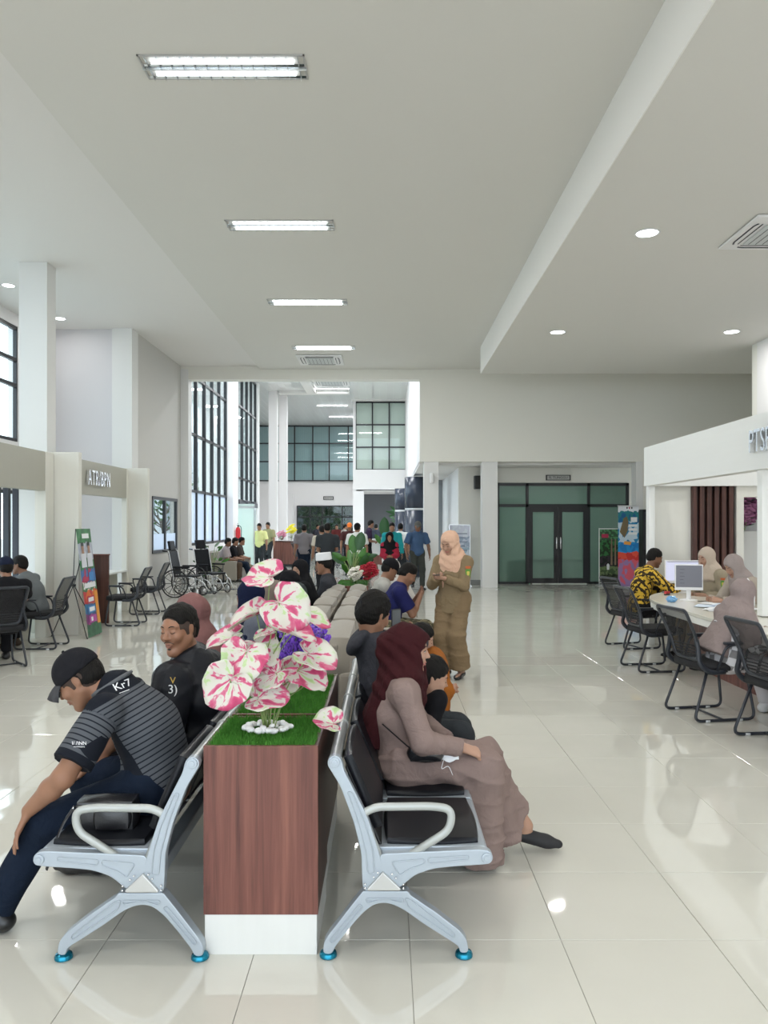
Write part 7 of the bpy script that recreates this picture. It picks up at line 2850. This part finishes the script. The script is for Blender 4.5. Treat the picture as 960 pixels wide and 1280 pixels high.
def sleeve_badge(parent, P, nrm_out):
    n = Vector(nrm_out).normalized()
    u = Vector((0, 0, 1)); r_ = u.cross(n).normalized(); u = n.cross(r_)
    def quad(w, h, dz, m, off, nm_):
        pts = [Vector(P) + n * off + r_ * (a * w) + u * (b_ * h + dz) for a, b_ in ((-.7, -1), (0, -1.2), (.7, -1), (1, .6), (.7, 1), (-.7, 1), (-1, .6))]
        o = mesh_obj(nm_, pts, [tuple(range(7))], m, parent)
        md = o.modifiers.new('s', 'SOLIDIFY'); md.thickness = .004
    quad(.030, .042, 0, M_badge, .0, 'shield_badge')
    quad(.016, .020, 0, mat('badge_gold', (.6, .5, .1), .6), .004, 'shield_emblem')
    quad(.032, .012, .062, M_badge_r, .0, 'name_badge')


pp = Js.sL * .55 + Js.eL * .45
nn = nrm(np.array([.35, -1, 0]))
sleeve_badge(ps, pp + nn * .068, nn)

# ================= yellow batik man and the counter women =================
J = seated(3.36, 10.35, .05, lean=.30, tall=1.1, seat=.49, arms=((.42, .10, .82), (.50, -.16, .83)), head_pitch=.30)
person('man in a yellow and black batik shirt seated at the end of the counter', J, {
    'top': dict(mat=M_batik, sleeve=1.9, add=.022, hem=.10, name='batik_shirt'), 'bottom': dict(mat=M_blackc, add=.014), 'shoes': dict(mat=M_shoe), 'hair': dict(vol=.010)}, res=.0115, skin=M_skin_d, seed=16)
J = seated(4.10, 9.75, PI + .35, lean=.10, seat=.56, female=True, tall=1.05, arms=((.24, .12, .66), (.26, -.10, .66)), head_pitch=.25)
pA, JA, bA = person('counter woman in a beige headscarf and uniform, the farther of two', J, {
    'top': dict(mat=M_staff, sleeve=1.95, add=.020, name='uniform_shirt'), 'bottom': dict(mat=M_khaki, add=.014), 'veil': dict(mat=M_beigesc, drop=.10, front=.10), 'shoes': dict(mat=M_shoe)}, res=.012, skin=M_skin_l, female=True, seed=18)
J = seated(4.12, 8.80, PI + .25, lean=.34, seat=.54, female=True, tall=1.06, arms=((.46, .10, .80 - .09), (.44, -.12, .80 - .09)), head_pitch=.55)
pB, JB, bB = person('counter woman in a lilac grey headscarf bending over the papers', J, {
    'top': dict(mat=cloth('pale_beige_uniform', (.42, .36, .30)), sleeve=1.95, add=.022, name='uniform_shirt'), 'bottom': dict(mat=M_khaki, add=.014), 'veil': dict(mat=M_lilac, drop=.12, front=.12), 'shoes': dict(mat=M_shoe)}, res=.012, skin=M_skin_l, female=True, seed=20)
for (p_, J_) in ((pA, JA), (pB, JB)):
    pp = J_.sL * .6 + J_.eL * .4
    sleeve_badge(p_, pp + np.array([-.03, -.07, 0]), (-.4, -1, 0))
J = seated(2.90, 6.66, .12, lean=.30, female=True, tall=.94, arms=((.36, .10, .70), (.36, -.10, .70)), head_pitch=.25, head_yaw=.1)
pC, JC, bC = person('customer in a mauve grey headscarf and checked blouse on the near counter chair', J, {
    'top': dict(mat=M_check, sleeve=1.95, add=.026, name='checked_blouse', hem=.10, fold=.006), 'bottom': dict(mat=mat('white_trousers', (.62, .60, .62), .8), add=.014), 'veil': dict(mat=cloth('mauve_grey_scarf', (.27, .215, .205)), drop=.40, front=.34, sides=.95, w=.17, add=.022, sb=.022, fold=.007), 'shoes': dict(mat=mat('white_shoe', (.7, .7, .7), .5))}, res=.0095, skin=M_skin, female=True, seed=22)
# white headband cord
def Ph(x, y, z): return Vector(JC.H + JC.HR @ np.array([x, y, z]))
MB().tube(catmull([Ph(-.02, -.02, .142), Ph(-.01, -.07, .09), Ph(.015, -.098, .02), Ph(.04, -.095, -.06), Ph(.05, -.085, -.11)], 6), .006, 6, flat=.4).build('headband', mat('white_cord', (.75, .74, .74), .6), pC, True)

# ================= left counter men =================
J = seated(-4.68, 10.42, PI, lean=.42, seat=.46, arms=((.42, .10, .60), (.44, -.20, .82)), head_pitch=.05, legsplay=.12, knees=.34)
person('man in a grey shirt leaning on the left counter', J, {
    'top': dict(mat=cloth('grey_shirt', (.13, .145, .15)), sleeve=1.45, add=.022, name='shirt', hem=.12), 'bottom': dict(mat=M_blackc, add=.014), 'shoes': dict(mat=mat('brown_shoe', (.06, .035, .02), .5)), 'hair': dict(vol=.010)}, res=.011, skin=M_skin_d, seed=24)
J = seated(-4.40, 9.06, PI - .85, lean=.15, seat=.46, arms='desk')
person('man in dark clothes and a dark cap cut by the left edge', J, {
    'top': dict(mat=M_blackc, sleeve=.7, add=.02), 'bottom': dict(mat=M_blackc, add=.014), 'shoes': dict(mat=M_shoe), 'hair': dict(vol=.008), 'cap': dict(mat=cloth('navy_cap', (.012, .016, .035)), low=.02)}, res=.012, skin=M_skin, seed=25)

# ================= row on the left sofas =================
def row_person(label, x, y, face, top, veil=None, hair=True, cap=None, res=.015, female=True, skin=None, **kw):
    J = seated(x, y, face, female=female, **kw)
    wr_ = {'top': dict(mat=top, sleeve=1.95, add=.03 if veil is not None else .018), 'bottom': dict(mat=kw.get('low') or top, add=.018, skirt=1 if female else 0), 'shoes': dict(mat=M_shoe, high=False)}
    if veil is not None: wr_['veil'] = dict(mat=veil, drop=.26, front=.22, sides=.4)
    elif hair: wr_['hair'] = dict(vol=.012)
    if cap: wr_['cap'] = cap
    return person(label, J, wr_, res=res, skin=skin or M_skin, female=female, seed=int(y * 10), group=None)


M_nsc = cloth('navy_scarf', (.008, .012, .035))
row_person('woman in a navy headscarf and grey dress at the near end of the left sofa', -.93, 5.95, PI, cloth('slate_dress', (.11, .12, .15)), M_nsc, lean=.15)
row_person('woman in a dark green grey headscarf behind the navy headscarf woman', -.74, 6.55, PI, cloth('grey_green', (.045, .055, .055)), cloth('grey_green', (.045, .055, .055)), lean=-.05, tall=.86)
row_person('child in a taupe head cover seated on the left sofa', -.92, 7.05, PI, cloth('taupe_top', (.12, .10, .09)), cloth('taupe_scarf', (.17, .135, .115)), lean=.15, tall=.84)
row_person('tall woman in a black veil with lace trim on the left sofa', -.86, 7.5, PI, M_blackc, M_blackc, lean=.06, tall=.96)
row_person('woman in a black headscarf seated just past the lace veil woman', -1.0, 8.2, PI, M_blackc, cloth('soft_black', (.016, .016, .018)), lean=.22)
row_person('woman in a black green headscarf leaning furthest forward on the left sofa', -1.18, 8.8, PI, cloth('bottle_green', (.010, .03, .025)), cloth('bottle_black', (.010, .018, .018)), lean=.28)
row_person('woman in a black headscarf whose face looks back toward the camera', -.95, 9.35, PI, M_blackc, M_blackc, lean=.10, head_yaw=1.0, skin=M_skin_l, head_pitch=.1)
row_person('man in a white skull cap and dark grey shirt with folded arms', -.74, 9.85, PI, cloth('slate_shirt', (.045, .047, .055)), None, cap=dict(mat=mat('cap_white', (.78, .79, .80), .7), flat=1), female=False, lean=-.02, tall=1.0)
row_person('person in a black headscarf behind the white skull cap man', -.78, 10.2, PI, M_blackc, M_blackc, lean=.0)

# right sofa
row_person('man in a black cap and pale grey hoodie on the right sofa', -.12, 9.25, .15, cloth('pale_hoodie', (.38, .37, .34)), None, cap=dict(mat=M_blackc, low=.02), female=False, lean=.22, arms='phone', head_pitch=.4)
J = seated(.03, 8.62, .1, lean=.30, arms='phone', head_pitch=.6, knees=.45)
person('man in a navy shirt looking down at his phone on the right sofa', J, {'top': dict(mat=cloth('royal_navy', (.014, .016, .085)), sleeve=.75, add=.02), 'bottom': dict(mat=M_camo, add=.03), 'shoes': dict(mat=mat('white_shoe', (.7, .7, .7), .5)), 'hair': dict(vol=.008)}, res=.013, skin=M_skin, seed=31)
row_person('woman in a pale headscarf and white top beyond the navy shirt man', .22, 9.7, PI - .3, cloth('off_white_top', (.52, .50, .47)), cloth('off_white_top', (.52, .50, .47)), lean=.2, arms='phone', head_pitch=.5)

# people by the left glazing
for k, (x, y, lb, tp, sk) in enumerate(((-4.62, 22.15, 'man in a light patterned shirt nearest on the glazing sofa', cloth('light_pattern', (.35, .30, .30)), M_skin_d), (-4.55, 22.85, 'man in a black jacket in the middle of the glazing sofa', M_blackc, M_skin), (-4.5, 23.6, 'man in a dark shirt at the far end of the glazing sofa, legs stretched', cloth('dark_brown_top', (.05, .04, .035)), M_skin))):
    J = seated(x, y, .05, lean=.12, knees=.42 + .14 * k, seat=.45)
    person(lb, J, {'top': dict(mat=tp, sleeve=.8, add=.02), 'bottom': dict(mat=[cloth('brown_trousers', (.07, .045, .03)), M_navy, cloth('tan_trousers', (.2, .15, .1))][k], add=.02), 'shoes': dict(mat=M_shoe), 'hair': dict(vol=.010)}, res=.02, skin=sk, seed=40 + k)


# ================= standing people in the distance =================
def stander(label, px, Y, face, top, low, res=.022, hair=True, cap=None, veil=None, female=False, skin=None, arms='down', sleeve=.75, tall=.99, **kw):
    J = standing((px - 483) * Y / FPX, Y, face, arms=arms, female=female, tall=tall, **kw)
    wr_ = {'top': dict(mat=top, sleeve=sleeve, add=.022, hem=.10), 'bottom': dict(mat=low, add=.018), 'shoes': dict(mat=M_shoe)}
    if veil is not None: wr_['veil'] = dict(mat=veil, drop=.3, front=.3, sides=.3)
    elif hair: wr_['hair'] = dict(vol=.012)
    if cap: wr_['cap'] = dict(mat=cap, low=.02)
    return person(label, J, wr_, res=res, skin=skin or M_skin, female=female, seed=int(px))


AW = PI / 2
stander('man in a blue polo shirt and grey cap walking past the left slim pillar', 521.5, 19.6, -AW + .25, cloth('denim_blue', (.050, .095, .185)), cloth('dark_olive_jeans', (.045, .05, .045)), .013, cap=cloth('grey_cap', (.10, .10, .095)), arms=((.04, .30, .80), (.14, -.30, .82)), stride=.30, tall=1.02, skin=M_skin_d)
stander('man in a grey T-shirt seen from behind near the far columns', 380, 22.0, AW, cloth('grey_tee', (.18, .165, .175)), M_navy, .018, tall=.97, stride=.1)
stander('man in a dark grey shirt seen from behind, left of the broad leaved plant', 409.5, 18.2, AW + .2, cloth('charcoal_tee', (.035, .04, .045)), M_blackc, .016, arms='front', tall=.99)
stander('man in a cream shirt half hidden behind the dark grey shirt man', 403, 20.5, AW + .4, cloth('cream_shirt', (.55, .50, .42)), M_navy, .02, tall=.95)
stander('man in a white shirt and dark cap behind the broad leaved plant', 446, 20.2, AW - .2, cloth('white_shirt', (.70, .72, .70)), M_navy, .018, cap=M_blackc, tall=.99)
stander('person in an orange cap facing the camera in the far hall', 437, 25.0, -AW, cloth('dark_red_top', (.06, .02, .02)), M_blackc, .022, cap=cloth('orange_cap', (.70, .17, .03)), tall=1.0)
stander('man in a dark purple shirt leaning over the hall desk', 459.5, 25.0, .1, cloth('dark_purple', (.03, .018, .04)), M_blackc, .02, arms='front', tall=1.06, lean=.12)
stander('man in a turquoise shirt facing the camera behind the black headscarf woman', 490, 21.5, -AW, cloth('turquoise', (.02, .30, .32)), M_navy, .017, tall=1.0, sleeve=1.9)
stander('woman in a black headscarf and red sleeves walking toward the camera', 487, 19.0, -AW, cloth('red_sleeves', (.32, .02, .045)), mat('white_cloth', (.7, .7, .7), .8), .015, veil=M_blackc, female=True, tall=.90, sleeve=1.9, arms='front', skin=M_skin)
stander('man in a white shirt seen from behind, right of the turquoise shirt man', 500, 23.5, AW - .3, cloth('white_shirt', (.70, .72, .70)), M_dgrey, .02, tall=.99)
stander('guard in a pale yellow shirt standing by the open glass leaf', 324.5, 27.6, -AW - .1, cloth('pale_yellow', (.66, .66, .30)), M_dgrey, .02, tall=.99, sleeve=.8)
stander('guard in a dark patterned vest just behind the yellow shirt guard', 336, 29.6, -AW - .5, cloth('vest_mix', (.28, .26, .14)), M_dgrey, .022, tall=1.02)
for k, (px, Y, c_) in enumerate(((421, 38, (.10, .02, .02)), (396, 40, (.03, .03, .04)), (430, 36, (.35, .33, .3)), (470, 33, (.04, .05, .07)))):
    stander(['person in dark red before the far entrance', 'person in black before the left part of the far entrance', 'person in pale grey near the block pillar', 'person in slate blue under the projecting block'][k], px, Y, -AW + k, cloth('far_top_%s' % 'abcd'[k], c_), M_dgrey, .03, tall=.97)
